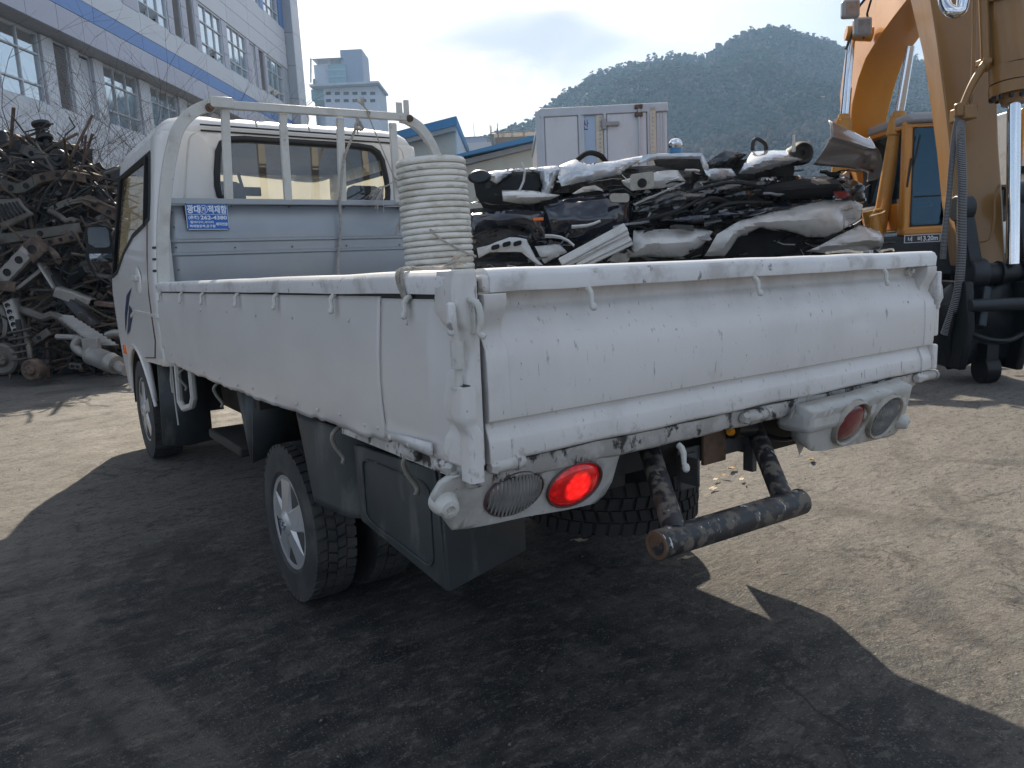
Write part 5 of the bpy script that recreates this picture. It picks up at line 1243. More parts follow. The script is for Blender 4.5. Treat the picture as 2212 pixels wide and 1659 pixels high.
mi = empty('door_mirror', (-.055, 4.5, 1.44)); mi.parent = truck; mi.rotation_euler = (0, 0, RAD(4))
ms = MB(); ms.sweep(rrect(-.078, .078, -.135, .105, .035, 4), lambda t, q_: (q_[0] * (1 - .25 * t) * (1.04 + .18 * (-.1 - q_[1])), -.02 + .10 * t, q_[1] * (1 - .12 * t)), 5)
ms.obj('mirror_shell', M['blackgloss'], mi, 60)
MB().add([(a * .78 * (1.04 + .18 * (-.1 - b2)), -.0215, b2 * .84 + .012) for a, b2 in rrect(-.078, .078, -.055, .1, .03, 4)], [tuple(range(20))]).obj('mirror_glass', M['mirrorglass'], mi, 0)
MB().grid(lambda i, j: (-.068 + .136 * i, -.024 - .010 * sin(pi * i) * sin(pi * j), -.126 + .052 * j), 8, 5).obj('convex_mirror', M['mirrorglass'], mi, 180)

# --- plastic corrugated tube standing in the bed, ropes
ct = empty('corrugated_tube', (0, 0, 0), 'cream ribbed plastic tube standing upright in the truck bed', 'plastic tube'); 
base, topc = TW((.985, 1.78, .822)), TW((.960, 1.80, 1.640)); axd = (topc - base).normalized(); Ht = (topc - base).length
prof = []; nr = 31; pit = Ht / nr
for k in range(nr):
    z0 = k * pit
    prof += [(.136, z0 + .0005), (.147, z0 + pit * .08), (.1535, z0 + pit * .25), (.1545 + .0012 * nz((k * .9, 0, 0)), z0 + pit * (.5 + .06 * nz((k * .7, 3, 0)))), (.153, z0 + pit * .78), (.147, z0 + pit * .93), (.136, z0 + pit * .99)]
prof += [(.130, Ht), (.120, Ht - .01), (.118, .01)]
MB().lathe(prof, base, axd, 56).obj('tube_wall', M['hose'], ct, 60)
MB().lathe([(.125, Ht - .004), (.146, Ht + .002), (.152, Ht - .008)], base, axd, 56).obj('tube_rim', M['hose'], ct, 60)
def rope(name, paths, r, label, cat, fray=()):
    e = empty(name, (0, 0, 0), label, cat)
    for P in paths:
        P = spline([TW(q_) for q_ in P], 14); n = len(P); mb = MB()
        L = 0
        strands = [[], [], []]
        for i, c in enumerate(P):
            if i: L += (P[i] - P[i - 1]).length
            d = (P[min(i + 1, n - 1)] - P[max(i - 1, 0)]).normalized(); a = d.orthogonal().normalized(); b2 = d.cross(a)
            for k in range(3):
                an = L / (r * 7) * 2 * pi + k * 2 * pi / 3
                strands[k].append(c + (a * cos(an) + b2 * sin(an)) * r * .55)
        for s_ in strands: mb.tube(s_, r * .55, 5)
        mb.obj('rope_strand', M['rope'], e, 80)
    fm = MB()
    for c, d in fray:
        c = TW(c); d = V(d)
        for k in range(12):
            j = V((random.gauss(0, .35), random.gauss(0, .35), random.gauss(0, .35))) * d.length
            fm.tube([c, c + d * .5 + j * .3, c + d + j * .7], .0018, 4)
    if fray: tag(fm.obj('frayed_end', M['rope'], e), kind='stuff')
    return e
rope('hanging_rope', [[(1.095, 2.838, 2.02), (1.092, 2.83, 1.995), (1.05, 2.836, 1.90), (1.003, 2.838, 1.80), (.965, 2.835, 1.62), (.955, 2.834, 1.55), (.952, 2.845, 1.40), (.930, 2.85, 1.27), (.905, 2.82, 1.10)],
                      [(1.075, 2.83, 1.985), (1.11, 2.82, 1.975), (1.115, 2.83, 1.955), (1.08, 2.815, 1.955), (1.075, 2.825, 1.975), (1.10, 2.82, 1.995), (1.112, 2.83, 1.97)]],
     .0075, 'thick twisted rope knotted to the guard rail, hanging down the headboard', 'rope')
rope('thin_tie_rope', [[(1.135, 2.83, 2.075), (1.15, 2.825, 2.06), (1.18, 2.83, 1.98), (1.25, 2.83, 1.81), (1.30, 2.83, 1.69)],
                       [(1.29, 2.825, 1.70), (1.35, 2.82, 1.69), (1.345, 2.84, 1.67), (1.29, 2.82, 1.675), (1.35, 2.82, 1.66), (1.30, 2.825, 1.65)],
                       [(1.34, 2.82, 1.66), (1.22, 2.25, 1.60), (1.13, 1.86, 1.560)], [(1.30, 2.82, 1.69), (1.22, 2.78, 1.65), (1.17, 2.78, 1.64)]],
     .0042, 'thin frayed rope tied round the right guard bar at window height', 'rope', fray=[((1.17, 2.78, 1.64), (-.05, 0, -.04)), ((1.14, 2.83, 2.075), (-.03, 0, .05)), ((1.20, 2.78, 1.65), (-.06, 0, -.09))])
rope('tube_tie_rope', [[(1.31, 2.82, 1.565), (1.36, 2.82, 1.56), (1.35, 2.83, 1.545), (1.30, 2.82, 1.55), (1.35, 2.82, 1.57)],
                       [(1.335, 2.82, 1.55), (1.20, 2.3, 1.46), (.99, 1.86, 1.40), (.875, 1.68, 1.34), (.885, 1.65, 1.31), (.93, 1.628, 1.275), (1.02, 1.63, 1.235), (1.08, 1.66, 1.222), (1.13, 1.74, 1.22)],
                       [(1.325, 2.82, 1.55), (1.31, 2.80, 1.50), (1.295, 2.80, 1.46)]],
     .0048, 'grey rope slanting from the guard frame down round the cream tube', 'rope', fray=[((1.295, 2.80, 1.46), (-.01, 0, -.07))])
rp = [[(.02, .215 - .004 * k, 1.1665 + .002 * k), (-.004, .205 + dy, 1.168), (-.016, .200 + dy, 1.158), (-.0185, .196 + dy * .8, 1.138), (-.017, .190 + dy * .5, 1.118), (-.014, .185 + dy * .3, 1.098 - .004 * k)] for k, dy in enumerate((-.004, .008, .020))]
rp.append([(.02, .212, 1.168), (.05, .18, 1.168), (.035, .12, 1.168), (.02, .085, 1.169)])
rope('side_lashing_rope', rp, .0030, 'grey rope wrapped over the left side rim near the corner', 'rope', fray=[((.02, .085, 1.169), (.02, -.03, .008))])
rope('gate_rope', [[(1.20, .045, 1.168), (1.26, .02, 1.172), (1.32, .035, 1.169), (1.38, .045, 1.166)], [(1.47, .04, 1.168), (1.50, .025, 1.172), (1.54, .04, 1.168)]], .0028, 'thin pale rope lying along the top of the tailgate', 'rope')
# ------------------------------------------------------------------ stack of crushed cars
def carpaint(name, base, metal=0., rough=.28, **k): return mat(name, base, rough, metal=metal, coat=1., var=.06, vs=2, **k)
DUST = [((.20, .18, .15), W3, 4, .50, .2, .45, .7), ((.03, .03, .03), W3, 14, .62, .06, .7, .7)]
M['silver'] = carpaint('silver car paint', (.54, .57, .61), .55, .2, layers=[((.25, .24, .22), W3, 6, .56, .15, .5, .6)])
M['navy'] = carpaint('dark navy car paint', (.010, .012, .022), .0, .12, layers=[((.10, .09, .085), W3, 5, .52, .2, .4, .6)])
M['black'] = carpaint('black car paint', (.010, .011, .012), 0., .13, layers=DUST)
M['wwhite'] = carpaint('dirty white car paint', (.60, .60, .58), 0., .32, layers=[((.34, .30, .25), W3, 5, .52, .15, .5, .6), (BLK, W3, 18, .70, .03, .7, .8), (RUST, W3, 8, .70, .04, .7, .9)])
M['taupe'] = carpaint('taupe bumper paint', (.25, .22, .205), .3, .28)
M['guts'] = mat('torn dark car innards', (.035, .034, .033), .6, var=.5, vs=9, rand=.5, layers=[((.16, .14, .12), W3, 11, .55, .1, .6, .8), (RUST, W3, 7, .64, .06, .6, .9)])
M['cloth'] = mat('black torn felt', (.014, .014, .015), .95, var=.3, vs=8)
PD = PF(8.3)
q4 = lambda x, y: (975.9 + .4167 * x, 189.8 + .4167 * y)          # crop of the wreck stack -> photo points
def Q(x, y, F=PD): return F.p(*q4(x, y))
def crumple(x, z, o, a=1.0):
    p = V((x, z, o))
    r = abs(nz(p * 1.5, 1, 1)) * 1.0 + abs(nz(p * 3.3, 1, 5)) * .45 + abs(nz(p * 8, 1, 9)) * .14
    return a * (r - .35)
def sheet(name, pts, m_, parent, y0=0., amp=.16, curl=.10, seed=0, step=.045, thick=.006, tilt=0., bulge=.0, raw=False, F=PD, bend=.12):
    "a torn, dented sheet panel; y0 < 0 lies nearer the viewer"
    P2 = pts if raw else [Q(x, y, F) for x, y in pts]
    xs = [a for a, b in P2]; zs = [b for a, b in P2]; zc = (min(zs) + max(zs)) / 2; zh = max(.02, (max(zs) - min(zs)) / 2); xc = (min(xs) + max(xs)) / 2; xh = max(.02, (max(xs) - min(xs)) / 2)
    vs, fs = fill(P2, [], step)
    segs = list(zip(P2, P2[1:] + P2[:1]))
    def edge(x, z):
        b = 9
        for (ax, az), (bx, bz) in segs:
            dx, dz = bx - ax, bz - az; L = dx * dx + dz * dz
            t = 0 if L == 0 else max(0, min(1, ((x - ax) * dx + (z - az) * dz) / L)); b = min(b, math.hypot(x - ax - t * dx, z - az - t * dz))
        return b
    out_ = []
    for v_ in vs:
        x, z = v_; e = edge(x, z)
        y = y0 - crumple(x, z, seed, amp) + curl * math.exp(-e / bend) + tilt * (z - zc) / zh - bulge * (1 - ((z - zc) / zh) ** 2)
        out_.append((x + .02 * nz((x * 4, z * 4, seed + 3)), y, z + .012 * nz((x * 5, z * 5, seed + 7))))
    return MB().add(out_, fs).obj(name, m_ if not isinstance(m_, str) else M[m_], parent, 28, solid=thick)
def core(parent, x0, x1, z0, z1, y0=.15, y1=1.5, seed=0, m_='guts'):
    def side(i, j, f): pass
    c = MB(); nx = max(6, int((x1 - x0) / .10)); nz_ = max(3, int((z1 - z0) / .08))
    c.grid(lambda i, j: (x0 + (x1 - x0) * i, y0 - crumple((x0 + (x1 - x0) * i) * 1.6, (z0 + (z1 - z0) * j) * 2, seed, .30), z0 + (z1 - z0) * j), nx, nz_)
    c.grid(lambda i, j: (x0 + (x1 - x0) * i, y0 + (y1 - y0) * j, z1 - .05 + crumple((x0 + (x1 - x0) * i) * 1.5, (y0 + (y1 - y0) * j), seed + 3, .14)), nx, 14)
    c.grid(lambda i, j: (x0 + .1 * nz((i * 5, j * 5, seed)), y0 + (y1 - y0) * i, z0 + (z1 - z0) * j), 12, nz_); c.grid(lambda i, j: (x1 + .1 * nz((i * 5, j * 5, seed + 2)), y0 + (y1 - y0) * i, z0 + (z1 - z0) * j), 12, nz_)
    c.grid(lambda i, j: (x0 + (x1 - x0) * i, y1, z0 + (z1 - z0) * j), nx, 2)
    return c.obj('crushed_core', M[m_], parent, 25)
def shards(parent, x0, x1, z0, z1, n, seed, y0=-.1, y1=.3, m_=('guts', 'black', 'silver')):
    R2 = random.Random(seed); mbs = {k: MB() for k in m_}
    for k in range(n):
        x, z, y = R2.uniform(x0, x1), R2.uniform(z0, z1), R2.uniform(y0, y1)
        a = R2.gauss(.05, .35) + (pi if R2.random() < .5 else 0); L = R2.uniform(.10, .42); w_ = R2.uniform(.012, .05)
        d = V((cos(a), R2.gauss(0, .3), sin(a) * .6)); nrm = V((R2.gauss(0, .3), R2.gauss(0, .5), 1)).normalized(); s_ = d.cross(nrm).normalized() * w_
        pts = []; p = V((x, y, z))
        for i in range(5):
            pts.append(p.copy()); p = p + d * L / 4; d = (d + V((R2.gauss(0, .2), R2.gauss(0, .2), R2.gauss(0, .25)))).normalized()
        mb = mbs[R2.choice(m_)]
        mb.add([q_ + s_ * t * (1 - .15 * i) for i, q_ in enumerate(pts) for t in (-1, 1)], [(2 * i, 2 * i + 1, 2 * i + 3, 2 * i + 2) for i in range(4)])
        if R2.random() < .35: mb.tube([q_ + V((0, -.02, .01)) for q_ in pts], R2.uniform(.006, .016), 5)
    for k in m_:
        if mbs[k].v: tag(mbs[k].obj('torn_strips', M[k], parent, 30, recalc=False), kind='stuff')
XR_ = Q(2130, 600)[0]
def wreck(label): return PD.root('crushed_car', label, 'crushed car', 'crushed cars in the stack')
# top: silver car
A = wreck('silver crushed car on top of the stack, wheel arch at its left end')
xa, z0 = Q(130, 620); xb, z1 = Q(1830, 350)
core(A, xa + .1, Q(1790, 400)[0], Q(900, 520)[1], Q(900, 395)[1], .18, 1.5, 1)
core(A, xa + .15, Q(560, 500)[0], Q(400, 630)[1], Q(400, 440)[1], .20, 1.5, 4, 'cloth')
sheet('wheel_arch_lining', [(110, 490), (240, 500), (330, 440), (450, 440), (470, 500), (440, 545), (420, 632), (330, 632), (160, 618), (118, 560)], 'cloth', A, .06, .10, .05, 2)
sheet('front_wing', [(150, 440), (240, 418), (410, 405), (550, 396), (556, 425), (505, 565), (470, 590), (455, 560), (470, 500), (450, 440), (400, 420), (330, 424), (270, 462), (235, 492), (180, 466)], 'silver', A, -.10, .07, .16, 3, .03, tilt=.10)
sheet('bonnet', [(545, 470), (560, 402), (640, 372), (700, 402), (860, 376), (1000, 345), (1110, 336), (1295, 340), (1300, 358), (1080, 356), (960, 392), (860, 455), (700, 492), (565, 520)], 'silver', A, -.22, .13, .14, 5, .03, tilt=.12)
sheet('roof_panel', [(560, 400), (800, 372), (1000, 345), (1300, 338), (1480, 322), (1480, 345), (1300, 352), (1000, 368), (800, 395), (600, 412)], 'silver', A, .25, .12, .35, 15, .04, tilt=.5)
sheet('door_opening', [(1050, 365), (1290, 360), (1298, 432), (1060, 400)], 'cloth', A, .02, .05, .05, 6)
sheet('window_frame', [(985, 350), (1290, 340), (1325, 400), (1330, 440), (1300, 432), (1282, 372), (1060, 372), (960, 400)], 'silver', A, -.12, .06, .05, 7, .03)
sheet('rear_wing', [(1465, 452), (1500, 392), (1570, 326), (1700, 312), (1745, 318), (1745, 350), (1795, 382), (1690, 412), (1560, 455)], 'silver', A, -.22, .09, .22, 8, .03, bulge=.12, tilt=.12)
sheet('creased_panel', [(1300, 425), (1440, 420), (1470, 462), (1350, 482), (1310, 455)], 'silver', A, -.12, .2, .06, 9, .03)
sheet('folded_door_skin', [(1330, 392), (1420, 316), (1482, 330), (1545, 340), (1470, 402), (1400, 432)], 'black', A, -.05, .22, .1, 10, .035)
sheet('sill_tube_cover', [(258, 530), (430, 538), (562, 560), (480, 590), (400, 606), (265, 590)], 'wwhite', A, -.12, .05, .12, 11, .03, bulge=.10)
x, z = Q(145, 462); e_ = MB().lathe([(0, .03), (.09, .02), (.115, -.02)], (0, 0, 0), (0, -1, .2), 16); e_.v = [(x + v_[0] * 1.1, -.05 + v_[1], z + v_[2] * .7) for v_ in e_.v]; e_.obj('headlamp', M['blackgloss'], A)
x, z = Q(1797, 345); MB().lathe([(.10, .30), (.125, .0), (.10, -.05), (.085, -.04), (.07, -.01), (.03, -.01), (.03, .05)], (x, -.1, z), (0, 1, 0), 22).obj('wheel_hub', M['chassis'], A)
x, z = Q(730, 372)
MB().tube(spline([(x - .2, .2, z - .02), (x - .05, .1, z + .08), (x + .1, .12, z + .05), (x + .18, .25, z - .02)], 5), .03, 7).obj('dark_bracket', M['cloth'], A)
shards(A, xa + .1, Q(1800, 400)[0], Q(900, 560)[1], Q(900, 385)[1], 30, 3, .05, .3, ('guts', 'black', 'silver', 'wwhite'))
x, z = Q(1575, 320); x2, z2 = Q(1642, 255)
MB().tube(spline([(x, .1, z), (x + .005, .1, z2 - .05), (x + .03, .1, z2), (x2 - .06, .1, z2 - .01), (x2, .1, z2 - .06), (x2 + .01, .1, z)], 4), .022, 8).obj('roll_bar', M['blackgloss'], A)
x, z = Q(1737, 320); MB().cyl((x, -.2, z - .05), (x, -.2, z + .12), .022, .012, 8).obj('gas_strut', M['frame'], A)
# white middle car
C0 = wreck('white crushed car with open fuel flap, pressed flat in the middle')
core(C0, Q(640, 500)[0], Q(1250, 500)[0], Q(900, 560)[1], Q(900, 470)[1], .22, 1.5, 12)
fp = sheet('rear_quarter', [(875, 482), (1060, 436), (1170, 430), (1212, 490), (1060, 526), (920, 532), (888, 505)], 'wwhite', C0, -.14, .07, .10, 13, .035)
x, z = Q(970, 493); MB().sweep(rrect(-.125, .125, -.085, .085, .03, 3), lambda t, q_: (x + q_[0] * (1 - .15 * t), -.20 + .08 * t, z + q_[1] * (1 - .15 * t) + q_[0] * .08), 2, True).obj('fuel_flap_recess', M['bezel'], C0, 40)
MB().lathe([(.05, 0), (.045, .03), (0, .035)], (x, -.20, z - .02), (0, -1, 0), 12).obj('fuel_cap', M['cloth'], C0)
sheet('torn_pillar', [(620, 552), (680, 516), (740, 504), (790, 526), (700, 542)], 'wwhite', C0, -.12, .1, .08, 14, .03)
shards(C0, Q(640, 500)[0], Q(1500, 500)[0], Q(900, 560)[1], Q(900, 440)[1], 30, 5, -.08, .2, ('guts', 'wwhite', 'black'))
# navy car
B = wreck('dark navy crushed car with its door and handle facing the camera')
core(B, Q(105, 700)[0], Q(960, 700)[0], Q(500, 810)[1], Q(500, 600)[1], .16, 1.6, 21)
dr = sheet('door', [(478, 615), (560, 572), (800, 542), (918, 572), (922, 770), (820, 800), (600, 812), (520, 792), (470, 700)], 'navy', B, -.12, .12, .12, 22, .04, bulge=.05)
x, z = Q(852, 580); MB().sweep(rrect(-.10, .10, -.045, .045, .03, 3), lambda t, q_: (x + q_[0], -.27 + .06 * t, z + q_[1] - q_[0] * .05), 2).obj('door_handle', M['bezel'], dr, 40)
sheet('front_wing', [(98, 655), (380, 624), (482, 640), (470, 690), (502, 815), (420, 800), (395, 742), (330, 722), (230, 716), (160, 742), (108, 772)], 'navy', B, -.16, .07, .12, 23, .035, bulge=.08)
sheet('wheel_arch_lining', [(120, 775), (170, 745), (240, 728), (330, 735), (395, 760), (420, 800), (330, 785), (180, 812)], 'guts', B, .02, .08, .02, 24)
x, z = Q(444, 688); MB().box(x - .055, x + .055, -.31, -.27, z - .016, z + .016).obj('indicator', M['orange'], B, bevel=.008)
sheet('arch_trim', [(385, 790), (405, 755), (480, 760), (500, 815), (440, 805)], 'black', B, -.10, .05, .04, 25, .03)
shards(B, Q(110, 700)[0], Q(960, 700)[0], Q(500, 820)[1], Q(500, 590)[1], 35, 8, .0, .3, ('guts', 'black'))
# black car
C = wreck('black crushed car folded flat on the right above the white wreck')
core(C, Q(900, 600)[0], Q(2080, 600)[0], Q(1500, 690)[1], Q(1500, 470)[1], .20, 1.6, 31, 'black')
sheet('side_panel', [(920, 585), (1200, 482), (1560, 466), (1800, 452), (1980, 472), (1960, 560), (1700, 602), (1400, 642), (1100, 690), (925, 690)], 'black', C, -.10, .20, .14, 32, .04)
sheet('bumper_skin', [(1580, 548), (1620, 502), (1800, 478), (1980, 476), (1990, 560), (1720, 582)], 'cloth', C, -.22, .05, .18, 33, .04, bulge=.12)
sheet('door_skin', [(1220, 640), (1300, 580), (1560, 560), (1640, 600), (1480, 650), (1260, 690)], 'black', C, -.16, .10, .12, 34, .04, bulge=.08)
sheet('roof_skin', [(930, 640), (1150, 560), (1420, 500), (1660, 470), (1690, 495), (1460, 540), (1210, 605), (960, 668)], 'black', C, -.20, .09, .12, 37, .035, bulge=.06)
sheet('side_skin', [(1060, 690), (1300, 655), (1560, 628), (1760, 600), (1900, 570), (1900, 590), (1740, 625), (1540, 660), (1300, 700)], 'navy', C, -.22, .07, .10, 38, .03, bulge=.05)
a, b = Q(930, 612), Q(1185, 500); MB().bar((a[0], -.16, a[1]), (b[0], -.20, b[1]), .02, .045, (0, 1, 0)).obj('window_trim', M['slat'], C, bevel=.004)
for (x0, y0), (x1, y1), (x2, y2), r_ in (((1240, 655), (1310, 585), (1420, 600), .03), ((1250, 690), (1400, 610), (1640, 600), .02), ((930, 700), (1150, 640), (1300, 560), .018), ((1180, 560), (1400, 500), (1600, 520), .02)):
    MB().tube(spline([(Q(x0, y0)[0], -.12, Q(x0, y0)[1]), (Q(x1, y1)[0], -.20, Q(x1, y1)[1]), (Q(x2, y2)[0], -.12, Q(x2, y2)[1])], 8), r_, 7).obj('door_seal', M['gasket'], C)
sheet('torn_bumper', [(1960, 470), (2040, 460), (2130, 520), (2135, 590), (2060, 600), (1990, 575)], 'black', C, -.12, .25, .1, 35, .035)
sheet('red_lamp_piece', [(1930, 545), (2010, 540), (2030, 570), (1950, 585)], M['red'], C, -.24, .05, .03, 36, .03)
shards(C, Q(930, 600)[0], Q(2120, 600)[0], Q(1500, 720)[1], Q(1500, 460)[1], 55, 12, -.18, .25, ('guts', 'black', 'cloth', 'slat'))
# lower left white wreck
D = wreck('white crushed car at the bottom left of the stack with loose sill beams')
core(D, Q(110, 850)[0], Q(1350, 850)[0], 0, Q(700, 770)[1], .2, 1.7, 41)
fr_ = sheet('radiator_support', [(128, 832), (200, 812), (300, 776), (392, 786), (432, 882), (472, 922), (440, 917), (362, 852), (200, 852), (140, 884)], 'wwhite', D, -.18, .04, .03, 42, .03)
for xx, yy in ((228, 827), (285, 812), (340, 808)):
    x, z = Q(xx, yy); MB().sweep(rrect(-.045, .045, -.025, .025, .02, 3), lambda t, q_, x=x, z=z: (x + q_[0], -.205 + .03 * t, z + q_[1] + q_[0] * .2), 1).obj('support_hole', M['cloth'], fr_, 0)
sheet('mudguard', [(135, 905), (250, 870), (360, 880), (430, 915), (430, 1000), (140, 1000)], 'cloth', D, -.08, .06, .1, 43)
for (x0, y0), (x1, y1), w_ in (((560, 912), (885, 735), .13), ((640, 918), (905, 788), .13), ((600, 905), (893, 760), .05)):
    a, b = Q(x0, y0), Q(x1, y1); bb_ = MB(); bb_.bar((a[0], -.22, a[1]), (b[0], -.30, b[1]), .09, w_, (0, 0, 1)); bb_.bar((a[0], -.275, a[1]), (b[0], -.355, b[1]), .03, w_ * .35, (0, 0, 1))
    bb_.obj('sill_beam', M['wwhite'], D, bevel=.012)
sheet('door', [(908, 880), (935, 742), (1290, 730), (1342, 745), (1272, 832), (1182, 880), (1000, 876)], 'wwhite', D, -.22, .10, .14, 44, .04, bulge=.05)
sheet('inner_wing', [(430, 818), (560, 812), (600, 852), (480, 912)], 'wwhite', D, -.08, .16, .05, 45, .03)
sheet('inner_wing', [(800, 900), (905, 800), (930, 850), (900, 910)], 'wwhite', D, -.10, .16, .05, 46, .03)
sheet('lower_panel', [(130, 900), (900, 900), (1340, 880), (1340, 1100), (130, 1100)], 'guts', D, .0, .2, .05, 47, .06)
shards(D, Q(120, 800)[0], Q(1350, 800)[0], Q(700, 920)[1], Q(700, 690)[1], 60, 15, -.2, .2, ('guts', 'wwhite', 'black', 'slat'))
# lower right white wreck
E_ = wreck('white crushed car at the bottom right of the stack with a gaping wheel arch')
core(E_, Q(1330, 850)[0], Q(2160, 850)[0], 0, Q(1700, 690)[1], .2, 1.8, 51)
sheet('rear_wing', [(1298, 872), (1350, 762), (1470, 690), (1580, 660), (1900, 580), (2050, 588), (2075, 622), (1985, 640), (1985, 742), (1900, 780), (1800, 776), (1700, 742), (1560, 730), (1452, 780), (1398, 872)], 'wwhite', E_, -.25, .09, .16, 52, .04, bulge=.14)
sheet('wheel_arch_lining', [(1398, 880), (1452, 782), (1560, 732), (1700, 744), (1800, 778), (1790, 840), (1650, 880)], 'cloth', E_, -.02, .14, .05, 53)
sheet('torn_tail', [(1985, 640), (2060, 590), (2110, 610), (2100, 680), (2040, 720), (1990, 740)], 'wwhite', E_, -.20, .30, .06, 54, .03)
sheet('bumper', [(1790, 850), (1950, 762), (2090, 716), (2150, 750), (2172, 840), (1990, 860)], 'wwhite', E_, -.36, .02, .20, 55, .04, bulge=.18)
sheet('lower_panel', [(1300, 880), (2170, 850), (2170, 1100), (1300, 1100)], 'guts', E_, .0, .2, .05, 57, .06)
shards(E_, Q(1330, 800)[0], Q(2170, 800)[0], Q(1700, 880)[1], Q(1700, 640)[1], 60, 19, -.15, .2, ('guts', 'wwhite', 'rustmetal', 'black'))
# loose taupe bumper lying on top
T_ = PD.root('loose_bumper', 'loose taupe car bumper sticking up at the right end of the stack', 'bumper')
def bump_fn(i, j):
    top = [(1843, 215), (1905, 245), (1965, 268), (2030, 298), (2060, 296), (2078, 282), (2115, 325), (2143, 400), (2138, 485)]
    botm = [(1790, 425), (1850, 432), (1900, 436), (1960, 440), (2000, 445), (2040, 446), (2075, 448), (2110, 452), (2128, 492)]
    k = i * 8; a = min(int(k), 7); k -= a
    L = lambda P_: (P_[a][0] + (P_[a + 1][0] - P_[a][0]) * k, P_[a][1] + (P_[a + 1][1] - P_[a][1]) * k)
    t, b_ = L(top), L(botm); x, z = Q(t[0] + (b_[0] - t[0]) * j, t[1] + (b_[1] - t[1]) * j)
    y = -.55 + .45 * i ** 2.2 - .20 * sin(pi * min(1, j * 1.0)) + .12 * (1 - i) * j + .02 * nz((i * 3, j * 3, 2)) - (.05 if .42 < j < .50 else 0)
    return (x, y, z)
MB().grid(bump_fn, 36, 18).obj('bumper_skin', M['taupe'], T_, 50, solid=.01)
x, z = Q(2103, 437); MB().obox((x, -.30, z), (.045, .03, -.022), (.01, -.012, 0), (0, 0, .02)).obj('red_reflector', M['red'], T_, bevel=.006)
# the lowest layer, down to the ground
_xa, _xm, _xe = Q(120, 900)[0], Q(1335, 900)[0], Q(2170, 900)[0]; _zt = Q(1000, 890)[1]
_r = random.Random(9)
for par, xa, xb, mats in ((D, _xa, _xm, ('wwhite', 'navy', 'black', 'wwhite')), (E_, _xm, _xe, ('wwhite', 'silver', 'black'))):
    n = len(mats)
    for row in range(2):
        for k, m_ in enumerate(mats):
            x0 = xa + (xb - xa) * (k + .04) / n; x1 = xa + (xb - xa) * (k + .97) / n; z0 = .04 + row * _zt * .47; z1 = z0 + _zt * .44
            j = lambda a: _r.uniform(-a, a)
            sheet('body_panel', [(x0 + j(.06), z0 + j(.03)), (x1 + j(.06), z0 + j(.03)), (x1 + j(.1), z1 + j(.06)), ((x0 + x1) / 2, z1 + j(.08)), (x0 + j(.1), z1 + j(.06))], mats[(k + row) % n], par, -.06, .12, .14, 80 + k + row * 7, .06, raw=True, bulge=.05)
    shards(par, xa, xb, .05, _zt, 50, 33, -.15, .1, ('guts', 'black', 'wwhite', 'rustmetal'))
# ------------------------------------------------------------------ excavator with its coupler resting on the ground
M['yellow'] = mat('excavator ochre paint', (.56, .215, .012), .34, var=.06, vs=2, coat=.25, bump=.05, bs=40, layers=[((.20, .11, .04), (1, 1, .5), 3, .55, .2, .35, .6), ((.10, .06, .03), W3, 22, .72, .03, .7, .8)])
M['armyellow'] = mat('worn arm paint', (.25, .125, .030), .38, var=.1, vs=2, coat=.25, bump=.06, bs=40, layers=[((.15, .09, .05), (1, 1, .4), 3, .50, .2, .5, .7), ((.05, .035, .025), W3, 16, .70, .03, .8, .8)])
M['cyl'] = mat('cylinder ochre paint', (.50, .23, .03), .4, var=.08, vs=4, layers=[((.10, .06, .03), (1, 1, .4), 10, .62, .08, .7, .8)])
M['coupler'] = mat('blackened coupler steel', (.013, .015, .017), .42, var=.3, vs=4, metal=.3, layers=[((.06, .055, .05), W3, 5, .55, .2, .6, .8)])
M['link'] = mat('blue grey link steel', (.020, .025, .031), .45, var=.15, vs=5, metal=.2, layers=[((.02, .02, .02), W3, 8, .56, .1, .7, .7)])
M['cabglass'] = glass('tinted excavator glass', (.05, .13, .20), .10, gcol=(.20, .36, .50))
ex0 = at(1900, 560, 10.4); ex0.z = 0
exc = empty('excavator', ex0, 'ochre excavator with its arm lowered to the ground at the right', 'excavator')
def wo(mb, name, m_, parent=None, **k):
    base = exc.location
    mb.v = [(v_[0] - base.x, v_[1] - base.y, v_[2] - base.z) for v_ in mb.v]
    return mb.obj(name, M[m_], parent or exc, k.pop('smooth', 40), **k)
# undercarriage and house, mostly hidden behind the wrecks
def frame_box(u0, u1, z0, z1, D0, depth, name, m_, bevel=.03, parent=None, smooth=40):
    F = PF(D0); xa, _ = F.p(u0, 500); xb, _ = F.p(u1, 500); mb = MB().box(xa, xb, 0, depth, z0, z1); mt = F.matrix()
    mb.v = [tuple(mt @ V(v_)) for v_ in mb.v]; return wo(mb, name, m_, parent, bevel=bevel, smooth=smooth)
for u0, u1 in ((1690, 1790), (2120, 2210)): frame_box(u0, u1, 0, .95, 9.6, 4.2, 'crawler_track', 'coupler', .25)
frame_box(1790, 2120, .35, .8, 10.4, 2.6, 'track_frame', 'coupler')
frame_box(1760, 2170, .82, 1.22, 9.35, 3.9, 'house_base', 'coupler')
frame_box(1760, 1850, 1.22, 1.7, 11.6, 2.2, 'engine_house', 'yellow', .08)
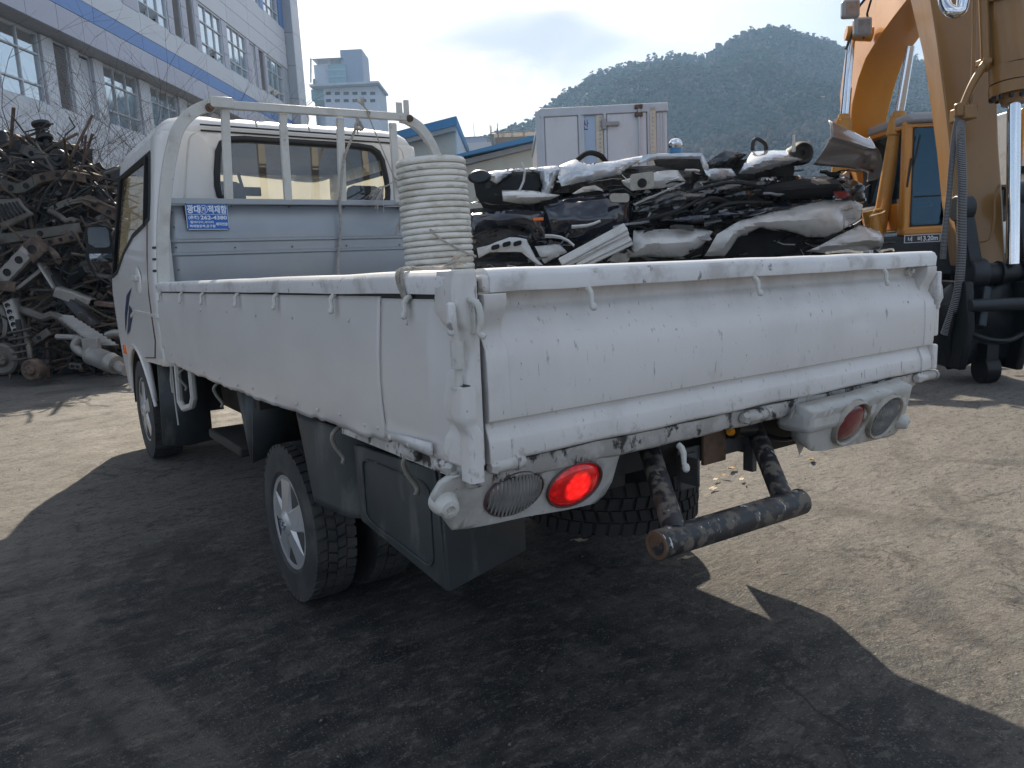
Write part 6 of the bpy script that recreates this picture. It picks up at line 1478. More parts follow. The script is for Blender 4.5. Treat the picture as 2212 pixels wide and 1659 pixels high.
# boom: banana shaped box section
cols = [  # left edge u,v  right edge u,v  distance
    ((1862, 440), (1868, 440), 10.15), ((1845, 350), (1893, 350), 10.1), ((1836, 285), (1910, 285), 10.0), ((1842, 222), (1924, 222), 9.85), ((1854, 172), (1938, 172), 9.7), ((1870, 128), (1955, 124), 9.5), ((1897, 84), (1982, 88), 9.2), ((1930, 39), (2014, 46), 8.8), ((1962, -2), (2053, 0), 8.4), ((2005, -48), (2100, -48), 7.9), ((2060, -100), (2160, -96), 7.4), ((2110, -150), (2205, -150), 6.9)]
bm_ = MB(); n = len(cols)
Ls = [at(*a, D) for a, b, D in cols]; Rs = [at(*b, D) for a, b, D in cols]
bk = []
for i in range(n):
    d = (Ls[min(i + 1, n - 1)] + Rs[min(i + 1, n - 1)] - Ls[max(i - 1, 0)] - Rs[max(i - 1, 0)]).normalized(); x = (Rs[i] - Ls[i]).normalized()
    nb = d.cross(x).normalized()
    if nb.dot(FH) < 0: nb = -nb
    t = i / (n - 1); bk.append(nb * (.62 + .28 * sin(pi * min(1, t * 1.1))) + x * (.26 - .30 * min(1, t * 1.25)) )
vs = []
for i in range(n): vs += [Ls[i], Rs[i], Rs[i] + bk[i], Ls[i] + bk[i]]
bm_.add(vs, [(i * 4 + k, i * 4 + (k + 1) % 4, (i + 1) * 4 + (k + 1) % 4, (i + 1) * 4 + k) for i in range(n - 1) for k in range(4)] + [(0, 1, 2, 3), tuple((n - 1) * 4 + k for k in range(4))])
wo(bm_, 'boom', 'yellow', bevel=.02, smooth=30)
def tubew(name, pts, r, m_, n=16, parent=None, sm=40): return wo(MB().tube(pts, r, n), name, m_, parent, smooth=sm)
# boom cylinders
def cylinder(ur0, vr0, ur1, vr1, D0, D1, rr, ub, vb, Db, rb, collar):
    a, b = at(ur0, vr0, D0), at(ur1, vr1, D1); c = at(ub, vb, Db)
    tubew('cylinder_rod', [a, b], rr, 'chrome', 20); d = (c - b).normalized()
    br = tubew('cylinder_barrel', [b, c], rb, 'cyl', 22)
    cm = MB().lathe([(rr * 1.1, -.05), (rb * .85, -.045), (rb * .9, .02), (rb * 1.22, .04), (rb * 1.25, collar), (rb * 1.02, collar + .02)], b, d, 24)
    for k in range(12):
        an = 2 * pi * k / 12; o = d.orthogonal().normalized(); o2 = d.cross(o); cm.cyl(b + (o * cos(an) + o2 * sin(an)) * rb * 1.1 + d * .02, b + (o * cos(an) + o2 * sin(an)) * rb * 1.1 + d * .06, .014, .014, 6)
    wo(cm, 'gland_collar', 'cyl', br)
    return br
cylinder(1841, 58, 1823, 256, 9.35, 9.5, .050, 1800, 470, 9.6, .082, .24)
cylinder(1967, 100, 1942, 250, 9.1, 9.35, .052, 1898, 500, 9.55, .088, .24)
tubew('rod_eye', [at(1827, 72, 9.35), at(1884, 74, 9.3)], .085, 'yellow', 20)
for u, v in ((1834, 22), (1860, 60)): 
    F = PF(9.2); x, z = F.p(u, v); mt = F.matrix(); mb = MB().box(x - .10, x + .10, -.08, .02, z - .10, z + .10); mb.v = [tuple(mt @ V(q_)) for q_ in mb.v]; wl_ = wo(mb, 'work_lamp', 'slat', bevel=.03)
    mb = MB().box(x - .07, x + .07, -.085, -.079, z - .07, z + .07); mb.v = [tuple(mt @ V(q_)) for q_ in mb.v]; wo(mb, 'lamp_glass', 'clear', wl_)
tubew('hydraulic_hose', [at(1875, -10, 9), at(1851, 20, 9.1), at(1846, 60, 9.2), at(1830, 100, 9.3), at(1826, 106, 9.3)], .016, 'gasket', 8)
tubew('hydraulic_hose', [at(1884, -8, 9), at(1873, 30, 9.1), at(1878, 55, 9.2), at(1864, 85, 9.25)], .013, 'gasket', 8)
tubew('boom_pipe', [at(1838, 190, 9.5), at(1836, 215, 9.5), at(1833, 250, 9.5), at(1815, 330, 9.6)], .014, 'cyl', 8)
# cab
Fc = PF(9.4); mt = Fc.matrix()
def cabpart(mb, name, m_, parent=None, **k): mb.v = [tuple(mt @ V(q_)) for q_ in mb.v]; return wo(mb, name, m_, parent, **k)
P = Fc.p
xl, zb = P(1947, 500); xr_ = xl + 1.02; zt_ = P(1990, 256)[1] - .02; dp = 1.7
fr_ = MB()
fr_.bar((xl + .03, 0, zb), (xl + .06, .06, zt_), .11, .11, (0, 1, 0)); fr_.bar((xr_ - .05, 0, zb), (xr_ - .08, .06, zt_), .10, .12, (0, 1, 0))
fr_.bar((xl + .03, dp, zb), (xl + .08, dp - .05, zt_), .10, .12, (0, 1, 0)); fr_.bar((xr_ - .05, dp, zb), (xr_ - .08, dp - .05, zt_), .10, .12, (0, 1, 0))
fr_.box(xl - .02, xr_ + .02, -.06, .10, zb - .06, zb + .05); fr_.box(xl + .02, xr_ - .02, dp - .08, dp, zb, zb + .7); fr_.box(xl, xl + .06, .1, dp, zb, zb + .35); fr_.box(xr_ - .06, xr_, .1, dp, zb, zb + .35)
cabf = cabpart(fr_, 'cab_frame', 'yellow', bevel=.03)
cabpart(MB().box(xl + .02, xr_ - .02, -.06, dp + .05, zt_ - .03, zt_ + .09), 'cab_roof', 'slat', bevel=.04)
cabpart(MB().box(xl + .02, xr_ - .02, .0, dp - .05, zt_ - .08, zt_ - .031), 'cab_ceiling', 'yellow', bevel=.01)
cabpart(MB().sweep(rrect(xl + .11, xr_ - .10, zb + .05, zt_ - .06, .06, 4), lambda t, q_: (q_[0], .03 - .0 * t + .015 * t, q_[1]), 1), 'front_window', 'cabglass', smooth=0)
gk = [V((a, .02, b)) for a, b in rrect(xl + .11, xr_ - .10, zb + .05, zt_ - .06, .06, 4)]; cabpart(MB().tube(gk + [gk[0]], .022, 6), 'window_seal', 'gasket')
cabpart(MB().box(xl + .16, xr_ - .12, .015, .03, zb + .40, zb + .42), 'window_bar', 'gasket')
cabpart(MB().add([(xl + .04, .15, zb + .40), (xl + .04, dp - .1, zb + .40), (xl + .08, dp - .1, zt_ - .1), (xl + .08, .15, zt_ - .1)], [(0, 1, 2, 3)]), 'side_window', 'cabglass', smooth=0)
cabpart(MB().add([(xl + .2, dp - .02, zb + .72), (xr_ - .15, dp - .02, zb + .72), (xr_ - .15, dp - .04, zt_ - .14), (xl + .2, dp - .04, zt_ - .14)], [(0, 1, 2, 3)]), 'rear_window', 'cabglass', smooth=0)
xs_, _ = P(1990, 400)
cabpart(MB().box(xs_ - .24, xs_ + .24, 1.0, 1.14, zb + .30, zb + .92).box(xs_ - .26, xs_ + .26, .55, 1.1, zb + .2, zb + .36), 'seat', 'seat', bevel=.06)
cabpart(MB().lathe([(0, .17), (.10, .12), (.13, 0), (.11, -.12), (0, -.16)], (xs_ - .03, 1.06, zb + 1.03), (0, 0, 1), 14), 'headrest', 'seat')
for u0, v0, u1, v1 in ((1985, 292, 1971, 358), (1967, 342, 1956, 405)): a, b = P(u0, v0), P(u1, v1); cabpart(MB().bar((a[0], -.03, a[1]), (b[0], -.03, b[1]), .015, .02), 'wiper', 'gasket')
for y in (403, 430, 480):
    pass
cabpart(MB().box(xl - .05, xr_ + .1, -.05, .0, zb - .55, zb - .065), 'lower_guard', 'coupler', bevel=.01)
ua, ub = P(1950, 517), P(2024, 517); pz = ua[1]
cabpart(MB().box(ua[0] - .01, ub[0] + .01, -.056, -.051, pz - .048, pz + .048), 'plate_border', 'signwhite'); pl = cabpart(MB().box(ua[0], ub[0], -.059, -.0565, pz - .04, pz + .04), 'width_plate', 'blackgloss')
wd = ub[0] - ua[0]
for body, f0, f1 in (('너', .08, .20), ('비', .36, .48), ('3.20m', .52, .95)):
    t_ = text(body, ua[0] + wd * f0, ua[0] + wd * f1, pz - .030, pz + .030); t_.v = [(q_[0], -.0602, q_[2]) for q_ in t_.v]; cabpart(t_, 'lettering', 'signwhite', pl, smooth=0, recalc=False)
tubew('grab_rail', [at(1876, 505, 9.4), at(1880, 470, 9.3), at(1890, 455, 9.3), at(1905, 452, 9.3), at(1912, 430, 9.3)], .022, 'cyl', 8)
# arm: tall box section leaning down to the coupler
Fa = PF(6.2); ma = Fa.matrix(); P = Fa.p
def arm(mb, name, m_, parent=None, **k): mb.v = [tuple(ma @ V(q_)) for q_ in mb.v]; return wo(mb, name, m_, parent, **k)
st = [(-190, 2098, 2230, 1.0, .55), (30, 2098, 2222, .75, .42), (200, 2094, 2214, .70, .34), (300, 2090, 2200, .66, .28), (435, 2080, 2188, .58, .20), (575, 2072, 2172, .42, .12)]
vs = []
for v, ul, ur, dep, sh in st:
    (xa, za), (xb, zb_) = P(ul, v), P(ur, v); z = (za + zb_) / 2; y0 = (575 - v) * .0009
    vs += [(xa, y0, z), (xb, y0, z), (xb + dep * .36, y0 + dep, z), (xa + dep * .40, y0 + dep, z)]
n = len(st); am = MB().add(vs, [(i * 4 + k, i * 4 + (k + 1) % 4, (i + 1) * 4 + (k + 1) % 4, (i + 1) * 4 + k) for i in range(n - 1) for k in range(4)] + [(0, 1, 2, 3), tuple((n - 1) * 4 + k for k in range(4))])
armo = arm(am, 'arm', 'armyellow', bevel=.015, smooth=30)
X = lambda u, v, y=0: (P(u, v)[0], y, P(u, v)[1])
# bucket cylinder in front of the arm
arm(MB().cyl(X(2172, -190, .10), X(2168, 150, -.10), .135, .135, 24).cyl(X(2168, 150, -.10), X(2167, 185, -.11), .155, .155, 24).cyl(X(2167, 190, -.12), X(2166, 214, -.13), .165, .165, 24), 'bucket_cylinder', 'armyellow')
arm(MB().cyl(X(2168, 5, -.02), X(2168, -6, -.02), .16, .16, 20), 'barrel_band', 'armyellow')
arm(MB().cyl(X(2166, 214, -.13), X(2165, 232, -.14), .10, .085, 20), 'gland', 'armyellow')
bl_ = MB()
for k in range(14):
    an = 2 * pi * k / 14; c = V(X(2166, 214, -.13)); bl_.cyl(c + V((.15 * cos(an), .15 * sin(an), 0)), c + V((.15 * cos(an), .15 * sin(an), -.03)), .016, .016, 6)
tag(arm(bl_, 'gland_bolt', 'coupler'), kind='stuff')
arm(MB().cyl(X(2165, 225, -.14), X(2149, 570, -.22), .046, .046, 24), 'bucket_rod', 'chrome')
for pts, r_, m_ in (([X(2119, -60, -.02), X(2119, 135, -.06), X(2117, 140, -.07)], .035, 'armyellow'), ([X(2117, 140, -.07), X(2095, 180, -.05), X(2078, 225, -.03), X(2070, 250, -.03)], .030, 'armyellow'), ([X(2137, -60, -.06), X(2136, 205, -.1)], .013, 'armyellow'),
                    ([X(2150, 400, -.05), X(2140, 435, -.05), X(2138, 480, -.05), X(2130, 515, -.04), X(2112, 522, -.03)], .010, 'armyellow'), ([X(2101, -60, -.02), X(2100, 120, -.02), X(2092, 240, -.02)], .014, 'armyellow')):
    arm(MB().tube(spline(pts, 5), r_, 10), 'hydraulic_pipe', m_)
arm(MB().box(*sorted((X(2110, 130)[0], X(2128, 130)[0])), -.10, .02, X(2119, 145)[2], X(2119, 130)[2]), 'pipe_clamp', 'armyellow', bevel=.01)
arm(MB().box(*sorted((X(2066, 240)[0], X(2094, 240)[0])), -.12, .10, X(2080, 262)[2], X(2080, 232)[2]).cyl(X(2068, 225, -.05), X(2068, 255, -.05), .05, .05, 12), 'hose_block', 'armyellow', bevel=.012)
def hose(pts, r_):
    pp = spline([V(q_) for q_ in pts], 8); mb = MB().tube(pp, r_, 10); h = arm(mb, 'hydraulic_hose', 'gasket')
    rb_ = MB()
    L = 0
    for a, b in zip(pp, pp[1:]):
        d = (b - a)
        for t in (0, .33, .66): rb_.tube([a + d * (t - .05), a + d * (t + .05)], r_ * 1.18, 8)
    tag(arm(rb_, 'hose_wrap', 'slat' if r_ < .05 else 'chassis', h, smooth=0), kind='stuff')
hose([X(2064, 252, -.04), X(2052, 300, -.06), X(2040, 360, -.10), X(2031, 430, -.12), X(2020, 500, -.14), X(2016, 560, -.14)], .020)
hose([X(2071, 258, -.03), X(2056, 310, -.12), X(2050, 400, -.18), X(2046, 480, -.20), X(2042, 560, -.22), X(2036, 640, -.2), X(2026, 720, -.1)], .030)
hose([X(2204, 690, 0), X(2212, 660, 0), X(2214, 600, .05), X(2206, 560, .08)], .045)
hose([X(2176, 620, 0), X(2196, 610, -.05), X(2200, 585, -.05)], .02)
arm(MB().tube(spline([X(2054, -30, .1), X(2050, 5, .05), X(2058, 26, 0), X(2076, 20, 0), X(2082, -20, 0)], 6), .045, 12), 'bent_pipe', 'chrome')
# links, pins and coupler
for ul, vl, ub_, vb_, y_ in ((2060, 452, 2080, 590, -.12), (2196, 420, 2208, 590, -.02)):
    a, b = V(X(ul, vl, y_)), V(X(ub_, vb_, y_ - .03)); mb = MB().bar(a, b, .10, .12, (0, 1, 0)); mb.cyl(a + V((-.06, 0, 0)), a + V((.06, 0, 0)), .10, .10, 18).cyl(b + V((-.06, 0, 0)), b + V((.07, 0, 0)), .12, .12, 18)
    arm(mb, 'bucket_link', 'link', bevel=.01)
arm(MB().cyl(X(2083, 592, -.16), X(2218, 586, -.10), .085, .085, 22).cyl(X(2128, 590, -.15), X(2133, 590, -.15), .10, .10, 22).cyl(X(2176, 588, -.14), X(2181, 588, -.14), .10, .10, 22), 'link_pin', 'coupler')
cp = MB()
out_l = [(2030, 640), (2036, 612), (2060, 605), (2150, 600), (2188, 606), (2190, 640), (2178, 690), (2184, 720), (2174, 760), (2150, 776), (2144, 800), (2128, 800), (2116, 770), (2090, 772), (2060, 790), (2032, 795), (2028, 720)]
zmin = P(2085, 815)[1]
front = [X(u, v, -.12) for u, v in out_l]
pv, tf = fill([(a[0], a[2]) for a in front], [], .05)
cp.add([(a, -.10 - .05 * nz((a * 4, b * 4, 3)) - .09 * sin(max(0, min(1, (b - .1) / .8)) * pi), b) for a, b in pv], tf)
cpo = arm(cp, 'coupler_body', 'coupler', smooth=40, solid=.38)
for u0, u1 in ((2040, 2056), (2160, 2176)):
    a, b = X(u0, 610)[0], X(u1, 610)[0]; z0, z1 = max(.10, X(u0, 790)[2]), X(u0, 606)[2]; arm(MB().prism([(a, -.30, z1), (a, -.36, z1 - .35), (a, -.26, z0), (a, .25, z0), (a, .3, z1)], (b - a, 0, 0)), 'coupler_cheek', 'coupler', cpo, bevel=.015)
arm(MB().cyl(X(2040, 655, -.34), X(2176, 650, -.32), .05, .05, 16), 'coupler_pin', 'link', cpo)
arm(MB().bar(X(2090, 620, -.22), X(2060, 700, -.34), .06, .10, (0, 1, 0)), 'coupler_strut', 'link', cpo, bevel=.01)
arm(MB().tube(spline([X(2048, 712, -.30), X(2080, 724, -.36), X(2120, 724, -.36), X(2166, 706, -.30)], 5), .022, 8), 'coupler_rib', 'coupler', cpo)
xa = X(2082, 800)[0]; xb = X(2112, 800)[0]; arm(MB().cyl((xa, -.20, .115), (xb, -.20, .115), .115, .115, 22).box(xa + .01, xb - .01, -.28, -.12, .1, .32), 'coupler_foot', 'coupler', cpo, bevel=.008)
# boom pivot link pieces seen over the wrecks
tubew('swivel_block', [at(1880, 455, 9.4), at(1892, 520, 9.45)], .10, 'cyl', 14)

# things at the far right edge behind the arm
Fw = PF(8.6); mw = Fw.root('white_scrap_hull', 'pale cream scrap car hull behind the coupler at the right edge', 'crushed car'); 
sheet('side_panel', [Fw.p(u, v) for u, v in ((2150, 640), (2200, 560), (2300, 540), (2310, 735), (2180, 742), (2168, 700))], 'wwhite', mw, 0, .08, .15, 71, .05, raw=True, F=Fw)
sheet('roof_panel', [Fw.p(u, v) for u, v in ((2150, 480), (2200, 440), (2320, 430), (2310, 530), (2190, 560), (2150, 560))], 'wwhite', mw, .2, .16, .2, 72, .05, raw=True, F=Fw)
xx = Fw.p(2170, 700)[0]; core(mw, xx, xx + 1.6, .05, 1.75, .35, 1.6, 73)
Fy = PF(12); yw = Fy.root('rail_wagon_frame', 'yellow and white machine frame glimpsed behind the arm at the right edge', 'machine'); P2 = Fy.p
a, b = P2(2186, 420), P2(2260, 230); MB().box(a[0], b[0], 0, .8, 0, b[1]).obj('cabinet', M['wwhite'], yw, bevel=.03)
a, b = P2(2192, 360), P2(2206, 235); MB().box(a[0], b[0], -.12, -.01, a[1] - .8, b[1]).obj('yellow_post', M['yellow'], yw, bevel=.02)
a, b = P2(2188, 362), P2(2260, 350); MB().box(a[0], b[0], -.2, -.01, a[1] - .1, a[1]).obj('dark_rail', M['cloth'], yw)
sp_ = at(2195, 752, 8); sp_.z = .03
pm = MB().obox(sp_ + V((.5, .1, .02)), RH * .6, FH * .35, (0, 0, .02)).obj('steel_sheet', M['wwhite'], None, bevel=.01); tag(pm, 'flat pale steel sheet lying on the dirt by the coupler', 'steel sheet')
# ------------------------------------------------------------------ heap of scrapped axles, beams and exhausts on the left
M['sbrown'] = mat('rusty brown steel', (.075, .048, .034), .8, var=.4, vs=9, rand=.35, bump=.2, bs=40, layers=[((.20, .15, .11), W3, 7, .52, .15, .6, .9), ((.02, .02, .02), W3, 9, .58, .1, .7, .7)])
M['sdark'] = mat('greasy dark steel', (.022, .022, .024), .5, var=.4, vs=7, rand=.4, metal=.2, layers=[((.09, .075, .06), W3, 8, .54, .15, .6, .9)])
M['sgrey'] = mat('dull grey steel', (.105, .094, .080), .5, metal=.4, var=.25, vs=8, rand=.3, layers=[((.07, .05, .035), W3, 9, .54, .12, .6, .8)])
M['salu'] = mat('pale dusty aluminium', (.27, .255, .235), .48, metal=.5, var=.12, vs=6, layers=[((.15, .12, .09), W3, 8, .56, .15, .5, .7)])
c3 = lambda x, y: (.3594 * x, 244 + .3594 * y)
HEAP = 'parts in the scrap heap'
def sp(x, y, D): u, v = c3(x, y); return at(u, v, D)
def sobj(mb, name, m_, label, cat, group=HEAP, smooth=35, **k):
    c = sum((V(v_) for v_ in mb.v), V()) / len(mb.v); mb.v = [tuple(V(v_) - c) for v_ in mb.v]
    o = mb.obj(name, M[m_], None, smooth, **k); o.location = c; return tag(o, label, cat, group)
def beam(x0, y0, x1, y1, w_, D0, D1, m_, label, name='steel_beam', hole=0, bend=0., taper=1., dep=.12):
    "pressed steel channel: two flanges and a web, with round holes as raised rings"
    a, b = sp(x0, y0, D0), sp(x1, y1, D1); mb = MB(); n = 8; d = (b - a).normalized(); up = V((0, 0, 1)); s_ = d.cross(FH).normalized(); wm_ = w_ * .3594 / 1619 * D0
    P_ = [a.lerp(b, i / n) + s_ * bend * sin(pi * i / n) for i in range(n + 1)]
    vs = []
    for i, c in enumerate(P_):
        h = wm_ / 2 * (1 + (taper - 1) * i / n) * (1 + .12 * nz((i * .9, x0 * .1, y0 * .1)))
        for q_ in ((-h, dep), (-h, 0), (-h * .8, -.02), (h * .8, -.02), (h, 0), (h, dep)): vs.append(c + s_ * q_[0] + FH * q_[1])
    mb.add(vs, [(i * 6 + k, i * 6 + k + 1, (i + 1) * 6 + k + 1, (i + 1) * 6 + k) for i in range(n) for k in range(5)])
    o = sobj(mb, name, m_, label, 'scrap metal', solid=.008)
    for k in range(hole):
        c = a.lerp(b, (k + .7) / (hole + .4)) + s_ * bend * sin(pi * (k + .7) / (hole + .4)) - FH * .024; r_ = wm_ * .20
        h_ = MB().lathe([(r_ * 1.25, 0), (r_ * 1.2, .01), (r_, .006), (r_ * .9, -.004), (0, -.004)], c - o.location, -FH, 12).obj('hole_ring', M['cloth'], o)
    return o
def pipe(pts, r, m_, label, name='exhaust_pipe', cat='scrap pipe'):
    return sobj(MB().tube(spline([sp(*q_) for q_ in pts], 5), r, 9), name, m_, label, cat)
def drum(x, y, D, r, m_, label, ax=None, name='brake_drum'):
    r *= .62
    ax = ax or -FH; mb = MB().lathe([(r, .09), (r, .0), (r * .86, -.02), (r * .5, -.015), (r * .42, -.06), (r * .2, -.065), (0, -.06)], (0, 0, 0), -ax, 22)
    x_ = ax.orthogonal().normalized(); y_ = ax.cross(x_)
    for k in range(5):
        c = (x_ * cos(k * 1.2566) + y_ * sin(k * 1.2566)) * r * .32; mb.cyl(c + ax * .05, c + ax * .09, r * .06, r * .06, 6)
    c = sp(x, y, D); mb.v = [tuple(V(v_) + c) for v_ in mb.v]; return sobj(mb, name, m_, label, 'scrap part')
# upright strut on the summit
c = sp(285, 205, 10.2); t = sp(245, 62, 10.2); d = (t - c).normalized(); sr = empty('suspension_strut', c, 'black suspension strut with spring seats standing up on top of the scrap heap', 'strut', HEAP)
L = (t - c).length
MB().lathe([(.03, 0), (.035, .02), (.035, L * .35), (.028, L * .36), (.028, L)], (0, 0, 0), d, 12).obj('strut_tube', M['sdark'], sr)
for h, r_ in ((L * .38, .105), (L * .95, .115)): MB().lathe([(.05, h - .03), (r_, h - .015), (r_ * 1.02, h + .02), (r_ * .7, h + .035), (.05, h + .05)], (0, 0, 0), d, 20).obj('spring_seat', M['sdark'], sr)
a1 = d.orthogonal().normalized(); b1 = d.cross(a1)
MB().tube([d * (L * (.42 + .5 * k / 60)) + (a1 * cos(k * .42) + b1 * sin(k * .42)) * .075 for k in range(61)], .010, 6).obj('coil_spring', M['sdark'], sr)
# recognisable pieces (points are of the real heap, 9.5 - 10.6 m away)
beam(130, 210, 350, 330, 62, 9.9, 9.9, 'sgrey', 'pale angled subframe arm sloping right below the strut', 'subframe_arm', 2, taper=1.3)
drum(345, 270, 9.85, .19, 'sdark', 'dark round bush end at the tip of the pale subframe arm', name='bush_end')
beam(120, 150, 470, 215, 40, 10.3, 10.3, 'sgrey', 'grey cross tube lying behind the strut foot', 'cross_member', 1)
beam(0, 235, 560, 265, 90, 10.5, 10.4, 'sdark', 'wide black rail pointing right at the heap top', 'black_rail', 2)
beam(60, 165, 130, 230, 110, 10.2, 10.2, 'sbrown', 'square rusty bracket at the upper left of the heap', 'mounting_bracket', 1)
beam(0, 110, 22, 200, 50, 10.2, 10.2, 'sdark', 'black upright stub at the far left edge of the heap top', 'stub_axle')
beam(200, 410, 520, 395, 62, 9.7, 9.8, 'sbrown', 'rusty perforated crossbar in the upper middle of the heap', 'perforated_crossbar', 3, bend=.06)
beam(340, 320, 620, 400, 45, 10.0, 10.0, 'sbrown', 'tan bar running right from the bush end', 'tan_bar', 1)
beam(560, 420, 730, 350, 105, 10.1, 10.2, 'sdark', 'big dark torn bracket standing up at the right shoulder of the heap', 'torn_bracket', 1, taper=.7)
beam(560, 480, 620, 560, 80, 10.0, 10.0, 'sdark', 'dark strap under the torn bracket', 'steel_strap')
beam(0, 430, 220, 400, 70, 9.7, 9.7, 'sgrey', 'olive grey arched subframe at the left edge', 'arched_subframe', 2, bend=-.08)
beam(510, 520, 720, 630, 62, 9.7, 9.7, 'sbrown', 'long rusty rail pointing at the door mirror', 'long_rail', 2)
beam(300, 590, 560, 520, 44, 9.7, 9.9, 'sgrey', 'bent grey link across the heap middle', 'bent_link', 1, bend=.05)
pipe([(300, 590, 9.6), (360, 620, 9.5), (400, 650, 9.5), (430, 640, 9.5), (460, 655, 9.5)], .035, 'sgrey', 'knuckle jointed grey pipe in the heap middle')
# slotted grey cover
g_ = MB(); R0 = [sp(-60, 520, 9.4), sp(120, 512, 9.4), sp(205, 610, 9.3), sp(20, 705, 9.3)]
gl_ = lambda i, j: R0[0].lerp(R0[1], i).lerp(R0[3].lerp(R0[2], i), j) - FH * (.05 * sin(pi * j))
g_.grid(gl_, 12, 8); cov_ = sobj(g_, 'slotted_cover', 'sgrey', 'blue grey slotted metal cover at the left edge of the heap', 'metal cover', solid=.015)
for k in range(7):
    a, b = gl_(.12 + k * .125, .22), gl_(.12 + k * .125, .78); MB().tube([a - cov_.location - FH * .02, (a + b) / 2 - cov_.location - FH * .035, b - cov_.location - FH * .02], .016, 5).obj('slot', M['cloth'], cov_)
beam(0, 760, 490, 690, 66, 9.3, 9.5, 'sgrey', 'long dark beam with bright top edge crossing the heap middle', 'long_beam', 1)
beam(200, 800, 480, 740, 50, 9.3, 9.4, 'sbrown', 'rusty flange strip under the long beam', 'flange_strip', 4)
beam(0, 1010, 170, 830, 92, 9.2, 9.1, 'salu', 'pale thick axle tube leaning at the left of the heap', 'axle_tube', 2)
beam(160, 770, 240, 870, 110, 9.1, 9.1, 'sbrown', 'rusty gusset joint at the top of the pale axle tube', 'gusset_joint', 1)
beam(0, 1040, 100, 1050, 60, 9.0, 9.0, 'sbrown', 'rust flaked bracket at the left edge under the axle tube', 'flaked_bracket')
beam(100, 1060, 280, 920, 24, 9.0, 9.2, 'sgrey', 'thin tie rod running up right from the axle tube', 'tie_rod')
pipe([(300, 820, 9.2), (330, 850, 9.1), (350, 890, 9.0)], .04, 'sbrown', 'short rust brown pipe stub hanging in the middle', 'pipe_stub')
drum(410, 830, 9.6, .17, 'sdark', 'dark hub with bolts left of the door mirror')
drum(520, 950, 9.5, .22, 'sgrey', 'grey gearbox end under the door mirror', name='gearbox_end')
beam(400, 960, 700, 930, 90, 9.8, 9.7, 'sbrown', 'dull differential casing stretching under the mirror', 'differential_casing', 1)
beam(470, 955, 700, 995, 22, 9.4, 9.3, 'sgrey', 'thin linkage rod beneath the differential casing', 'linkage_rod')
beam(200, 900, 560, 1290, 56, 9.3, 8.9, 'sdark', 'long dark strip with blue edge lying diagonally down right', 'diagonal_strip')
beam(230, 905, 330, 1060, 16, 9.15, 9.1, 'salu', 'bright thin edge of the diagonal strip, upper half', 'bright_edge')
beam(330, 1075, 540, 1150, 66, 9.0, 9.1, 'salu', 'dented pale panel strip right of the diagonal strip', 'panel_strip')
beam(570, 1145, 700, 1160, 26, 9.0, 9.0, 'sbrown', 'rusty pressed lip beside the truck door', 'pressed_lip')
beam(45, 1130, 110, 1335, 62, 8.9, 8.8, 'salu', 'pale perforated upright channel at the lower left', 'perforated_channel', 5)
beam(0, 1160, 30, 1350, 30, 9.0, 8.9, 'sgrey', 'bent grey stay at the lower left edge', 'bent_stay', bend=.05)
pipe([(100, 1180, 9.0), (180, 1200, 8.9), (260, 1230, 8.9), (330, 1215, 8.9), (420, 1280, 8.9), (480, 1310, 8.9)], .05, 'sgrey', 'grey exhaust pipe snaking across the lower heap')
pipe([(340, 1345, 8.8), (480, 1350, 8.8)], .035, 'salu', 'short straight tan pipe above the silencer')
pipe([(640, 1340, 8.8), (680, 1325, 8.8), (720, 1325, 8.8)], .045, 'salu', 'pale curved pipe end beside the front wheel arch')
pipe([(150, 1330, 8.8), (170, 1400, 8.7), (185, 1475, 8.7)], .03, 'sgrey', 'upright grey damper rod at the lower left', 'damper_rod')
# ribbed heat shield
hs = MB(); R1 = [sp(330, 1215, 8.9), sp(440, 1225, 8.9), sp(715, 1400, 8.6), sp(560, 1400, 8.6)]
hl = lambda i, j: R1[0].lerp(R1[1], i).lerp(R1[3].lerp(R1[2], i), j) + V((0, 0, .012 * sin(j * 70)))
hs.grid(hl, 4, 90); sobj(hs, 'ribbed_shield', 'salu', 'long ribbed pale heat shield sloping down to the ground', 'heat shield', solid=.01)
# silencer lying on the ground
a, b = sp(540, 1450, 8.55), sp(700, 1515, 8.4); a.z = max(a.z, .14); mz = empty('silencer', a, 'pale exhaust silencer drum lying on the ground beside the truck', 'silencer', HEAP); d = (b - a); Ls_ = d.length; d.normalize()
MB().lathe([(.0, -.02), (.09, -.02), (.11, .02), (.115, .05), (.107, .06), (.11, .10), (.11, Ls_ * .75), (.117, Ls_ * .77), (.11, Ls_ * .80), (.105, Ls_), (0, Ls_ + .01)], (0, 0, 0), d, 24).obj('drum', M['salu'], mz)
pp = [sp(540, 1450, 8.55), sp(490, 1440, 8.6), sp(450, 1400, 8.6), sp(480, 1350, 8.6)]; MB().tube(spline([q_ - a for q_ in pp], 5), .05, 10).obj('inlet_pipe', M['salu'], mz)
pp = [b, sp(730, 1540, 8.35), sp(760, 1550, 8.3)]; MB().tube(spline([q_ - a for q_ in pp], 4), .06, 10).obj('outlet_pipe', M['salu'], mz)
mp = MB().obox(sp(550, 1390, 8.5) - a, RH * .09, V((0, 0, .07)), FH * .04).obj('hanger_bracket', M['salu'], mz, bevel=.01)
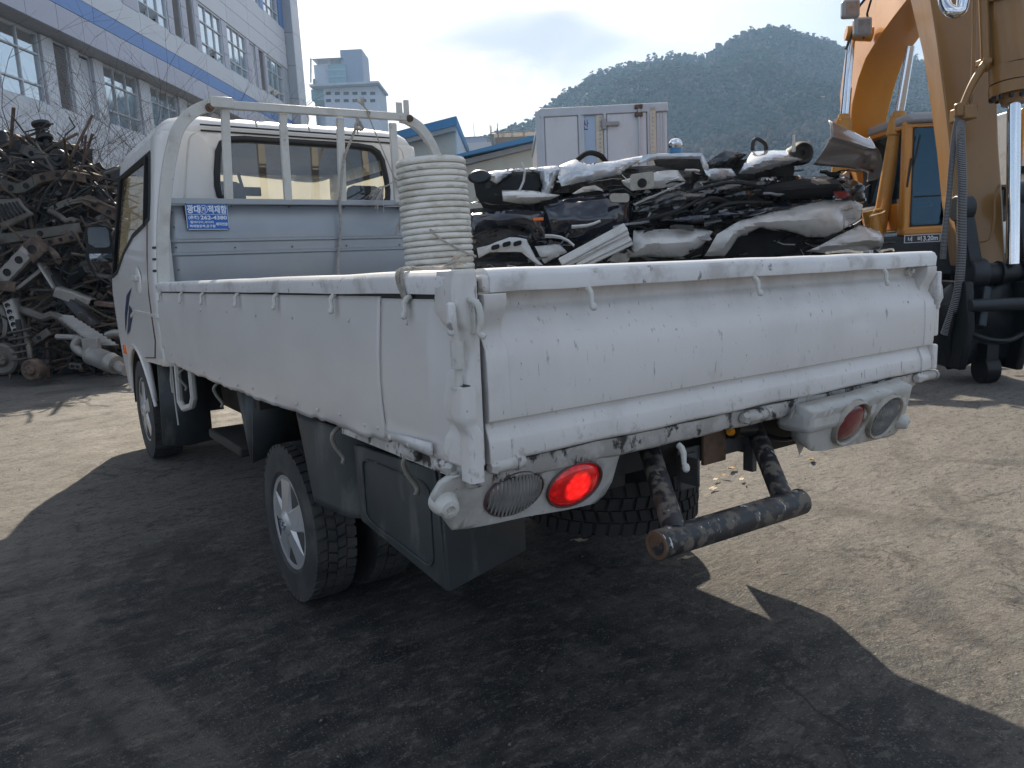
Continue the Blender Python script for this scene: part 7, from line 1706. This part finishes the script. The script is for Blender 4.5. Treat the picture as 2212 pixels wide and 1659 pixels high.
# coil spring and hub at the front left
cs_ = sp(135, 1420, 8.75); sg2 = empty('coil_over', cs_, 'dusty coil spring unit standing at the front of the heap', 'spring', HEAP)
MB().tube([V((.11 * cos(k * .45), .11 * sin(k * .45), -.16 + .40 * k / 70)) for k in range(71)], .014, 6).obj('coil_spring', M['sgrey'], sg2)
MB().cyl((0, 0, -.2), (0, 0, .35), .035, .03, 10).obj('damper', M['sdark'], sg2)
drum(190, 1545, 8.6, .20, 'sbrown', 'rusty brake disc standing on the ground at the heap foot', name='brake_disc')
drum(10, 1480, 8.7, .30, 'sgrey', 'grey slotted steel wheel at the far left of the heap foot', name='scrap_rim')
drum(235, 1440, 8.9, .14, 'sdark', 'small dark hub right of the coil spring', V((.5, -.8, .2)).normalized())
beam(420, 1520, 495, 1525, 40, 8.6, 8.6, 'sgrey', 'grey two bolt flange in front of the silencer', 'bolt_flange', 2, dep=.04)
beam(180, 1390, 300, 1310, 50, 8.8, 8.8, 'sgrey', 'grey damper body leaning right of the coil spring', 'damper_unit', 1)
beam(120, 1500, 300, 1500, 34, 8.7, 8.7, 'sdark', 'dark hub carrier arm on the ground', 'carrier_arm', 1)
# deep jumble: individually built but alike
R3 = random.Random(42); kinds = []
def jb(kind):
    mb = MB()
    if kind == 0: mb.bar((-.5, 0, 0), (.45, 0, .04), .09, .13).cyl((.45, -.09, .04), (.45, .09, .04), .11, .11, 12).cyl((-.5, -.05, 0), (-.5, .05, 0), .07, .07, 10).box(-.2, .0, -.07, -.03, -.10, .11)
    elif kind == 1: mb.tube(spline([(-.6, 0, 0), (-.3, .05, .06), (0, 0, .02), (.3, -.08, .1), (.6, 0, .0)], 4), .045, 8).cyl((.1, -.0, -.1), (.1, 0, .15), .08, .08, 10)
    elif kind == 2: mb.prism([(-.4, 0, -.1), (.1, 0, -.14), (.45, 0, 0), (.3, 0, .12), (-.1, 0, .08), (-.38, 0, .16)], (0, .05, 0)).cyl((.25, -.06, 0), (.25, .1, 0), .07, .07, 12).cyl((-.2, -.04, .0), (-.2, .08, .0), .05, .05, 10)
    elif kind == 3: mb.lathe([(.05, -.1), (.19, -.09), (.2, 0), (.17, .05), (.08, .06), (.07, .13), (0, .13)], (0, 0, 0), (0, -1, .2), 18).bar((-.15, 0, -.1), (-.5, .1, .1), .06, .05)
    elif kind == 4: mb.tube([(.09 * cos(k * .5) + .0, .09 * sin(k * .5), -.25 + .5 * k / 56) for k in range(57)], .013, 5).cyl((0, 0, -.32), (0, 0, .3), .03, .03, 8).lathe([(.03, .28), (.13, .29), (.12, .33), (.03, .34)], (0, 0, 0), (0, 0, 1), 14)
    elif kind == 5: mb.sweep([(-.10, .06), (-.10, 0), (-.07, -.02), (.07, -.02), (.10, 0), (.10, .06), (.09, .06), (.09, .01), (-.09, .01), (-.09, .06)], lambda t, q_: (-.7 + 1.4 * t, q_[1], q_[0] * (1 - .3 * t) + .10 * sin(3 * t)), 8)
    elif kind == 6: mb.lathe([(0, -.3), (.10, -.28), (.12, -.2), (.12, .2), (.10, .28), (0, .3)], (0, 0, 0), (1, 0, .1), 16).tube(spline([(.3, 0, .03), (.45, 0, .1), (.6, .1, .05)], 4), .03, 7).tube(spline([(-.3, 0, -.03), (-.5, .05, -.1), (-.7, 0, 0)], 4), .03, 7)
    return mb
JN = ['control_arm', 'bent_pipe', 'bracket_plate', 'hub_carrier', 'coil_damper', 'channel_rail', 'small_silencer']
JM = ['sdark', 'sbrown', 'sgrey', 'sdark', 'sdark', 'sdark', 'salu', 'sdark']
JL = {'control_arm': 'greasy control arm jammed in the scrap heap', 'bent_pipe': 'bent pipe tangled in the scrap heap', 'bracket_plate': 'cut bracket plate jammed in the scrap heap', 'hub_carrier': 'dark hub carrier buried in the scrap heap',
      'coil_damper': 'coil damper stuck in the scrap heap', 'channel_rail': 'pressed channel rail lying in the scrap heap', 'small_silencer': 'small silencer stuck in the scrap heap'}
JME = {}
def heap_top(u):
    pts = [(-80, 300), (0, 300), (60, 305), (150, 318), (205, 345), (262, 385), (300, 470), (360, 620), (420, 760)]
    for (a, b), (c_, d_) in zip(pts, pts[1:]):
        if a <= u <= c_: return b + (d_ - b) * (u - a) / (c_ - a)
    return 800
for k in range(298):
    u = R3.uniform(-70, 330); vt = heap_top(u) + 14; v = R3.uniform(vt, 800) if vt < 790 else 790
    D = 9.35 + R3.uniform(0, .9) + (800 - v) * .0016
    kd = R3.randrange(7); mk = R3.choice(JM)
    if (kd, mk) not in JME: JME[(kd, mk)] = jb(kd).mesh(JN[kd], M[mk], 35)
    P_ = at(u, v, D)
    if P_.z < .15: P_.z = .15
    o = inst(JN[kd], JME[(kd, mk)], None, P_, (R3.uniform(-.7, .7), R3.uniform(-1.0, 1.0), R3.uniform(-1.2, .6) - .6), [R3.uniform(.38, .95)] * 3)
    cw = {'sdark': 'greasy black', 'sbrown': 'rusty brown', 'sgrey': 'dull grey', 'salu': 'pale dusty'}[mk]
    rw = (v - vt) / max(1, 800 - vt); rw = 'top' if rw < .18 else 'upper part' if rw < .4 else 'middle' if rw < .62 else 'lower part' if rw < .85 else 'foot'
    cl = 'at the photo edge' if u < 30 else 'left of the strut' if u < 85 else 'under the strut' if u < 140 else 'left of the door mirror' if u < 195 else 'behind the door mirror' if u < 250 else 'hard against the truck cab'
    tag(o, f"{cw} {JN[kd].replace('_', ' ')} in the {rw} of the heap, {cl}", 'scrap part', 'jumbled ' + JN[kd].replace('_', ' ') + 's deep in the scrap heap')
# thin bars, cables and strips threaded through the face of the heap
for nm, m_, n_ in (('thin_bars', 'sbrown', 260), ('thin_rods', 'sgrey', 200), ('black_cables', 'sdark', 240)):
    tb = MB()
    for k in range(n_):
        u = R3.uniform(-70, 330); vt = heap_top(u) + 6; v = R3.uniform(min(vt, 800), 805); D = 9.05 + R3.uniform(0, .75) + (800 - v) * .0016
        p = at(u, v, D); p.z = max(.06, p.z); d = V((R3.gauss(0, 1), R3.gauss(0, .5), R3.gauss(0, .8))).normalized(); L = R3.uniform(.18, .75)
        if nm == 'black_cables':
            pts = [p]; 
            for i in range(5): d = (d + V((R3.gauss(0, .5), R3.gauss(0, .5), R3.gauss(0, .5)))).normalized(); p = p + d * L / 4; p.z = max(.04, p.z); pts.append(p.copy())
            tb.tube(pts, R3.uniform(.006, .016), 5)
        else:
            q_ = p + d * L; q_.z = max(.05, q_.z)
            if R3.random() < .5: tb.bar(p, q_, R3.uniform(.02, .07), R3.uniform(.008, .03))
            else: tb.tube([p, (p + q_) / 2 + V((0, 0, R3.uniform(-.06, .06))), q_], R3.uniform(.008, .022), 6)
    tag(tb.obj(nm, M[m_], None, 35, recalc=False), {'thin_bars': 'thin rusty bars and strips littering the scrap heap', 'thin_rods': 'thin grey rods sticking out all over the scrap heap', 'black_cables': 'black cables and hoses tangled through the scrap heap'}[nm], kind='stuff')
# dark tangled mass at the heart of the heap
hp = MB()
def heap_fn(i, j):
    u = -110 + 460 * i; vt = heap_top(max(-80, min(419, u))) + 40; v = vt + (830 - vt) * j
    P_ = at(u, v, 10.5 - .7 * j + .5 * nz((i * 9, j * 7, 3))); return P_ if P_.z > -.05 else V((P_.x, P_.y, -.05))
hp.grid(heap_fn, 46, 40); hp.add([heap_fn(i / 20, 0) + FH * .0 for i in range(21)] + [V((*(heap_fn(i / 20, 0) + FH * 2.5).xy, -.1)) for i in range(21)], [(i, i + 1, i + 22, i + 21) for i in range(20)])
sobj(hp, 'tangled_scrap', 'sdark', 'dark tangled heart of the scrap heap', None, None, 20)
o = bpy.data.objects['tangled_scrap']; o['kind'] = 'stuff'
